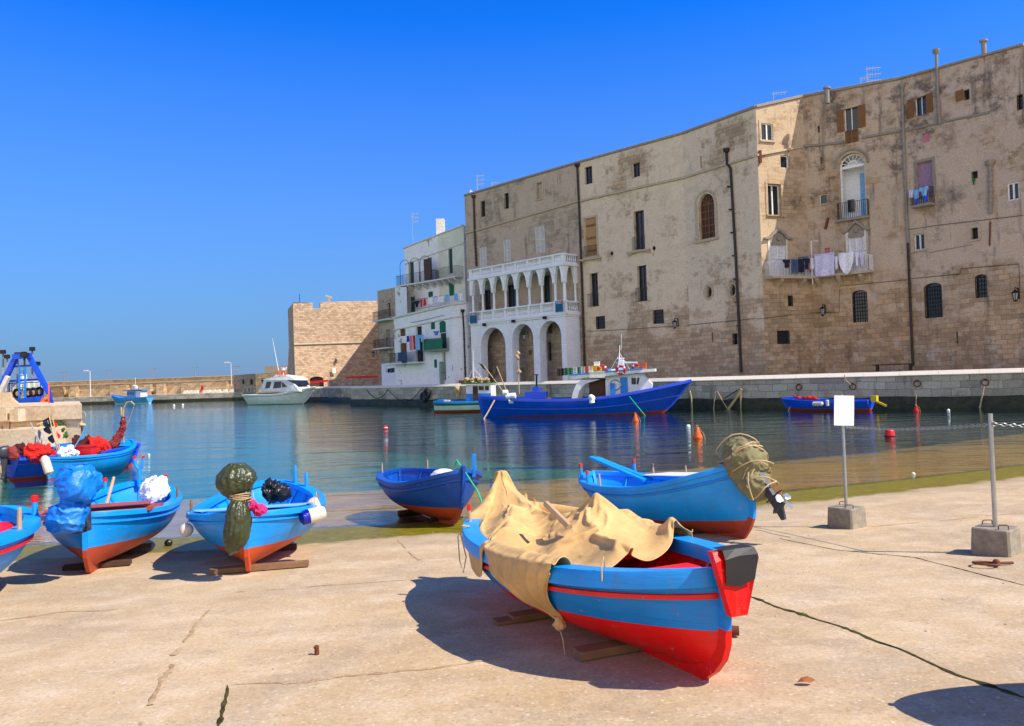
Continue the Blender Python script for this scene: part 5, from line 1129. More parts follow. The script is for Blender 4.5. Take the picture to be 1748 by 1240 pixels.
# --- C light blue boat with outboard
PC = dict(L=3.75, B=1.7, D=.66, sb=.16, ss=.30, pe=2.7, qe=.66, top='light_blue', bot='antifoul', wl=.2, wlr=.02, wls=1, inn='light_blue', stem=.02, sternpost=.0, gw=.12, strakes=[(.84, .016, 'mid_blue')], thwarts=[(.3, 'light_blue', .25), (.62, 'light_blue', .25)], decks=[(.03, .22, 'light_blue', -.03)], cuts=.2,
    pins=[(.88, 1, .26, 'light_blue', 'antifoul', .03), (.88, -1, .26, 'light_blue', 'antifoul', .03), (.80, -1, .2, 'wood_light', 'wood', .02), (.62, 1, .2, 'wood_light', None, .018), (.62, -1, .2, 'wood_light', None, .018), (.74, 1, .22, 'light_blue', 'antifoul', .025)])
C, ptC, _ = make_boat('rowing_boat', 'light blue boat with a tilted outboard motor at its stern by the waterline', 'boat', PC)
SC = gz(3.02, 10.0, .03); MC = place(C, SC, Vector((1.45, 13.3, .02)))
for k, (dx, dz) in enumerate(((0, 0), (.12, .02))):
    b = MB(); b.bar(MC @ Vector((2.0, .1 + dx, .72)), MC @ Vector((3.1, .35 + dx, 1.08 + dz)), .09, .035); o_ = MC @ Vector((2.0, .1, .7)); tag(b.build('oar', 'light_blue', loc=o_, origin=o_), ['light blue oar blade lying over the gunwale of the boat with the outboard', 'second light blue oar, behind the other in the boat with the outboard'][k], 'oar', 'oars in the light blue boat')
b = MB(); b.loft([[MC @ Vector((1.1 + i * .2, -.45 + j * .12, .79 + .03 * nz(i, j))) for j in range(6)] for i in range(7)]); b.T = Matrix.Identity(4); o_ = MC @ Vector((1.1, 0, .7)); tag(b.build('net', 'offwhite', loc=o_, origin=o_, smooth=True), 'folded off-white net on the boat with the outboard', 'net')
blocks(MC, [(1.0, 0, 1), ], wid=.9, near='timber under the boat with the outboard motor')
# outboard (tilted up) -- part of the boat
om = empty('outboard_motor', (0, 0, 0), None, None); om.parent = C; del_ = None
om.scale = (.78, .78, .78); om.location = (-.13, 0, .86); om.rotation_euler = (0, math.radians(38), 0)
def outboard(par, cowl='motor', up=1.):
    b = MB()
    rows = []
    for z, lx, ly, ox in ((0, .13, .11, 0), (.04, .2, .14, 0), (.16, .23, .16, 0), (.30, .22, .15, .01), (.38, .17, .12, .02), (.42, .08, .06, .02)):
        rows.append([Vector((ox + lx * math.copysign(abs(math.cos(a)) ** .6, math.cos(a)), ly * math.copysign(abs(math.sin(a)) ** .6, math.sin(a)), z)) for a in [2 * PI * k / 20 for k in range(20)]])
    b.loft([[Vector((0, 0, 0))] * 20] + rows + [[Vector((.02, 0, .43))] * 20], True); cw = b.build('cowl', cowl, par, smooth=40)
    b = MB(); b.loft([[Vector((x * sx_, y * sy_, z)) for x, y in ((-.09, -.05), (.07, -.06), (.07, .06), (-.09, .05))] for z, sx_, sy_ in ((.0, 1.2, 1.1), (-.2, 1, 1), (-.55, .8, .7), (-.62, .9, .6))], True); b.build('leg', 'motor', par)
    b = MB(); b.prism([(-.16, .012, -.58), (.12, .05, -.56), (.12, -.05, -.56), (-.16, -.012, -.58), (-.26, 0, -.6)], (0, 0, .02)); b.build('cavitation_plate', 'motor', par)
    b = MB(); b.tube([(.16, 0, -.74), (.1, 0, -.74), (-.1, 0, -.74), (-.17, 0, -.74)], [.01, .04, .05, .03], 10); b.prism([(.08, .02, -.6), (-.12, .02, -.6), (-.1, .02, -.76), (.02, .01, -.95), (.09, .01, -.92)], (0, -.04, 0)); b.build('gearcase', 'motor', par)
    pr_ = MB()
    for k in range(3):
        a = 2 * PI * k / 3 + .4; d = Vector((0, math.cos(a), math.sin(a))); e = Vector((0, -math.sin(a), math.cos(a))); c = Vector((-.2, 0, -.74))
        pr_.loft([[c + d * .03 - e * .02, c + d * .03 + e * .02], [c + d * .09 - e * .06 + Vector((.02, 0, 0)), c + d * .09 + e * .06 - Vector((.02, 0, 0))], [c + d * .14 - e * .05 + Vector((.02, 0, 0)), c + d * .14 + e * .05 - Vector((.02, 0, 0))], [c + d * .165 - e * .02, c + d * .165 + e * .02]])
    pr_.tube([(-.24, 0, -.74), (-.17, 0, -.74)], [.02, .035], 8); pr_.build('propeller', 'steel', par)
    b = MB(); b.box((.15, 0, -.12), (.1, .22, .3)); b.bar((.12, 0, -.02), (.62, .05, .0), .04); b.build('clamp_bracket', 'iron', par)
outboard(om)
# --- D boat with green bag
PD = dict(L=3.5, B=1.72, D=.60, sb=.2, ss=.07, pe=2.7, qe=.62, top='light_blue', bot='antifoul_orange', wl=.22, wlr=.06, wls=.8, stem=.02, sternpost=.0, gw=.13, strakes=[(.86, .02, 'light_blue')], thwarts=[(.45, 'light_blue', .25), (.68, 'light_blue', .25)], decks=[(.02, .3, 'light_blue', -.02)], cuts=.14, rs=.0,
    pins=[(.33, 1, .17, 'wood', None, .02), (.33, -1, .17, 'wood', None, .02), (.93, -1, .3, 'light_blue', None, .03), (.86, -1, .24, 'light_blue', None, .03)])
Dd, ptD, _ = make_boat('rowing_boat', 'light blue boat with a motor wrapped in a dark green bag at its stern', 'boat', PD)
MD = place(Dd, gz(-3.2, 9.22, .05), gz(-3.95, 12.5, .10))
b = MB(); b.loft([[MD @ Vector((ptD(t_, 1).x, ptD(t_, 1).y * s_ * .93, ptD(t_, 1).z + .045)) for s_ in (-1, -.7, -.2, .3, .75, 1)] for t_ in (.14, .18, .24, .3)]); o_ = MD @ Vector((.7, 0, .6)); tag(b.build('deck_board', 'cloth_sky', loc=o_, origin=o_), 'pale translucent board across the stern of the boat with the green bag', 'board')
blocks(MD, [(.28, -.12, 1)], wid=1.15, near='flat timber wedge under the stern of the boat with the green bag', mat='wood'); blocks(MD, [(1.9, .0, 1)], wid=.95, near='timber under the middle of the boat with the green bag')
# --- E boat with blue cover
PE = dict(L=3.6, B=1.62, D=.62, sb=.22, ss=.1, pe=2.7, qe=.64, top='light_blue', bot='antifoul', wl=.26, wlr=.05, wls=.8, stem=.02, sternpost=.0, gw=.13, strakes=[(.84, .022, 'light_blue')], thwarts=[(.5, 'light_blue', .3), (.72, 'light_blue', .25)], decks=[(.02, .16, 'light_blue', -.03)], cuts=.14, inn='light_blue',
    pins=[(.9, 1, .2, 'light_blue', 'boat_red', .028), (.9, -1, .2, 'light_blue', 'boat_red', .028), (.62, -1, .18, 'wood', None, .02)])
E_, ptE, _ = make_boat('rowing_boat', 'light blue boat with a blue tarpaulin over its motor and a forked stem post', 'boat', PE)
ME = place(E_, gz(-5.35, 9.68, .04), gz(-6.3, 13.0, .12))
b = MB(); p = ptE(.97, 1); p.y = 0; b.tube([p + Vector((0, 0, -.05)), p + Vector((0, 0, .25))], .035, 8); q = Vector((p.x, 0, p.z + .22))
for sd in (1, -1): b.tube([q, q + Vector((0, sd * .05, .08)), q + Vector((0, sd * .07, .2))], [.03, .026, .022], 8)
fk = b.build('forked_post', 'light_blue', E_); b = MB()
for sd in (1, -1): b.tube([q + Vector((0, sd * .07, .19)), q + Vector((0, sd * .07, .24))], .026, 8)
b.build('post_tip', 'boat_red', fk)
b = MB(); b.loft([[Vector((.55 + .5 * i, .62 * j / 3, .74 + .0 * i)) for j in (-3, 0, 3)] for i in range(2)]); b.prism([(.5, -.66, .66), (.5, .66, .66), (1.1, .74, .66), (1.1, -.74, .66)], (0, 0, .03)); b.build('stern_sheets', 'antifoul', E_)
b = MB(); b.blob([MD.inverted() @ Vector((0, 0, 0))] * 0 + [ME @ Vector((1.9, -.5, .66)), ME @ Vector((2.3, -.45, .78)), ME @ Vector((2.8, -.3, .78)), ME @ Vector((3.2, -.3, .72))], [.05, .17, .16, .04], 44, .04, 5, .7, .05, 7, 3., .06); o_ = ME @ Vector((2.2, 0, .6)); tag(b.build('sack', 'cloth_white', loc=o_, origin=o_, smooth=True), 'crumpled white sack lying in the boat with the forked post', 'sack')
b = MB(); b.tube([ME @ Vector((1.5, .15, .4)), ME @ Vector((2.15, .1, 1.02))], [.025, .022], 8); o_ = ME @ Vector((1.5, .15, .4)); tag(b.build('oar_shaft', 'wood_light', loc=o_, origin=o_), 'bare wooden oar shaft leaning up in the boat with the blue tarpaulin', 'oar')
blocks(ME, [(2.2, .1, 1)], wid=1.0, near='pale timber under the boat with the blue tarpaulin', mat='wood'); blocks(ME, [(.6, 0, 1)], wid=.8, near='dark timber under the stern of the boat with the blue tarpaulin')
b = MB(); c = ME @ Vector((2.6, -.55, -.05)); b.sphere((0, 0, 0), .06, 12, 8); tag(b.build('float', 'dark', loc=Vector((c.x + .12, c.y - .2, zg(c.x, c.y) + .06))), 'small black float on the ground beside the boat with the forked post', 'float')
# --- F cropped boat at the left
PF = dict(L=3.8, B=1.75, D=.66, sb=.16, ss=.1, pe=2.8, qe=.6, top='light_blue', bot='antifoul_orange', wl=.14, wlr=.04, stem=.02, sternpost=0, gw=.15, gh=.06, strakes=[(.80, .022, 'boat_red')], thwarts=[(.5, 'light_blue', .3), (.72, 'boat_red', .4)], decks=[(.03, .2, 'light_blue', -.03), (.82, .96, 'boat_red', -.16)], inn='light_blue',
    pins=[(.84, -1, .26, 'light_blue', 'boat_red', .035), (.60, -1, .26, 'wood_light', None, .025)])
Ff, ptF, _ = make_boat('rowing_boat', 'light blue boat with a thin red strake, cut off by the left picture edge', 'boat', PF)
MF = place(Ff, gz(-5.68, 5.95, .03), gz(-6.45, 9.55, .05))
blocks(MF, [(1.7, 0, 1)], wid=1., near='timber under the boat at the left edge of the picture')
# --- extra boat added out of view to cast the shadow on the ramp corner
Xx, ptX, _ = make_boat('rowing_boat', 'unseen blue and red boat added right of the bare post to shade the ramp corner', 'boat', dict(PA, strakes=[(.82, .02, 'boat_red')], gun='light_blue', stem=.02))
place(Xx, gz(6.1, 2.3, .10), gz(2.87, 3.82, .10))
# ================================================================== CANVAS, BAGS, ROPES ON THE BEACHED BOATS
def sm(a, k=16.):
    m = max(a); return m + math.log(sum(math.exp(k * (x - m)) for x in a)) / k
def gun(x): 
    t_ = max(0, min(1, x / PA['L'])); p = ptA(t_, 1); return p.y + .05, p.z + .055
def zcan(x, y):
    gy, gzz = gun(min(x, 3.5)); s_ = max(0, 1 - (abs(y) / max(gy, .12)) ** 2); base = gzz - .10 * s_ * min(1, gy * 2)
    r1 = math.hypot((x - PK1[0]) * .8, y - PK1[1]); th = math.atan2(y, x - PK1[0]); z1 = PK1[2] - 1.0 * max(0, r1 - .06) ** .72 + (.024 + .02 * r1) * math.sin(th * 11 + 3 * nz(r1 * 2, 1)) * min(1, r1 * 3)
    r2 = math.hypot(x - PK2[0], (y - PK2[1]) * .8); th2 = math.atan2(y - PK2[1], x - PK2[0]); z2 = PK2[2] - .62 * r2 ** .66 + (.02 + .03 * r2) * math.sin(th2 * 10 + 4 * nz(r2 * 2, 5)) * min(1, r2 * 4)
    def seg(ax, ay, az, bx, by, bz, sl, sg=0.):
        dx, dy = bx - ax, by - ay; k = max(0, min(1, ((x - ax) * dx + (y - ay) * dy) / (dx * dx + dy * dy))); return az + (bz - az) * k - sg * math.sin(PI * k) - sl * math.hypot(x - ax - dx * k, y - ay - dy * k) ** .9
    z3 = seg(PK2[0], PK2[1], PK2[2], PK1[0], PK1[1], PK1[2], .62, .24)
    z4 = seg(1.42, -.62, .76, 1.95, -.5, .80, .7, .05); z5 = seg(1.1, .05, .70, 1.9, -.1, .84, .6, .06); z6 = seg(2.3, .45, .74, 3.0, .1, .84, .6)
    z = sm([base, z1, z2, z3, z4, z5, z6], 30)
    w1_ = noise.noise(Vector((x * 1.4, y * 1.6, 4.))) * .5
    return max(z, base - .02) + .012 * noise.noise(Vector((x * 2.6 + y, y * 3.5, 1.3)))
PK1 = (3.56, 0, 1.05); PK2 = (1.95, -.24, .93)
NX, NY, NH = 128, 78, 26
def ss_(a, b_, x): x = max(0, min(1, (x - a) / (b_ - a))); return x * x * (3 - 2 * x)
b = MB(); rows = []
for i in range(NX + 1):
    u = i / NX; row = []
    for j in range(-NH, NY + 1 + 12):
        v = max(0, min(1, j / NY)); yf = 1 - 2 * v
        x0 = .80 + .62 * v + .03 * math.sin(v * 9) + .015 * nz(v * 7, 3); x = x0 + (3.68 - x0) * u
        gy, gzz = gun(min(x, 3.5)); inn = .25 * ss_(1.82, 2.1, x) if yf > 0 else 0.; y = yf * (max(.02, gy + .02 - inn)); z = zcan(x, y) + .02
        S_ = ss_(.76, .92, x) * (1 - ss_(1.72, 1.90, x))
        if j < 0:
            q = -j / NH; hl = .015 + .44 * S_; xc = 1.14
            x_ = x + (xc - x) * .93 * S_ * q ** 1.15; t__ = max(0, min(1, x_ / PA['L'])); hp = ptA(t__, max(.3, 1 - q * hl / PA['D'])).y
            fold = (.020 * math.sin((x - .8) * 34 + 2.5 * nz(x * 3, q * 2)) + .012 * math.sin((x - .8) * 61 + 4 * nz(x * 5, q * 3 + 2)) + .018 * nz(x * 5, q * 4, 2)) * min(1, q * 2.5) * S_ * (1 - .55 * q)
            z0_ = z; y = (gy + .03 - inn) * (1 - q * S_) + (hp + .055) * q * S_ + .035 * math.sin(PI * q) * S_ + fold; z = z0_ - q * hl; x = x_ + .01 * nz(q * 5, x * 6)
        elif j > NY:
            q = (j - NY) / 12; z -= q * (.05 + .05 * abs(nz(x * 4, 2))); y -= .025 * q + .02 * math.sin(x * 17) * q
        row.append((x, y, z))
    rows.append(row)
import numpy as np
def relax(P0):
    # position-based cloth: slack rest lengths, gravity, contact with gunwales, poles and what lies in the boat
    P = np.array(P0, float); n, m = P.shape[:2]; rng = np.random.RandomState(3); L = PA['L']
    xt = np.linspace(-.1, L + .1, 200); zt = np.linspace(0, 1, 40)
    GY = np.array([ptA(max(0, min(1, x / L)), 1).y for x in xt]); GZ = np.array([zsA(max(0, min(1, x / L))) for x in xt]) + .03
    HT = np.array([[ptA(max(0, min(1, x / L)), z).y for z in zt] for x in xt])
    zx_ = np.linspace(.4, 3.75, 110); zy_ = np.linspace(-.85, .85, 60); ZC = np.array([[zcan(x, y) for y in zy_] for x in zx_]) - .045
    fam = [((0, 0), (1, 0)), ((0, 0), (0, 1)), ((0, 0), (1, 1)), ((1, 0), (0, 1)), ((0, 0), (2, 0)), ((0, 0), (0, 2))]
    def sl(a, b, arr):
        di, dj = max(a[0], b[0]), max(a[1], b[1]); return arr[a[0]:n - di + a[0], a[1]:m - dj + a[1]], arr[b[0]:n - di + b[0], b[1]:m - dj + b[1]]
    uu = np.arange(n)[:, None] / n; vv = np.arange(m)[None, :] / m
    slack = 1.135 + .08 * np.sin(uu * 23 + 3 * np.sin(vv * 9)) * np.sin(vv * 17 + 4 * uu); slack = np.where(np.arange(m)[None, :] < NH, 1.01, slack)
    rest = []
    for a, b in fam:
        A, B = sl(a, b, P); S_a, S_b = sl(a, b, np.broadcast_to(slack, (n, m))); rest.append(np.linalg.norm(A - B, axis=2) * (S_a + S_b) / 2)
    P = P + rng.normal(0, .004, P.shape) * (np.arange(m)[None, :, None] > NH); V_ = np.zeros_like(P); pin = np.zeros((n, m), bool)
    it = int(np.argmin(abs(np.array([r[NH][0] for r in P0]) - 1.14))); pin[it - 3:it + 4, 0:2] = True
    Pp = np.array(P0, float); X_ = Pp[..., 0]; Y_ = Pp[..., 1]
    for cx, cy, r in ((3.56, 0, .07), (1.95, -.24, .045), (1.42, -.62, .04), (2.6, -.5, .03)): pin |= (np.hypot(X_ - cx, Y_ - cy) < r) & (np.arange(m)[None, :] > NH)
    ii = np.arange(n)
    for j_, step_, lo, hi in ((NH, 1, .80, 1.90), (NH, 3, 1.9, 3.7), (NH + NY, 9, 0, 4)):
        for i_ in range(0, n, step_):
            if lo < X_[i_, j_] < hi: pin[i_, j_] = True
    for j_ in range(NH, NH + NY, 16): pin[n - 1, j_] = True
    pin[:, :NH + 1] |= (X_[:, NH:NH + 1] < 1.92)
    def bil(x, y):
        fx = np.clip((x - .4) / 3.35 * 109, 0, 108.99); fy = np.clip((y + .85) / 1.7 * 59, 0, 58.99); i_ = fx.astype(int); j_ = fy.astype(int); a = fx - i_; c = fy - j_
        return (ZC[i_, j_] * (1 - a) + ZC[i_ + 1, j_] * a) * (1 - c) + (ZC[i_, j_ + 1] * (1 - a) + ZC[i_ + 1, j_ + 1] * a) * c
    def collide(P, Q):
        x, y, z = P[..., 0], P[..., 1], P[..., 2]; gy = np.interp(x, xt, GY); gz = np.interp(x, xt, GZ); ay = abs(y); sg = np.sign(y); hit_ = np.zeros(x.shape, bool)
        fl = np.maximum(gz - .17, bil(x, y)); ins = (ay < gy - .04) & (z < fl) & (x < L) & (np.arange(m)[None, :] >= NH); z = np.where(ins, fl, z); hit_ |= ins
        dy, dz = ay - (gy - .03), z - (gz - .015); d = np.sqrt(dy * dy + dz * dz) + 1e-9; c = d < .085; f = np.where(c, .085 / d, 1); ay = np.where(c, (gy - .03) + dy * f, ay); z = np.where(c, (gz - .015) + dz * f, z); hit_ |= c
        zi = np.clip(z / gz, 0, 1) * 39; xi = np.clip((x + .1) / (L + .2), 0, 1) * 199; h = HT[xi.astype(int), zi.astype(int)] + .04; c = (z < gz) & (ay < h) & (ay > h - .09); ay = np.where(c, h, ay); hit_ |= c
        P = np.stack([x, sg * ay, z], -1)
        for (cx, cy, cz, r) in ((3.57, 0, .97, .08), (1.95, -.24, .88, .05), (1.42, -.64, .74, .03), (1.15, .02, .66, .04), (2.75, .3, .66, .05), (2.6, -.5, .80, .025)):
            d = P - np.array((cx, cy, 0)); zc = np.minimum(P[..., 2], cz); d[..., 2] = P[..., 2] - zc; dist = np.linalg.norm(d, axis=2) + 1e-9; c = dist < r; P = np.where(c[..., None], np.stack([np.full_like(zc, cx), np.full_like(zc, cy), zc], -1) + d / dist[..., None] * r, P); hit_ |= c
        return P, hit_
    dt = 1 / 60.
    for step in range(85):
        V_[..., 2] -= 9.8 * dt * .6; V_ *= .965; Q = P.copy(); P = P + V_ * dt
        for k in range(9):
            for fi, (a, b) in enumerate(fam):
                A, B = sl(a, b, P); d = B - A; ln = np.linalg.norm(d, axis=2) + 1e-9; R0 = rest[fi]
                st = .5 if fi < 2 else (.25 if fi < 4 else .06)
                cor = d * ((ln - R0) / ln * st)[..., None] * (.5 if fi < 4 else .5)
                if fi >= 4: cor = np.where((ln < R0 * .93)[..., None], cor, 0)
                A += cor; B -= cor
            P[pin] = Pp[pin]
            if k % 3 == 2: P, hh = collide(P, Q)
        P[pin] = Pp[pin]; V_ = (P - Q) / dt; V_[hh] *= .05; sp_ = np.linalg.norm(V_, axis=2, keepdims=True); V_ *= np.minimum(1, 2.5 / (sp_ + 1e-9))
    return P
RP = relax(rows)
b.loft([[MA @ Vector(tuple(q)) for q in r] for r in RP])
o_ = MA @ Vector((2.2, 0, .6)); cv = b.build('canvas_cover', 'tan_canvas', loc=o_, origin=o_, smooth=60); tag(cv, 'wrinkled tan canvas sheet draped over the large blue and red boat', 'canvas cover')
md = cv.modifiers.new('sub', 'SUBSURF'); md.levels = md.render_levels = 1; md = cv.modifiers.new('solid', 'SOLIDIFY'); md.thickness = .005
b = MB(); tip = MA @ Vector((1.14, ptA(.31, .3).y + .07, gun(1.12)[1] - .46)); b.blob([tip + Vector((0, 0, .05)), tip, tip - Vector((0, 0, .05))], [.03, .04, .02], 10, .02, 20); b.build('knot', 'tan_canvas', cv, origin=o_)
b = MB(); gl = tip.copy(); gl.z = zg(tip.x, tip.y - .1) + .02; b.tube([tip - Vector((0, 0, .03)), tip + Vector((.02, -.03, -.10)), tip + Vector((.03, -.05, -.2)), tip + Vector((.0, -.09, -.3)), ], .0045, 5); b.build('cord', 'rope_tan', cv, origin=o_)
b = MB(); p = MA @ ptA(.80, 1, 1); b.tube([p + Vector((0, 0, .05)), p + Vector((-.07, -.04, -.03)), p + Vector((-.06, -.05, -.25)), p + Vector((-.03, -.05, -.36)), p + Vector((-.0, -.05, -.22)), p + Vector((-.045, -.045, 0))], .006, 5); b.ring(p + Vector((0, 0, .05)), .03, .008, n=12, m=5); tag(b.build('rope', 'rope_tan', loc=p, origin=p, smooth=True), 'thin loop of cord hanging from the red tipped pin of the canvas covered boat', 'rope')
b = MB(); 
for z_, r_ in ((0, .0),): b.tube([MA @ Vector((1.75, .12, .72)), MA @ Vector((2.1, .16, .88))], .028, 6)
o_ = MA @ Vector((1.75, .12, .72)); tag(b.build('wood_pole', 'wood_light', loc=o_, origin=o_), 'stub of wooden pole poking through the tan canvas', 'pole')
# rusty pipe behind big boat, loop on its rail
q = gp(1262, 1088); b = MB(); b.tube([q + Vector((-.4, .12, .045)), q + Vector((0, 0, .045))], [.035, .035], 12, close=False); b.tube([q + Vector((-.4, .12, .045)), q + Vector((0, 0, .045))], [.028, .028], 12, close=False); tag(b.build('rusty_pipe', 'rust', loc=q, origin=q), 'rusty iron pipe end lying behind the stern of the canvas covered boat', 'pipe')
b = MB(); p = MA @ ptA(.14, 1, 1); b.tube([p + Vector((.03, .03, .04)), p + Vector((.02, 0, .12)), p + Vector((.0, -.04, .06)), p + Vector((0, -.05, -.02))], .005, 5); tag(b.build('rope_loop', 'rope_tan', loc=p, origin=p), 'small rope loop on the stern rail of the canvas covered boat', 'rope')

def cover(name, mat, pix, radii, label, cat, flat=1., amp=.035, fr=5., pleat=.03, pk=9, n=40, seed=0., crease=0.):
    P = [at(*q) for q in pix]; b = MB(); b.blob(P, radii, n, amp, fr, flat, pleat, pk, seed, crease); o = b.build(name, mat, loc=P[0], origin=P[0], smooth=60); return tag(o, label, cat)
dE = 9.2
ce = cover('motor_cover', 'blue_tarp', [(131, 791, dE + .05), (131, 808, dE + .05), (131, 832, dE), (122, 852, dE), (117, 872, dE - .02), (104, 893, dE - .05), (99, 908, dE - .05)], [.09, .2, .225, .125, .19, .19, .07], 'creased blue tarpaulin tied over the motor of the boat with the forked post', 'motor cover', 1., .03, 4.2, .03, 5, 90, 2., .028)
b = MB(); q = at(141, 885, 9.35); b.box(q, (.09, .22, .32)); b.box(q + Vector((-.12, -.05, -.08)), (.2, .06, .16)); b.tube([q + Vector((.03, -.1, .15)), q + Vector((.1, -.05, -.1))], .03, 8); mo = b.build('outboard_motor', 'motor', loc=q, origin=q); mo.parent = E_; mo.matrix_parent_inverse = ME.inverted()
b = MB(); q2 = at(128, 897, 9.3); b.tube([q2 + Vector((0, 0, 0)), q2 + Vector((0, .12, 0))], .11, 14); pd = b.build('motor_pad', 'wood', loc=q2, origin=q2); pd.parent = E_; pd.matrix_parent_inverse = ME.inverted()
dD = 8.95
cd = cover('motor_bag', 'green_bag', [(403, 791, dD), (403, 806, dD), (403, 824, dD), (408, 842, dD), (410, 850, dD - .02), (406, 868, dD - .05), (405, 898, dD - .07), (399, 925, dD - .07), (392, 947, dD - .05)], [.09, .19, .215, .145, .10, .12, .14, .11, .015], 'shiny dark green plastic bag tied round the motor of the middle left boat', 'motor bag', 1., .02, 5, .05, 15, 96, 5., .012)
b = MB(); c = at(409, 848, dD - .02)
for k in range(5): b.ring(c + Vector((0, 0, -.018 + .011 * k)), .112 + .006 * math.sin(k * 2), .006, (.12 * math.sin(k), -.1 + .05 * k, 1), 18, 5)
b.tube([c + Vector((.1, -.03, 0)), c + Vector((.17, -.05, .05)), c + Vector((.18, -.05, -.03)), c + Vector((.11, -.05, -.05))], .006, 5); b.build('cord', 'rope_tan', cd, origin=at(403, 791, dD))
cover('rag', 'magenta', [(426, 852, 9.0), (433, 862, 8.98), (441, 868, 8.95), (448, 872, 8.93), (441, 882, 8.93)], [.02, .05, .055, .035, .01], 'crumpled pink rag hanging by the green bag', 'rag', 1, .03, 9, .08, 5, 36, 8., .03)
cover('jacket', 'dark', [(452, 846, 10.9), (462, 838, 10.9), (475, 842, 10.9), (480, 848, 10.8)], [.06, .13, .12, .05], 'black folded jacket lying in the boat with the green bag', 'clothing', 1, .03, 6, .05, 5, 44, 9., .06)
def fender(px, py, d, kind, label, ax=(0, 0, 1), r=.085, l=.2):
    c = at(px, py, d); a = Vector(ax).normalized(); b = MB()
    if kind == 'ball': b.sphere((0, 0, 0), r, 16, 10, (1, 1, 1.0)); b.tube([(0, -r * .95, 0), (0, -r * 1.1, 0)], .02, 8); o = b.build('fender', 'float_white', loc=c, smooth=True)
    else:
        b.tube([-a * l, -a * l * .9, -a * l * .6, a * l * .3], [.02, r * .8, r, r], 14); o = b.build('fender', 'float_white', loc=c, smooth=50); b = MB(); b.tube([a * l * .3, a * l * .8, a * l], [r * 1.01, r * .95, r * .4], 14); b.build('fender_cap', kind, o, smooth=50)
    b = MB(); b.tube([Vector((0, 0, r * .5)), Vector((.02, .03, r * 1.6)), Vector((.0, .08, r * 2.4))], .006, 5); b.build('cord', 'rope_tan', o)
    return tag(o, label, 'fender', 'fenders on the beached boats')
fender(318, 905, 9.75, 'ball', 'round cream fender hanging on the left side of the boat with the green bag', r=.085)
fender(534, 880, 9.9, 'float_blue', 'cream fender with a dark blue end on the boat with the green bag', (-.85, -.5, -.15), .095, .17)
fender(538, 865, 10.3, 'float_white', 'small white fender behind the blue ended one', (-.3, -.3, 1), .075, .12)
# tarp, ropes on the raised outboard of boat C
w_ = C.matrix_world; MCo = MC @ Matrix.Translation(om.location) @ om.rotation_euler.to_matrix().to_4x4()
b = MB(); b.blob([MCo @ Vector((.04, 0, .50)), MCo @ Vector((.04, 0, .38)), MCo @ Vector((.06, .0, .16)), MCo @ Vector((.10, 0, -.06)), MCo @ Vector((.1, 0, -.26)), MCo @ Vector((.08, 0, -.36))], [.10, .24, .28, .24, .17, .05], 80, .03, 4.5, .85, .03, 7, 11., .03); o_ = MCo @ Vector((0, 0, .3)); tv = tag(b.build('motor_tarpaulin', 'olive_tarp', loc=o_, origin=o_, smooth=70), 'olive cloth lashed with rope over the tilted motor of the light blue boat', 'motor cover')
b = MB()
for k in range(9):
    zc_ = .38 - .08 * k; rr = .262 + .015 * math.sin(k * 2.3) - (.07 if k > 4 else 0); pts = []
    for j in range(19):
        a = 2 * PI * j / 18; pts.append(MCo @ Vector((.06 + rr * 1.12 * math.cos(a), rr * 1.0 * math.sin(a), zc_ + .10 * math.sin(a + k * 1.9) + .02 * math.sin(3 * a))))
    b.tube(pts, .0095, 6, False)
e = MCo @ Vector((-.12, .24, -.1)); b.tube([e, e + Vector((-.02, -.03, -.12)), e + Vector((.0, -.05, -.24)), e + Vector((.03, -.05, -.34))], .009, 6)
b.build('lashing', 'rope_tan', tv, smooth=True, origin=o_)
b = MB(); e = MCo @ Vector((-.1, 0, -.3)); b.loft([[e + Vector((.03 * k + .03 * nz(k, j), .02 * j, -.05 * j + .02 * math.sin(k * 2 + j))) for j in range(6)] for k in range(6)]); o2 = b.build('flap', 'tan_canvas', tv, smooth=True, origin=o_)
# green mooring rope at the navy boat
p = MBm @ Vector((3.33, 0, .98)); b = MB()
for k in range(3): b.ring(p + Vector((0, 0, -.1 + .035 * k)), .06, .014, (.2, .1 * k, 1), 14, 6)
b.tube([p + Vector((-.08, -.02, .05)), p + Vector((-.05, -.06, .12)), p + Vector((.02, -.08, .02)), p + Vector((.10, -.1, -.1)), p + Vector((.28, -.25, -.36)), p + Vector((.36, -.4, -.55))], .014, 7); tag(b.build('rope', 'rope_green', loc=p, origin=p, smooth=True), 'bright green rope tied round the stem of the navy boat', 'rope')

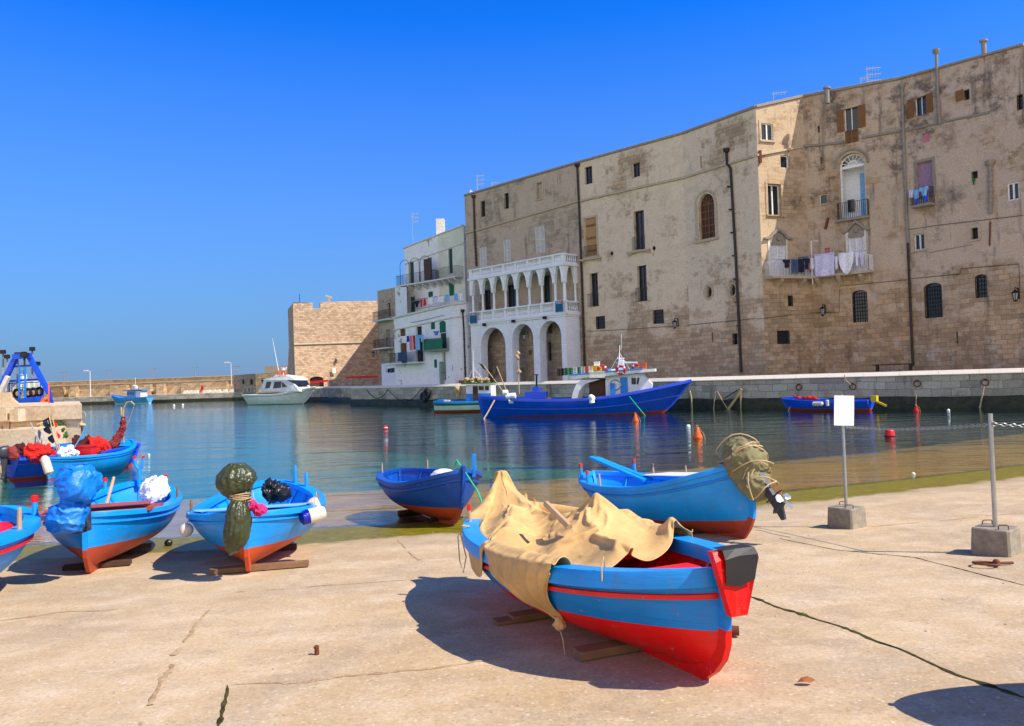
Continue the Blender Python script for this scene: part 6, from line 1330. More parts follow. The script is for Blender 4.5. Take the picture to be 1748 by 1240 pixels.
# ================================================================== POSTS, CHAIN, SMALL THINGS ON THE RAMP
def post(px, py, ptop, rz, label, sign=False, rr=.021):
    g_ = gp(px, py); g_.z = zg(g_.x, g_.y); r = empty('chain_post' if not sign else 'sign_post', g_, label, 'post')
    b = MB(); h_ = .28; pl_ = []
    for z_, s_ in ((0, .19), (h_ - .012, .178), (h_, .168)): pl_.append([Vector((x * s_, y * s_, z_)) for x, y in ((-1, -.88), (-.88, -1), (.88, -1), (1, -.88), (1, .88), (.88, 1), (-.88, 1), (-1, .88))])
    b.T = Matrix.Rotation(rz, 4, 'Z'); b.loft(pl_, True); b.poly(pl_[-1]); b.build('concrete_base', 'base_concrete', r)
    top = at(px, ptop, g_.y).z - g_.z; b = MB(); b.tube([(0, 0, h_ - .02), (0, 0, top)], rr, 14); b.build('pole', 'steel', r, smooth=50)
    for sx_ in (-1, 1):
        b = MB(); b.T = Matrix.Rotation(rz + .8, 4, 'Z'); b.tube([(sx_ * .15, -.05, h_ - .02), (sx_ * .15, -.05, h_ + .035), (sx_ * .145, -.035, h_ + .045), (sx_ * .145, .035, h_ + .045), (sx_ * .15, .05, h_ + .035), (sx_ * .15, .05, h_ - .02)], .006, 6); b.build('handle', 'rust', r)
    return r, g_, top
simple('base_concrete', (.27, .235, .18), .95, 0, .25, 14, .6, bscale=90)
r1, g1, t1 = post(1446, 900, 722, .62, 'steel post carrying a blank white sign on a concrete base', True)
r2, g2, t2 = post(1701, 945, 706, .72, 'bare steel post with a chain in a concrete base', rr=.023)
b = MB(); b.box((.01, -.03, t1 + .17), (.27, .012, .41), R=Matrix.Rotation(.05, 3, 'Y').to_3x3()); b.build('sign_plate', 'signwhite', r1)
b = MB(); b.bar((0, -.015, t1 - .02), (0, -.015, t1 + .39), .02); b.build('sign_bracket', 'steel', r1)
def chain(A_, B_, sag, name, label):
    b = MB(); L = (B_ - A_).length; n = int(L / .042)
    for i in range(n):
        u = (i + .5) / n; f = lambda u: A_.lerp(B_, u) - Vector((0, 0, sag * 4 * u * (1 - u)))
        c = f(u); d = (f(min(1, u + .01)) - f(max(0, u - .01))).normalized(); e = d.cross(Vector((0, 0, 1))).normalized(); g_ = e if i % 2 else d.cross(e)
        pts = [c + d * .028 * math.cos(a) + g_ * .015 * math.sin(a) for a in [2 * PI * k / 8 for k in range(9)]]; b.tube(pts, .0046, 4, False)
    return tag(b.build(name, 'steel', loc=A_, origin=A_), label, 'chain')
ca = g1 + Vector((.02, -.03, t1 - .06)); cb = Vector(g2) + Vector((0, -.03, at(1697, 724, g2.y).z - g2.z)); chain(ca, cb, .035, 'chain', 'thin steel chain hung between the sign post and the bare post'); chain(cb, cb + Vector((2.6, -.9, .0)), .05, 'chain', 'steel chain running from the bare post out of the picture')
b = MB(); b.ring(cb, .03, .006, (0, 1, 0), 12, 5); b.build('ring', 'steel', r2, origin=g2)
q = gp(1692, 967); b = MB(); b.ring(Vector((-.05, 0, .03)), .11, .012, (.05, .1, 1), 20, 6); b.sphere((.04, -.02, .04), .035, 10, 6); b.tube([(.06, -.01, .03), (.22, .01, .025)], .014, 6); tag(b.build('mooring_ring', 'rust', loc=Vector((q.x, q.y, zg(q.x, q.y)))), 'rusty iron mooring ring flat on the ramp before the bare post', 'mooring ring')
q = gp(541, 1118); q.z = zg(q.x, q.y); b = MB(); b.tube([(0, 0, -.02), (0, 0, .045), (-.004, 0, .06), (-.006, 0, .068)], [.018, .017, .022, .01], 10); tag(b.build('iron_pin', 'rust', loc=q, smooth=60), 'short rusty iron pin standing in the concrete ramp', 'pin')
q = gp(1376, 1170); b = MB(); b.loft([[Vector((-.05, -.002, .01)), Vector((-.05, .002, .01))], [Vector((-.02, -.022, .02)), Vector((-.02, .018, .03))], [Vector((.02, -.022, .012)), Vector((.02, .02, .035))], [Vector((.055, -.002, .02)), Vector((.055, .002, .02))]]); tag(b.build('dry_leaf', 'leafbrown', loc=Vector((q.x, q.y, zg(q.x, q.y) + .01))), 'curled reddish brown leaf on the ramp below the big boat', 'leaf')
simple('pebble', (.42, .34, .26), .9, 0, .4, 40)
b = MB()
for i in range(260):
    x = random.uniform(-6, 7); y = random.uniform(3.6, 13.5); s_ = random.uniform(.004, .012)
    if Yw(x) - y < .8: continue
    b.sphere((x, y, zg(x, y) + .002), s_, 6, 4, (1.2, 1, .6))
tag(b.build('gravel', 'pebble'), kind='stuff')

# ================================================================== FLOATS AND MOORINGS
def buoy(px, py, kind, label, s_=.22, mat='orange', grp=None):
    q = onz(px, py, 0); r = empty('mooring_buoy', q, label, 'buoy', grp)
    b = MB()
    hs2 = s_ / .26
    if kind == 'cone': b.tube([(0, 0, -.15), (0, 0, .0), (0, 0, .12 * hs2), (0, 0, .5 * hs2), (0, 0, .62 * hs2)], [s_ * .5, s_, s_, s_ * .35, .04], 16); b.build('float', mat, r, smooth=45); b = MB(); b.ring((0, 0, .66 * hs2), .04, .012, (0, 1, 0), 12, 5); b.tube([(s_ * .2, 0, .6 * hs2), (s_ * 1.1, -.05, .2), (s_ * 1.5, -.05, -.03)], .012, 5); b.build('eye', 'rope_tan', r)
    elif kind == 'can': b.tube([(0, 0, -.1), (0, 0, .02)], [s_, s_], 16); b.tube([(0, 0, .02), (0, 0, s_ * 1.1), (0, 0, s_ * 1.4)], [s_, s_ * .95, s_ * .7], 16); b.build('float', mat, r, smooth=45); b = MB(); b.tube([(0, 0, -.05), (0, 0, .03)], s_ * 1.03, 16); b.build('band', 'black', r)
    else: b.sphere((0, 0, s_ * .5), s_, 16, 10); b.build('float', mat, r, smooth=True)
    if kind == 'two': b = MB(); b.sphere((0, 0, s_ * .56), s_ * 1.01, 16, 10, (1, 1, .62)); b.build('band', 'white', r, smooth=True)
    return r
buoy(1085, 720, 'cone', 'orange cone buoy in front of the big blue fishing vessel', .17); buoy(1191, 749, 'cone', 'orange cone buoy with a white line, nearest the brown shallows', .18); buoy(1564, 703, 'cone', 'small orange red cone buoy near the quay on the right', .14, 'red'); buoy(1519, 745, 'can', 'red can buoy with a black base seen through the chain', .17, 'red')
buoy(658, 733, 'two', 'white and red ball buoy floating right of the bastion reflection', .13, 'red'); buoy(234, 762, 'two', 'red and white ball buoy right of the moored boats with nets', .13, 'red')
for (x, y, s_, lb) in ((297, 693, .16, 'left of two white floats before the far landing'), (312, 692, .16, 'right of two white floats before the far landing'), (254, 778, .055, 'tiny white float below the red and white ball buoy'), (1175, 730, .1, 'small white float left of the orange cone buoy with a line'), (1559, 811, .045, 'tiny white float near the green weed between the two posts'), (1619, 702, .08, 'small white float by the quay right of the red cone buoy')):
    b = MB(); b.sphere((0, 0, s_ * .4), s_, 12, 8); tag(b.build('float', 'white', loc=onz(x, y, 0), smooth=True), lb, 'float')
def rope_at(pts, r_, mat, label, name='mooring_rope', cat='rope', frag=0):
    P = [p for p in pts]; b = MB(); Q = []
    for i in range(len(P) - 1):
        for k in range(8): Q.append(P[i].lerp(P[i + 1], k / 8) - Vector((0, 0, .0)))
    Q.append(P[-1]); b.tube(Q, [r_ * (1 + .7 * abs(nz(i * .9, frag))) if frag else r_ for i in range(len(Q))], 6); return tag(b.build(name, mat, loc=P[0], origin=P[0]), label, cat)
qp = Plane(k1, k2); qo = lambda px, py, o=.35: qp.p(*qp.hit(px, py), o)
rope_at([qo(1181, 667), qo(1184, 680), qo(1185, 698)], .06, 'rope_tan', 'thick frayed pale rope hanging down the quay right of the blue vessel bow', frag=1)
rope_at([qo(1225, 668), qo(1223, 684), qo(1222, 698)], .035, 'rope_tan', 'left strand of the frayed ropes in the middle of the quay wall', frag=2); rope_at([qo(1228, 668), qo(1238, 686), qo(1246, 698)], .03, 'rope_tan', 'slanting middle strand of the frayed ropes on the quay wall', frag=3)
rope_at([qo(1269, 664), qo(1260, 680), qo(1247, 698)], .085, 'rope_tan', 'shaggy thick weedy rope slanting down the quay wall', frag=4); rope_at([qo(1268, 664), qo(1268, 698)], .035, 'rope_tan', 'thin rope hanging straight down beside the shaggy rope', frag=5); rope_at([qo(1266, 664), qo(1240, 680)], .03, 'iron', 'dark slanting rope above the shaggy rope on the quay')
rope_at([qo(1681, 660), qo(1677, 680), qo(1674, 697)], .04, 'rope_tan', 'pale mooring rope from the right ring on the quay wall', frag=6); rope_at([qo(1566, 672), qo(1566, 697)], .03, 'rope_tan', 'short vertical pale line above the small red buoy'); rope_at([qo(1444, 640), qo(1447, 650), qo(1455, 657)], .025, 'rope_tan', 'short rope end hanging over the quay edge above the small blue boat')
for px, py, lb in ((1364, 661, 'rusty iron ring on the quay above the bow of the small blue boat'), (1456, 660, 'rusty iron ring on the quay above the white sign'), (1566, 655, 'rusty iron ring on the quay above the small red buoy'), (1682, 653, 'rusty iron ring on the quay with a pale rope')):
    c = qo(px, py, .06); b = MB(); b.ring(c, .17, .03, qp.n, 16, 6); b.box(c + Vector((0, 0, .16)), (.1, .12, .1)); tag(b.build('mooring_ring', 'rust', loc=c, origin=c), lb, 'mooring ring', 'mooring rings in the quay wall')
qp2 = Plane(k0, k1); qo2 = lambda px, py, o=.4: qp2.p(*qp2.hit(px, py), o)
def sagrope(a, c, sag, r_, lb, mat='iron'):
    b = MB(); b.tube([a.lerp(c, k / 12) - Vector((0, 0, sag * 4 * k / 12 * (1 - k / 12))) for k in range(13)], r_, 5); return tag(b.build('mooring_rope', mat, loc=a, origin=a), lb, 'rope')
sagrope(qo2(632, 666), qo2(668, 665), .9, .05, 'dark rope sagging along the quay below the narrow house'); sagrope(qo2(668, 665), qo2(700, 690), .2, .035, 'dark rope running to the water below the white annex'); sagrope(qo2(724, 664), qo2(700, 684), .3, .04, 'dark rope from the tyre toward the water')
for px, py, lb in ((727, 678, 'black tyre fender on the quay below the white house'), (733, 672, 'second black tyre fender pressed against the first')):
    c = qo2(px, py, .3); b = MB(); b.ring(c, .38, .16, qp2.n, 20, 8); tag(b.build('tyre', 'rubber', loc=c, origin=c, smooth=True), lb, 'tyre')
c = qo2(785, 668, .3); b = MB(); b.blob([c + Vector((0, 0, .5)), c, c - Vector((0, 0, .5))], [.3, .34, .1], 16, .15, 2, 1, .1, 5); tag(b.build('rope_bundle', 'rope_tan', loc=c, origin=c), 'brown tangled rope bundle on the quay behind the green striped boat', 'rope')

# ================================================================== MOORED VESSELS
GA, GB = onz(828, 710), onz(1128, 708.5); GA = at(826, 705, 51.6); GB = at(1130, 706, 49.0); GA.z = GB.z = 0
PG = dict(L=(GB - GA).length + .3, B=3.5, D=1.52, sb=.95, ss=.32, pe=3.0, qe=.55, top='royal_blue', bot='dark_red', wl=.55, wlr=.12, wls=-.6, rb=1.9, rs=.4, cut=.6, cuts=.9, stem=.05, sternpost=0, gw=.18, gh=.12, floor=.9, kw=.14, kd=.1, ribs=False, inn='wood', strakes=[(.62, .05, 'royal_blue')], decks=[(.84, .98, 'royal_blue', -.1)])
G, ptG, zsG = make_boat('fishing_vessel', 'long royal blue fishing vessel with white wheelhouse moored along the quay', 'fishing boat', PG)
MG = place(G, Vector((GA.x, GA.y, -.5)), Vector((GB.x, GB.y, -.5))); gpl = Plane(GA, GB)
def g(px, py, o=0.): 
    s_, z = gpl.hit(px, py); return Vector((s_, -o, z + .5))
def gbox(name, mat, x0, x1, y0, y1, w_, par=G, o=0., tp=1.):
    a, c = g(x0, y1), g(x1, y0); b = MB(); b.box(((a.x + c.x) / 2, -o, (a.z + c.z) / 2), (abs(c.x - a.x), w_, abs(c.z - a.z)), taper=tp); return b.build(name, mat, par)
rz0 = g(960, 648).z; rz1 = g(1040, 641).z
b = MB(); b.prism([Vector((g(957, 0).x, 1.3, rz0)), Vector((g(1096, 0).x, 1.3, rz1 + .15)), Vector((g(1096, 0).x, 1.3, rz1 + .33)), Vector((g(957, 0).x, 1.3, rz0 + .22))], (0, -2.6, 0)); rf = b.build('roof', 'boat_white', G)
b = MB(); b.prism([Vector((g(956, 0).x, 1.34, rz0 + .225)), Vector((g(1076, 0).x, 1.34, rz1 + .30)), Vector((g(1076, 0).x, 1.34, rz1 + .38)), Vector((g(956, 0).x, 1.34, rz0 + .31))], (0, -2.68, 0)); b.build('roof_edge', 'mid_blue', rf)
for sd in (1.15, -1.15):
    b = MB(); P = [g(984, 684), g(988, 668), g(996, 655), g(1012, 648)]; b.loft([[Vector((p.x - w_, sd - .08, p.z)), Vector((p.x + w_, sd - .08, p.z)), Vector((p.x + w_, sd + .08, p.z)), Vector((p.x - w_, sd + .08, p.z))] for p, w_ in zip(P, (.17, .19, .28, .6))], True); b.build('pylon', 'boat_white', G)
wh0, wh1 = g(1036, 640).x, g(1096, 640).x; dk = g(1060, 676).z - .4
b = MB(); b.prism([(wh0, .85, dk), (g(1084, 0).x, .85, dk), (g(1090, 0).x, .85, dk + 1.1), (wh1, .85, rz1 + .14), (wh0, .85, rz1 + .14)], (0, -1.7, 0)); whs = b.build('wheelhouse', 'boat_white', G)
gbox('door', 'mid_blue', 1062, 1073, 644, 672, .05, whs, .87); gbox('window', MP, 1080, 1087, 645, 656, .05, whs, .87)
b = MB(); b.prism([g(1088.5, 656, .88), g(1091, 656, .88), g(1093.5, 645, .88), g(1089.5, 645, .88)], (0, .04, 0)); b.build('window', MP, whs)
gbox('rear_cabin', 'wood_dark', 1009, 1035, 646, 680, 1.6); gbox('side_panel', 'boat_white', 1037, 1060, 648, 676, .06, G, .92)
b = MB(); b.ring(g(1053, 657, .98), .32, .035, (0, 1, 0), 18, 6); b.build('hose_reel', 'steel', whs); gbox('locker', 'mid_blue', 1045, 1052, 654, 674, .3, G, 1.0)
gbox('engine_casing', 'royal_blue', 902, 936, 668, 680, 1.0, G, .6); gbox('winch', 'royal_blue', 914, 924, 660, 668, .7, G, .6); b = MB(); b.tube([g(919, 662, .6), g(919, 640, .6)], .06, 8); b.tube([g(919, 641, .6), g(919, 639, .6)], .12, 8); b.build('exhaust', 'iron', G)
# mast and gear on the wheelhouse roof
b = MB(); b.tube([g(1058, 636), g(1057, 590)], [.07, .03], 6); b.tube([g(1056, 607), g(1040, 636)], .018, 5); b.tube([g(1058, 604), g(1077, 634)], .018, 5); b.tube([g(1060, 598), g(1061, 570)], .015, 5); b.bar(g(1054, 612), g(1066, 612), .07); b.bar(g(1052, 620), g(1068, 618), .06); mst = b.build('mast', 'boat_white', G)
b = MB(); b.prism([g(1054, 636, .3), g(1067, 636, .3), g(1064, 614, .3), g(1057, 614, .3)], (0, -.6 + 1.2, 0)); b.build('funnel', 'boat_white', G); b = MB(); b.bar(g(1066, 619), g(1088, 619), .1); b.bar(g(1087, 619), g(1095, 632), .06); b.build('davit', 'boat_white', G)
b = MB(); b.loft([[g(1054.5, 587 + k * 3), g(1056.5 + .3 * math.sin(k), 588 + k * 3, .05)] for k in range(4)]); b.build('pennant', 'green', mst); b = MB(); b.loft([[g(1055, 596 + k * 2), g(1057, 597 + k * 2, .05)] for k in range(4)]); b.build('pennant', 'red', mst)
def onG(name, mat, px, py, o, label, cat, fn, grp=None):
    c = MG @ g(px, py, o); b = MB(); fn(b); ob = b.build(name, mat, loc=c); ob.rotation_euler = (0, 0, math.atan2(MG[1][0], MG[0][0])); return tag(ob, label, cat, grp)
for px, py, o, lb in ((1063, 632, 1.35, 'red and white life ring in front of the funnel on the blue vessel'), (1087.5, 630, .9, 'red life ring hanging at the davit on the blue vessel'), (1031, 631, 1.1, 'red ring float beside the yellow crates on the blue vessel')):
    ob = onG('life_ring', 'red', px, py, o, lb, 'life ring', lambda b: b.ring((0, 0, 0), .24, .075, (0, 1, .15), 20, 8), 'life rings on the blue vessel')
    b = MB()
    for k in range(4): b.ring((0, 0, 0), .24, .08, (0, 1, .15), 3, 8, (PI / 2 * k, PI / 2 * k + .35))
    b.build('white_band', 'white', ob)
cr = [('black', 'black'), ('black', 'second black'), ('green', 'leftmost green'), ('green', 'second green'), ('crate', 'pale grey'), ('green', 'rightmost green'), ('crate', 'off-white'), ('orange', 'orange'), ('crate', 'white'), ('yellow', 'yellow'), ('yellow', 'right yellow')]
def crate(b, w_=.42):
    for k in range(6): b.box((0, 0, .045 + k * .075), (w_, .62, .055 if k % 2 == 0 else .03), taper=1.02)
    for sx_ in (-1, 1): 
        for sy_ in (-1, 1): b.box((sx_ * (w_ / 2 - .02), sy_ * .3, .23), (.06, .06, .46))
for k, (m_, nm) in enumerate(cr):
    px = 960 + k * 6.5; onG('fish_crate', m_, px, 641.5 - k * .5, .75, nm + ' fish crate in the row on the roof of the blue vessel', 'crate', lambda b: crate(b, .26), 'fish crates on the vessel roof')
onG('fish_crate', 'crate', 1023, 645, 1.1, 'long pale grey bin lying in front of the yellow crates on the vessel roof', 'crate', lambda b: [b.box((0, 0, .18), (.95, .5, .36)), b.box((0, 0, .37), (1.0, .55, .05))], 'fish crates on the vessel roof'); onG('fish_crate', 'white', 1021, 629, .6, 'single white box standing on top of the yellow crates', 'crate', lambda b: [b.box((0, 0, .2), (.34, .4, .36)), b.box((0, 0, .4), (.37, .43, .05))])
onG('bucket', 'mid_blue', 1040, 638, .9, 'blue tub on the vessel roof left of the funnel', 'tub', lambda b: b.tube([(0, 0, -.1), (0, 0, .3)], [.2, .26], 14)); onG('bucket', 'white', 1047, 638, 1.1, 'white tub on the vessel roof left of the funnel', 'tub', lambda b: b.tube([(0, 0, -.1), (0, 0, .28)], [.22, .24], 14)); onG('fish_crate', 'orange', 1098, 632, .7, 'small orange crate at the front edge of the wheelhouse roof', 'crate', lambda b: crate(b, .5))
for k, (px, py, lb) in enumerate(((876, 676, 'leftmost white cube float at the stern of the blue vessel'), (881, 683, 'lowest white cube float hanging over the side of the blue vessel'), (884, 675, 'rightmost white cube float at the stern of the blue vessel'), (871, 670, 'topmost white cube float at the stern of the blue vessel'))):
    onG('cube_float', 'white', px, py, 1.35, lb, 'float', lambda b: b.tube([(-.17, 0, 0), (-.14, 0, 0), (.14, 0, 0), (.17, 0, 0)], [.12, .2, .2, .12], 10), 'white floats on the blue vessel')
for (bx_, by_, tx, ty, lb) in ((868, 672, 832, 624, 'leaning marker pole with a square black flag on the blue vessel'), (871, 668, 854, 626, 'leaning marker pole with a small black pennant on the blue vessel')):
    a, c = MG @ g(bx_, by_, 1.0), MG @ g(tx, ty, 1.0); r = empty('flag_marker', a, lb, 'marker flag'); b = MB(); b.tube([a, c], .03, 6); b.build('pole', 'rope_tan', r, origin=a); d = (a - c).normalized(); b = MB(); e = Vector((.3, 0, .2)) if tx > 840 else Vector((.35, 0, -.2)); b.loft([[c + d * .5 * k / 3 + Vector((0, .03 * math.sin(k * 2), 0)), c + d * .5 * k / 3 - e * (.9 if tx < 840 else .2 + .3 * k) + Vector((0, .05 * math.sin(k), 0))] for k in range(4)]); b.build('flag', 'dark', r, origin=a)
b = MB(); a, c = MG @ g(892, 672, 1), MG @ g(889, 598, 1); b.tube([a, c], .035, 6); b.blob([c, c + Vector((0, 0, -.4)), c + Vector((0, 0, -.8))], [.05, .14, .03], 10, .1, 4); b.blob([c - Vector((0, 0, 1.1)), c - Vector((-.05, 0, 1.5))], [.05, .12], 10, .1, 4); tag(b.build('flag_marker', 'rope_tan', loc=a, origin=a), 'tall upright marker pole with dark rags near the stern of the blue vessel', 'marker flag')
cover('rag', 'cloth_white', [(1009, 677, 47.8), (1010, 683, 47.6), (1011, 688, 47.6)], [.06, .11, .03], 'white rag hanging over the side of the blue vessel', 'rag', 1, .15, 3, .2, 5, 12, 3.)
cover('rag', 'rope_tan', [(936, 680, 50.2), (936, 684, 50.1), (936, 687, 50.1)], [.1, .15, .03], 'small tan rag over the side amidships of the blue vessel', 'rag', 1, .15, 3, .2, 5, 12, 3.)
rope_at([MG @ g(1078, 676, 1.7), MG @ g(1108, 708, 3.0)], .03, 'rope_green', 'green mooring line slanting from the wheelhouse to the water'); rope_at([MG @ g(855, 682, 1.7), MG @ g(848, 700, 2.2), MG @ g(842, 714, 2.6)], .045, 'rope_tan', 'brown mooring rope hanging from the stern of the blue vessel')
# --- H green striped boat behind
HA = at(742, 704.5, 60); HB = at(872, 701, 58.6); HA.z = HB.z = 0
PH = dict(L=(Vector(HB) - Vector(HA)).length, B=2.4, D=1.05, sb=.25, ss=.06, pe=3.2, qe=.5, top='boat_green', bot='dark_red', wl=.45, wlr=0, rb=.4, stem=0, sternpost=0, gw=.14, gh=.1, gun='mid_blue', band=(.32, 'boat_white'), ribs=False, floor=.7, inn='wood', strakes=[])
Hh, ptH, _ = make_boat('fishing_boat', 'small fishing boat with green, white and red stripes behind the blue vessel stern', 'fishing boat', PH); MH = place(Hh, Vector((HA.x, HA.y, -.25)), Vector((HB.x, HB.y, -.25))); hp = Plane(HA, HB)
def h(px, py, o=0.): s_, z = hp.hit(px, py); return Vector((s_, -o, z + .25))
def hbox(name, mat, x0, x1, y0, y1, w_, par=Hh, o=0.):
    a, c = h(x0, y1), h(x1, y0); b = MB(); b.box(((a.x + c.x) / 2, -o, (a.z + c.z) / 2), (abs(c.x - a.x), w_, abs(c.z - a.z))); return b.build(name, mat, par)
hw = hbox('wheelhouse', 'boat_white', 801, 842, 656, 690, 1.5); hbox('blue_band', 'mid_blue', 800.8, 842.2, 671, 689, 1.53, hw); hbox('doorway', 'wood_dark', 813, 820, 659, 689, .1, hw, .77); hbox('window', MP, 822, 830, 659, 666, .06, hw, .77); hbox('window', MP, 833, 839, 659, 666, .06, hw, .77); hbox('roof', 'boat_green', 793, 844, 653, 656.5, 1.9, hw)
b = MB(); b.tube([h(808, 654), h(808, 598)], [.04, .02], 6); b.tube([h(808, 628), h(797, 652)], .02, 5); b.tube([h(808, 628), h(828, 652)], .02, 5); b.build('mast', 'boat_white', Hh)
b = MB()
for k in range(14): b.blob([h(796 + k * 3, 652, .3 * math.sin(k * 5)), h(797 + k * 3, 646 + 2 * math.sin(k * 7), .3)], [.12, .1], 8, .1, 5)
ob = b.build('deck_gear', 'rope_tan', loc=MH.translation); ob.rotation_euler = (0, 0, math.atan2(MH[1][0], MH[0][0])); tag(ob, 'pile of coiled lines and floats on the green roof of the striped boat', 'fishing gear')
hbox('locker', 'mid_blue', 749, 760, 682, 687, .6); hbox('hatch', 'crate', 760, 769, 683, 687, .6)
# --- I small blue boat on the right
IA, IB = onz(1487, 702), onz(1352, 701)
PI_ = dict(L=(Vector(IB) - Vector(IA)).length + .2, B=1.7, D=.78, sb=.12, ss=.0, pe=2.6, qe=.6, transom=.75, top='vivid_blue', bot='dark_red', wl=.34, wlr=0, rb=.5, stem=.0, gw=.1, ribs=False, floor=.4, strakes=[])
I_, ptI, _ = make_boat('rowing_boat', 'small bright blue boat moored at the quay behind the white sign', 'boat', PI_); MI = place(I_, Vector((IA.x, IA.y, -.18)), Vector((IB.x, IB.y, -.18)))
def onI(name, mat, x, y, z, label, cat, fn, grp=None):
    ob_b = MB(); fn(ob_b); ob = ob_b.build(name, mat, loc=MI @ Vector((x, y, z))); ob.rotation_euler = (0, 0, math.atan2(MI[1][0], MI[0][0])); return tag(ob, label, cat, grp)
onI('fender', 'float_white', 2.55, .98, .62, 'fat brown stained fender on the side of the small bright blue boat', 'fender', lambda b: b.tube([(-.32, 0, 0), (-.26, 0, 0), (.26, 0, 0), (.32, 0, 0)], [.04, .13, .13, .04], 10)); onI('fender', 'float_white', 2.0, .98, .66, 'white fender between the brown fender and the white sign', 'fender', lambda b: b.tube([(0, 0, .18), (0, 0, .14), (0, 0, -.14), (0, 0, -.18)], [.03, .09, .09, .03], 10)); onI('fender', 'float_white', .75, .95, .6, 'white fender at the stern side of the small bright blue boat', 'fender', lambda b: b.tube([(0, 0, .22), (0, 0, .16), (0, 0, -.16), (0, 0, -.2)], [.03, .09, .09, .03], 10))
onI('tarpaulin', 'cloth_red', 3.5, .2, .8, 'red folded cloth lying in the bow of the small bright blue boat', 'cloth', lambda b: b.blob([(-.7, 0, .0), (-.2, 0, .1), (.5, 0, .14), (.9, 0, .3)], [.06, .12, .1, .02], 12, .08, 4)); onI('oar', 'light_blue', 3.4, -.1, .84, 'thin blue oar sticking out over the bow of the small bright blue boat', 'oar', lambda b: b.tube([(-1, 0, 0), (1.6, 0, .15)], .03, 6))
ob = onI('outboard_motor', 'yellow', -.25, .1, .62, None, None, lambda b: [b.box((0, 0, .25), (.3, .3, .34)), b.bar((-.1, 0, .1), (-.6, 0, -.15), .1)]); ob.parent = I_; ob.matrix_parent_inverse = MI.inverted()
rope_at([MI @ Vector((4.4, .1, .85)), MI @ Vector((4.7, .3, .1))], .025, 'rope_tan', 'white bow line of the small bright blue boat dropping to the water')
# --- J motor yacht
JA, JB = onz(427, 689), onz(520, 687.5); JA, JB = Vector(JA), Vector(JB); JB = JA + (JB - JA)
JL = 9.2; ju = (onz(520, 688) - onz(427, 689.5)).normalized()
JA = at(427, 688, 106); JA.z = 0; JB = at(522, 688, 101.); JB.z = 0; JL = (JB - JA).length
PJ = dict(L=JL, B=3.1, D=1.75, sb=.85, ss=.0, pe=2.6, qe=.6, transom=.88, top='boat_white', bot='teal', wl=.45, wlr=0, rb=2.2, stem=0, gw=.2, gh=.08, ribs=False, floor=1.2, inn='boat_white', strakes=[(.86, .04, 'gray')], decks=[(.52, .985, 'boat_white', .0)], cut=.8)
J, ptJ, _ = make_boat('motor_yacht', 'white motor yacht with dark cabin windows moored before the bastion', 'yacht', PJ); MJ = place(J, Vector((JA.x, JA.y, -.4)), Vector((JB.x, JB.y, -.4))); jp = Plane(JA, JB)
def j(px, py, o=0.): s_, z = jp.hit(px, py); return Vector((s_, -o, z + .4))
b = MB(); cs = []
for px, zt_ in ((457, 660), (462, 648), (498, 648), (512, 655), (522, 663)):
    p = j(px, zt_); q = j(px + (2 if px > 500 else -2), 668); cs.append([Vector((q.x, 1.35, q.z)), Vector((p.x, 1.15, p.z)), Vector((p.x, -1.15, p.z)), Vector((q.x, -1.35, q.z))])
b.loft(cs); b.poly(cs[0]); b.poly(cs[-1][::-1]); cb_ = b.build('cabin', 'boat_white', J)
def jw(pts, o=1.3): b = MB(); b.prism([j(x, y, o) for x, y in pts], (0, -.05, 0)); b.build('window', MP, cb_)
jw([(468, 651.5), (475, 651.5), (473, 662), (465, 663)], 1.27); jw([(481, 651.5), (492, 651), (492, 661.5), (479, 663)], 1.27); jw([(494, 652), (503, 660), (494, 661)], 1.27)
b = MB(); b.prism([j(501, 650, .9), j(516, 650, .9), j(521, 658, 1.0), j(508, 658, 1.0)], (0, 1.8, .0)); b.build('windscreen', MP, cb_)
b = MB(); b.prism([j(458, 648, 1.2), j(516, 649, 1.2), j(505, 643, 1.0), j(480, 640, 1.0), (j(476, 644, 1.1))], (0, 2.3, 0)); fb = b.build('flybridge', 'boat_white', J)
b = MB(); b.prism([j(486, 641.5, .95), j(500, 642.5, .95), j(498, 647, 1.0), j(484, 647, 1.0)], (0, 1.9, .0)); b.build('flybridge_screen', 'dark', fb)
b = MB(); b.tube([j(478, 646), j(465, 578)], [.06, .02], 6); b.build('antenna', 'white', J); b = MB(); b.tube([j(484, 641), j(484, 629)], .05, 6); b.tube([j(484, 632), j(484, 629)], .35, 12); b.bar(j(479, 628), j(489, 628), .15); b.build('radar_mast', 'boat_white', J)
b = MB(); bars_n = [j(x, 668, 1.2) for x in range(428, 460, 6)]
for p in bars_n: b.bar(p, p + Vector((0, 0, .6)), .04)
b.tube([p + Vector((0, 0, .6)) for p in bars_n], .03, 5); b.build('stern_rail', 'steel', J)
for px, py, lb in ((482, 638, 'left orange life ring on the flybridge of the white yacht'), (492, 638, 'right orange life ring on the flybridge of the white yacht')):
    c = MJ @ j(px, py, .8); b = MB(); b.ring(c, .3, .1, (0, 1, 0), 14, 6); tag(b.build('life_ring', 'orange', loc=c, origin=c), lb, 'life ring')
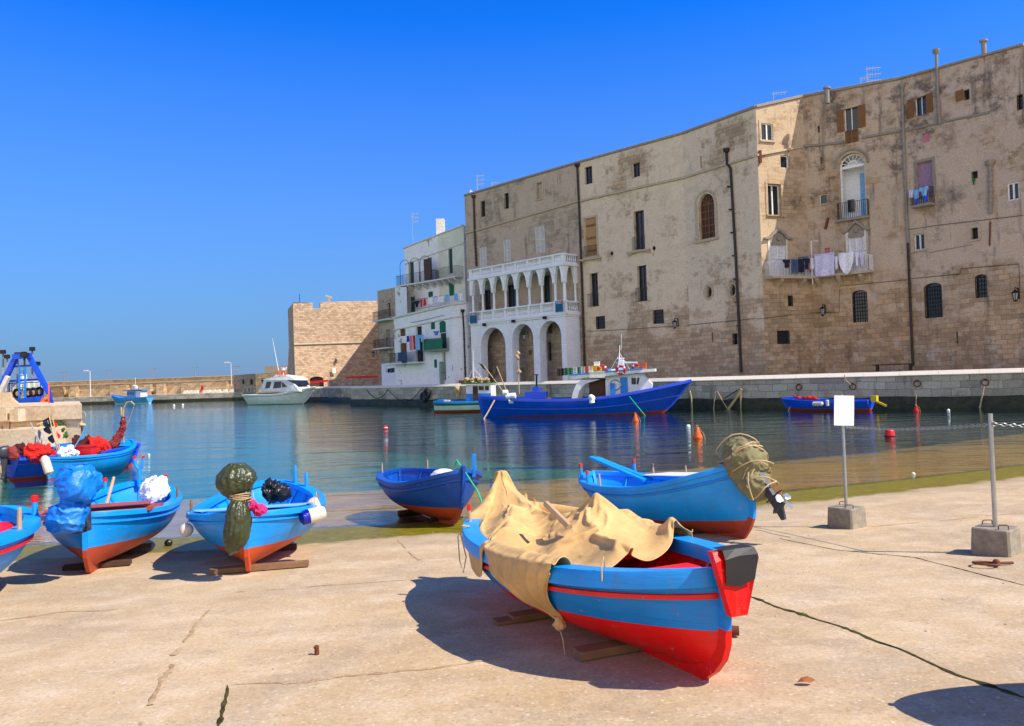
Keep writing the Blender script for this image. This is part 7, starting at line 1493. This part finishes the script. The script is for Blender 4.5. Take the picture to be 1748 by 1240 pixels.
# --- K small boat at the breakwater
KA = at(256, 684, 143); KB = at(197, 686, 146); KA.z = KB.z = 0; KL = (KB - KA).length
Kk, ptK, _ = make_boat('fishing_boat', 'small blue and white fishing boat moored at the distant breakwater', 'fishing boat', dict(L=KL, B=2.8, D=1.5, sb=.7, ss=.1, pe=2.6, qe=.6, transom=.7, top='sky_blue_paint', bot='boat_white', wl=.5, wlr=.1, rb=1.2, stem=0, gw=.15, gh=.1, ribs=False, floor=1., gun='mid_blue', strakes=[(.75, .1, 'mid_blue')])); MK = place(Kk, Vector((KA.x, KA.y, -.4)), Vector((KB.x, KB.y, -.4)))
b = MB(); b.box((3.6, 0, 2.0), (2.0, 1.8, 1.7)); hk = b.build('wheelhouse', 'sky_blue_paint', Kk); b = MB(); b.box((2.0, 0, 2.0), (1.2, 1.6, 1.5)); b.build('rear_cabin', 'boat_white', Kk); b = MB(); b.box((3.2, 0, 2.9), (4.4, 2.2, .14)); b.build('roof', 'mid_blue', Kk)
b = MB(); [b.box((3.1 + .6 * k, .92, 2.3), (.4, .05, .4)) for k in range(3)]; b.build('windows', MP, hk); b = MB(); b.tube([(3.4, 0, 2.9), (3.4, 0, 5.2)], .05, 6); b.blob([(3.0, 0, 3.0), (3.4, 0, 3.5), (3.9, 0, 3.0)], [.2, .4, .2], 10, .2, 2); b.build('mast', 'offwhite', Kk)
# ================================================================== MOORED BOATS WITH NETS (left)
LB_ = onz(220, 796); LA_ = onz(84, 818)
PL_ = dict(L=(Vector(LB_) - Vector(LA_)).length, B=1.75, D=.78, sb=.28, ss=.04, pe=2.6, qe=.64, top='light_blue', bot='antifoul', wl=.2, wlr=.03, rb=.12, stem=.02, sternpost=0, gw=.12, floor=.4, ribs=False, strakes=[(.88, .018, 'light_blue')], thwarts=[(.45, 'light_blue', .25), (.7, 'light_blue', .25)], decks=[(.86, .985, 'light_blue', -.04)])
Lb, ptL, _ = make_boat('fishing_boat', 'light blue wooden boat piled with red nets, bow pointing right, moored at the pier', 'fishing boat', PL_); ML = place(Lb, Vector((LA_.x, LA_.y, -.2)), Vector((LB_.x, LB_.y, -.2)))
def netpile(name, mat, pts, radii, label, seed, M_=None, amp=.12, fr=7.):
    P = [Vector(p) for p in pts]; b = MB(); b.blob(P, radii, 60, amp * .6, fr, .8, .04, 11, seed, .05); return tag(b.build(name, mat, loc=P[0], origin=P[0]), label, 'fishing net')
lp_ = lambda x, y, z: ML @ Vector((x, y, z))
LLn = PL_['L']
netpile('fishing_net', 'net_red', [lp_(LLn * .42, -.3, .75), lp_(LLn * .48, -.2, .98), lp_(LLn * .56, -.2, .95), lp_(LLn * .62, -.3, .75)], [.12, .26, .25, .1], 'bright red net heap amidships in the light blue moored boat', 1.)
netpile('fishing_net', 'net_dark', [lp_(LLn * .33, .1, .75), lp_(LLn * .42, .1, 1.05), lp_(LLn * .55, .2, .95), lp_(LLn * .72, 0, .8), lp_(LLn * .82, 0, .75)], [.12, .26, .28, .2, .06], 'dark maroon net heap along the middle of the light blue moored boat', 2.)
netpile('fishing_net', 'net_brown', [lp_(LLn * .70, -.1, .85), lp_(LLn * .80, 0, .98), lp_(LLn * .88, 0, 1.2), lp_(LLn * .93, 0, 1.6), lp_(LLn * .94, 0, 1.85)], [.12, .16, .13, .09, .03], 'brown net hoisted up the curved bow post of the moored boat', 3., amp=.07)
b = MB(); p = lp_(LLn * .935, 0, 1.0); b.tube([p, p + Vector((0, 0, .85)), p + Vector((.02, 0, 1.1)), p + Vector((.12, 0, 1.3)), p + Vector((.28, 0, 1.33)), p + Vector((.38, 0, 1.22))], .022, 7); b.tube([p + Vector((.38, 0, 1.22)), p + Vector((.2, 0, .7)), p + Vector((.1, 0, .5))], .008, 5); b.tube([p + Vector((-.05, 0, .9)), p + Vector((-.06, 0, 1.15))], .03, 7); bp_ = b.build('bow_post', 'rope_tan', loc=p, origin=p); bp_.parent = Lb; bp_.matrix_parent_inverse = ML.inverted()
b = MB(); c = lp_(LLn * .33, -.35, .9); b.box((0, 0, 0), (.42, .34, .28)); b.box((0, 0, .16), (.47, .38, .04)); ob = b.build('fish_box', 'red', loc=c); tag(ob, 'red painted box in the light blue moored boat', 'box')
b = MB(); c = lp_(LLn * .2, -.1, .8); b.tube([c, c + Vector((.35, .1, .62))], [.02, .02], 6); b.prism([c + Vector((.26, .1, .45)), c + Vector((.42, .1, .86)), c + Vector((.52, .1, .88)), c + Vector((.4, .1, .5))], (0, .02, 0)); tag(b.build('oar', 'sky_blue_paint', loc=c, origin=c), 'pale blue oar blade raised from the stern of the light blue moored boat', 'oar')
netpile('cloth_heap', 'cloth_white', [lp_(LLn * .06, -.2, .8), lp_(LLn * .14, -.25, .95), lp_(LLn * .22, -.2, .8)], [.1, .18, .06], 'white cloth heap at the stern of the light blue moored boat', 4.)['category'] = 'cloth'
# deep blue transom boat with outboard
MA_ = onz(22, 822); MB2 = onz(-150, 800)
MA2 = onz(16, 820); MBx = MA2 + Vector((2.6, 2.4, 0))
q0_ = onz(18, 822); q1_ = onz(92, 800)
PM = dict(L=3.6, B=1.7, D=.85, sb=.1, ss=.0, pe=2.6, qe=.6, transom=.85, top='vivid_blue', bot='dark_red', wl=.28, wlr=0, rb=.3, stem=0, gw=.1, ribs=False, floor=.5, strakes=[(.8, .015, 'vivid_blue')], inn='vivid_blue')
Mm, ptM, _ = make_boat('fishing_boat', 'deep blue boat with square stern, black outboard and red net heap by the pier', 'fishing boat', PM)
s_ = onz(40, 820); MM = place(Mm, Vector((s_.x - .55, s_.y + .25, -.22)), Vector((s_.x + 1.6, s_.y + 3.1, -.22)))
mp_ = lambda x, y, z: MM @ Vector((x, y, z))
netpile('fishing_net', 'net_red', [at(40, 772, 22.6), at(52, 772, 22.7), at(66, 773, 22.9), at(80, 776, 23.2), at(90, 778, 23.4)], [.14, .24, .27, .26, .1], 'large bright red net heap on the deep blue boat', 6.)
netpile('fishing_net', 'net_dark', [at(22, 772, 22.9), at(32, 769, 22.9), at(44, 775, 23)], [.12, .2, .1], 'dark net heap left of the red net on the deep blue boat', 7.)
ob_ = empty('outboard_motor', (0, 0, 0), None, None); ob_.parent = Mm; ob_.location = (-.14, 0, .88); ob_.scale = (.8, .8, .8); outboard(ob_)
cover('motor_cloth', 'net_brown', [(18, 768, 21.9), (25, 776, 21.8), (29, 786, 21.8)], [.07, .12, .04], 'brownish cloth thrown over the black outboard of the deep blue boat', 'cloth', 1, .05, 5, .05, 5, 36, 3., .04)
fd = at(80, 795, 22.2); b = MB(); b.tube([fd + Vector((-.08, 0, .28)), fd + Vector((-.06, 0, .2)), fd + Vector((.06, 0, -.2)), fd + Vector((.08, 0, -.26))], [.05, .12, .12, .05], 12); tag(b.build('fender', 'float_white', loc=fd, origin=fd, smooth=True), 'long white fender hanging between the two moored boats with nets', 'fender')
NA = onz(70, 795); PN = dict(L=2.5, B=1.5, D=.75, sb=.15, ss=.05, top='mid_blue', bot='antifoul', wl=.25, stem=0, sternpost=0, gw=.1, ribs=False, floor=.5, strakes=[], decks=[(.05, .95, 'mid_blue', -.05)])
Nn, _, _ = make_boat('fishing_boat', 'blue decked boat mostly hidden behind the two boats with nets', 'fishing boat', PN); place(Nn, Vector((-16.6, 25.3, -.02)), Vector((-14.3, 26.3, -.02)))
# marker flags against the pier
for (x0, y0_, x1, y1, m_, lb) in ((98, 770, 84, 712, 'dark', 'marker pole with black pennants leaning on the pier'), (103, 770, 90, 716, 'red', 'marker pole with a red pennant leaning on the pier'), (100, 768, 80, 715, 'teal', 'marker pole with a teal pennant leaning on the pier')):
    a, c = at(x0, y0_, 24.6), at(x1, y1, 25.4); r = empty('flag_marker', a, lb, 'marker flag', 'marker flags by the pier'); b = MB(); b.tube([a, c], .015, 6); b.build('pole', 'rope_tan', r, origin=a); b = MB(); d = (a - c).normalized()
    for s0_, w__ in (((0, .26), (.34, .3), (.75, .22)) if m_ == 'dark' else ((0, .2), (.5, .22)) if m_ == 'red' else ((.05, .2),)):
        b.loft([[c + d * (s0_ + .36 * k / 4), c + d * (s0_ + .36 * k / 4) + Vector((w__ * (.3 + .7 * math.sin(PI * k / 4)) * (-1 if m_ != 'red' else .6), -.04 * math.sin(k * 2), -.05))] for k in range(5)])
    b.build('flag', m_, r, origin=a)
for (x0, y0_, x1, y1, lb, mt) in ((72, 765, 52, 722, 'long grey pole leaning on the pier', 'gray'), (14, 770, 12, 745, 'forked rusty iron hook standing before the pier', 'rust')):
    a, c = at(x0, y0_, 25), at(x1, y1, 25.6); b = MB(); b.tube([a, c], .03 if mt == 'gray' else .025, 6)
    if mt == 'rust': b.tube([c, c + Vector((-.12, 0, .12)), c + Vector((-.16, 0, .35))], .022, 6); b.tube([c, c + Vector((.08, 0, .15)), c + Vector((.12, 0, .48))], .022, 6)
    tag(b.build('pole', mt, loc=a, origin=a), lb, 'pole')
a = at(141, 762, 27.2); c = at(139, 718, 27.2); b = MB(); b.tube([a, c], .035, 8); b.ring(c + Vector((-.0, 0, .17)), .15, .015, (0, 1, 0), 16, 5)
for k in range(6): b.blob([a.lerp(c, .1 + .14 * k) + Vector((.05, -.05, 0)), a.lerp(c, .2 + .14 * k) + Vector((.07, -.05, 0))], [.06, .05], 8, .1, 6)
tag(b.build('net_post', 'rope_tan', loc=a, origin=a), 'post hung with old rope and a loop at the corner of the pier', 'post')
netpile('old_net', 'rope_tan', [pe + Vector((-1.2, -.15, 1.5)), pe + Vector((-1.0, -.2, 1.0)), pe + Vector((-1.3, -.25, .5))], [.2, .35, .2], 'weathered tan net hanging down the pier wall', 9., amp=.1); netpile('ivy', 'plant', [pe + Vector((-.75, -.12, 1.5)), pe + Vector((-.7, -.15, 1.1)), pe + Vector((-.9, -.15, .7))], [.12, .25, .1], 'patch of green weed on the pier wall', 10., amp=.12)['category'] = 'plant'
# trawler beyond the pier
TD = 40.
T_ = lambda px, py, d=TD: at(px, py, d)
torg = T_(40, 700); torg.z = 0; tw_ = empty('trawler', torg, 'trawler beyond the pier with a blue A-frame gantry, lamps and stacked white floats', 'fishing boat')
def tb(name, mat, fn, par=None, **k): b = MB(); fn(b); return b.build(name, mat, par or tw_, origin=torg, **k)
tb('hull', 'navy_blue', lambda b: b.loft([[T_(x, y, d) for x, y, d in ((-60, 676, 38), (84, 684, 39), (88, 684, 42), (-60, 676, 48))], [T_(x, y, d) for x, y, d in ((-60, 716, 38), (80, 716, 39), (84, 716, 42), (-60, 716, 48))]], True))
tb('deck', 'wood', lambda b: b.poly([T_(x, y, d) for x, y, d in ((-60, 680, 38), (84, 687, 39), (88, 685, 42), (-60, 677, 48))]))
def gan(b):
    for d in (39.6,): b.bar(T_(-6, 676, d), T_(28, 609, d), .24, .2); b.bar(T_(50, 609, d), T_(84, 672, d), .22, .2)
    b.bar(T_(22, 609.5, 39.5), T_(54, 607, 39.5), .16, .26); b.bar(T_(22, 626, 39.7), T_(57, 624, 39.7), .1)
    b.bar(T_(0, 652, 39.8), T_(66, 648, 39.8), .1); b.bar(T_(26, 687, 39.2), T_(68, 682, 39.2), .45, .3)
tb('gantry', 'vivid_blue', gan)
tb('ladder', 'mid_blue', lambda b: [b.bar(T_(33, 626, 39.3), T_(33, 689, 39.3), .07), b.bar(T_(43, 626, 39.3), T_(43, 689, 39.3), .07)] + [b.bar(T_(33, y, 39.3), T_(43, y, 39.3), .05) for y in range(634, 688, 7)])
tb('brace', 'offwhite', lambda b: b.bar(T_(0, 672, 39.2), T_(14, 643, 39.2), .2))
for px, yt, yb, in ((5, 601, 660), (12, 609, 655), (55, 596, 650), (64, 621, 650), (30, 605, 655), (41, 604, 640)):
    o = tb('lamp', 'gray', lambda b: b.bar(T_(px, yb, 40), T_(px, yt, 40), .07)); tb('lamp_head', 'black', lambda b: b.box(T_(px, yt, 39.9), (.2, .2, .2)), o)
tb('block', 'black', lambda b: [b.box(T_(42, 606, 39.3), (.3, .3, .2)), b.tube([T_(42, 608, 39.3), T_(42, 626, 39.3)], .04, 6)])
simple('box_white', (.7, .72, .66), .6, 0, .1)
for k, (x, y, w__, h__) in enumerate(((12, 664, .42, .4), (20, 663, .42, .4), (29, 661, .42, .42), (48, 660, .4, .42), (57, 658, .42, .45), (66, 658, .4, .42), (38, 648, .42, .55), (50, 652, .3, .2))):
    tb('white_float', 'box_white', lambda b: [b.box(T_(x, y, 40.5 + .1 * k), (w__ * .62, .4, h__)), b.box(T_(x, y, 40.5 + .1 * k), (w__ * .66, .36, h__ * .2))])
for k, (x, y) in enumerate(((29, 672), (48, 671), (57, 670), (67, 669))): tb('tyre', 'rubber', lambda b: b.ring(T_(x, y, 39.7), .2, .07, (.3, 1, 0), 14, 6), smooth=True)
tb('railing', 'mid_blue', lambda b: [b.bar(T_(-10, 656, 40), T_(76, 652, 40), .05)] + [b.bar(T_(x, 654, 40), T_(x, 684, 40), .05) for x in (5, 16, 69, 74)])
tb('net_bin', 'net_dark', lambda b: b.box(T_(48, 686, 39.4), (1.0, .5, .35)))
cover('net_heap', 'orange', [(74, 680, 38), (76, 685, 38), (80, 690, 38)], [.12, .22, .1], 'orange net heap behind the pier head', 'fishing net', 1, .1, 4, .1, 5, 18, 3.)
a = at(83, 692, 33); b = MB(); b.tube([a, at(83.5, 655, 33)], .03, 6); fp = b.build('flag_pole', 'orange', loc=a, origin=a); tag(fp, 'orange pole with a furled dark blue flag behind the pier', 'flag'); b = MB(); b.loft([[at(84, 656 + k * 4.5, 33), at(84.5 + min(8, 1.1 * k) + .4 * math.sin(k), 658 + k * 4.5, 33.05)] for k in range(8)]); b.build('flag_cloth', 'flag_blue', fp, origin=a)

# ================================================================== LAUNDRY
def garment(pl, px0, px1, py0, py1, out, mat, label, kind='sheet', seed=0, nm='laundry'):
    s0, z1 = pl.hit(px0, py0); s1, _ = pl.hit(px1, py0); _, z0 = pl.hit(px0, py1); b = MB(); W, H = s1 - s0, z1 - z0; rows = []
    n, m = 12, 12
    for i in range(n + 1):
        u = i / n; row = []
        for k in range(m + 1):
            v = k / m; hl = {'sheet': 1., 'swag': .25 + .75 * math.sin(PI * min(1, max(0, u))) ** .7, 'shirt': 1. if .18 < u < .82 else .45, 'pants': 1. if abs(u - .5) > .06 else .35}[kind]
            row.append(pl.p(s0 + W * (u + .02 * nz(v * 3, seed)), z1 - H * v * hl - .03 * math.sin(PI * u), out + .05 * math.sin(u * 11 + seed + v * 2) * (.3 + v) + .03))
        rows.append(row)
    b.loft(rows); o = pl.p(s0, z1, out); ob = b.build(nm, mat, loc=o, origin=o, smooth=True); md_ = ob.modifiers.new('s', 'SOLIDIFY'); md_.thickness = .012; return tag(ob, label, 'laundry', 'laundry on the balconies')
for a in ((q0, 1321, 1334, 446, 460, .95, 'cloth_dark', 'black shirt at the left end of the long laundry balcony', 'shirt'), (q0, 1336, 1346, 446, 470, .95, 'cloth_jean', 'dark blue trousers left of the second black shirt on the long balcony', 'pants'), (q0, 1347, 1356, 446, 468, .95, 'cloth_dark', 'navy trousers in the left half of the long balcony line', 'pants'), (q0, 1357, 1366, 444, 462, .95, 'cloth_dark', 'wide black top in the middle of the dark washing', 'shirt'),
          (q1, 1371, 1381, 442, 458, .95, 'cloth_dark', 'black garment left of the navy trousers on the long balcony', 'shirt'), (q1, 1382, 1388.5, 440, 466, .95, 'navy_blue', 'navy garment just left of the red cloth', 'sheet'), (q1, 1389, 1391.5, 444, 466, .95, 'cloth_red', 'narrow red cloth beside the lilac sheet', 'sheet'), (q1, 1392, 1397, 443, 462, .95, 'cloth_white', 'small white cloth just right of the red cloth', 'sheet'),
          (q1, 1398, 1432, 437, 475, .98, 'cloth_lilac', 'large pale lilac sheet hanging over the long balcony rail', 'sheet'), (q1, 1433, 1438, 440, 462, .95, 'cloth_white', 'small white cloth between the two big sheets', 'sheet'), (q1, 1439, 1465, 434, 472, .98, 'cloth_white', 'white sheet hanging in a rounded swag', 'swag'), (q1, 1467, 1474, 430, 456, .97, 'cloth_white', 'white shirt right of the rounded white sheet', 'shirt'), (q1, 1475, 1482, 430, 458, .97, 'cloth_lilac', 'last pale shirt at the right end of the long balcony line', 'shirt'),
          (p0, 1563, 1569, 327, 340, .78, 'cloth_lilac', 'white cloth at the left of the small curtained balcony', 'sheet'), (p0, 1570, 1579, 326, 342, .78, 'cloth_sky', 'light blue cloth in the middle of the small curtained balcony', 'sheet'), (p0, 1580, 1595, 323, 338, .78, 'cloth_sky', 'light blue shirt at the right of the small curtained balcony', 'shirt'), (p0, 1571, 1578, 340, 350, .74, 'vivid_blue', 'royal blue cloth low on the small curtained balcony', 'sheet'), (p0, 1586, 1594, 336, 347, .74, 'vivid_blue', 'royal blue cloth low at the right of the small curtained balcony', 'sheet'), (p0, 1661, 1666, 305, 316, .1, 'green', 'green cloth hanging from a small window of the right house', 'shirt'),
          (w0, 710, 714, 574, 584, 1.2, 'flag_blue', 'deep blue towel, first of the coloured row by the green balcony', 'sheet'), (w0, 715, 719.5, 574, 598, 1.2, 'cloth_pink', 'pink towel in the coloured row by the green balcony', 'sheet'), (w0, 720.5, 725, 573, 597, 1.2, 'cloth_red', 'red towel in the coloured row by the green balcony', 'sheet'), (w0, 726, 731.5, 573, 598, 1.2, 'cloth_sky', 'pale blue towel in the coloured row by the green balcony', 'sheet'), (w0, 732, 739, 572, 584, 1.2, 'cloth_sky', 'light blue shirt just left of the green balcony', 'shirt'), (w0, 753, 763, 566, 573, 1.0, 'cloth_blue', 'bright blue cloth over the green balcony', 'shirt'),
          (w0, 692, 698, 602, 617, 1.0, 'cloth_jean', 'left pair of jeans on the low balcony', 'pants'), (w0, 699, 706, 602, 620, 1.0, 'cloth_jean', 'right pair of jeans on the low balcony', 'pants'),
          (w0, 705, 709, 516, 527, .15, 'cloth_dark', 'black shirt on the terrace line of the white house', 'shirt'), (w0, 710, 718, 514, 525, .15, 'cloth_dark', 'wide dark top on the terrace line of the white house', 'shirt'), (w0, 719, 724, 512, 524, .15, 'cloth_red', 'dark red shirt on the terrace line of the white house', 'shirt'), (w0, 725, 729, 510, 522, .15, 'cloth_red', 'second red garment nearest the white washing on the terrace', 'sheet'),
          (w0, 733, 741, 508, 520, .15, 'cloth_white', 'leftmost white sheet on the terrace line', 'sheet'), (w0, 742, 750, 507, 519, .15, 'cloth_lilac', 'second pale sheet on the terrace line', 'sheet'), (w0, 751, 760, 506, 517, .15, 'cloth_white', 'third white sheet on the terrace line', 'sheet'), (w0, 762, 769, 503, 514, .15, 'cloth_sky', 'pale blue sheet on the terrace line near the corner', 'sheet'), (w1, 774, 780, 501, 513, .15, 'cloth_sky', 'blue towel on the terrace line past the corner', 'sheet'), (w1, 781, 789, 501, 513, .15, 'cloth_white', 'last white sheet on the terrace line past the corner', 'sheet')):
    garment(*a, seed=a[1] * .37)
def lineobj(pl, pts, out, label):
    P = [pl.p(*pl.hit(*q), out) for q in pts]; b = MB(); b.tube(P, .02, 5); tag(b.build('washing_line', 'gray', loc=P[0], origin=P[0]), label, 'washing line')
lineobj(q0, [(1308, 448), (1366, 444)], .97, 'left washing line along the long balcony'); lineobj(q1, [(1371, 441.5), (1490, 430)], 1.0, 'right washing line along the long balcony'); lineobj(w0, [(704, 515), (768, 503)], .18, 'washing line on the terrace of the white house'); lineobj(w0, [(709, 574.5), (740, 572)], 1.22, 'washing line carrying the coloured towels')
def rail_top(root, org, pl, px0, px1, py0, h_):
    a, z = pl.hit(px0, 520); c, _ = pl.hit(px1, 520); rail(root, org, pl, a, c, py0, h_, .1, 'iron', .16)
rail_top(B5.root, B5.org, w0, 704, 769, D1.z, 1.0)
# ================================================================== ROOF AERIALS, CHIMNEYS
def aerial(px, yt, yb, d, label, arms=3, w__=.8):
    q = at(px, yb, d); tp = at(px, yt, d); tp.x = q.x; r = empty('tv_aerial', q, label, 'aerial', 'aerials on the roofs'); b = MB(); b.tube([q, tp], .03, 6); b.build('mast', 'steel', r, origin=q); b = MB()
    for k in range(arms):
        z = tp.z - .15 - k * .45; b.bar((tp.x - w__ * .1, tp.y, z), (tp.x + w__, tp.y, z + .1), .03)
        for i in range(5): x = tp.x + w__ * i / 5; b.bar((x, tp.y - .25, z + .02), (x, tp.y + .25, z + .02), .02); b.bar((x, tp.y, z - .12), (x, tp.y, z + .16), .02)
    b.build('elements', 'steel', r, origin=q)
aerial(705, 364, 415, 90, 'tall aerial on the upper white house'); aerial(752, 376, 398, 88, 'aerial beside the white chimney'); aerial(815, 299, 332, 84, 'left aerial above the grey house behind the loggia'); aerial(840, 311, 325, 84, 'right aerial above the grey house behind the loggia', 2)
aerial(1321, 157, 178, 58, 'aerial on the roof corner of the middle house', 1, 1.0); aerial(1481, 115, 150, 56, 'aerial with several arms on the middle house roof', 3, 1.0); aerial(1470, 132, 152, 57, 'short aerial just left of the many armed one', 1, .7)
for px, yt, yb, d, lb in ((1412, 152, 165, 56, 'small cowled chimney pipe on the middle house roof'), (1680, 72, 95, 51, 'pale chimney pipe near the right end of the roofline')):
    q = at(px, yb, d); tp = at(px, yt, d); tp.x = q.x; b = MB(); b.tube([q - Vector((0, 0, .5)), tp], .16, 10); b.tube([tp, tp + Vector((0, 0, .12))], .26, 10); tag(b.build('chimney_pipe', 'pipe_light', loc=q, origin=q), lb, 'chimney')
q = at(800, 336, 83); b = MB(); b.prism([q, q + Vector((1.1, 0, 0)), q + Vector((.2, 0, .75))], (0, 1.5, 0)); tag(b.build('roof_hatch', 'coping_stone', loc=q, origin=q), 'small white wedge roof hatch at the corner of the grey house', 'roof hatch')
q = onz(743, 655, QZ) if False else qo2(745, 650, -1.2); q.z = QZ
b = MB(); 
c = w1.p(w1.L * .45, QZ, .5); b.tube([c, c + Vector((0, 0, .3))], [.3, .36], 12); tag(b.build('flower_pot', 'pot', loc=c, origin=c), 'terracotta planter at the corner of the white house', 'planter')
c = q1.p(*q1.hit(1535, 636), 1.2); c.z = QZ; b = MB(); b.box(c + Vector((0, 0, .45)), (2.6, .5, .07), math.atan2(q1.u.y, q1.u.x))
for k in (-1, 1): b.box(c + q1.u * k * 1.05 + Vector((0, 0, .21)), (.12, .4, .42), math.atan2(q1.u.y, q1.u.x))
tag(b.build('bench', 'wood_dark', loc=c, origin=c), 'dark bench against the wall of the middle house beside the drainpipe', 'bench')
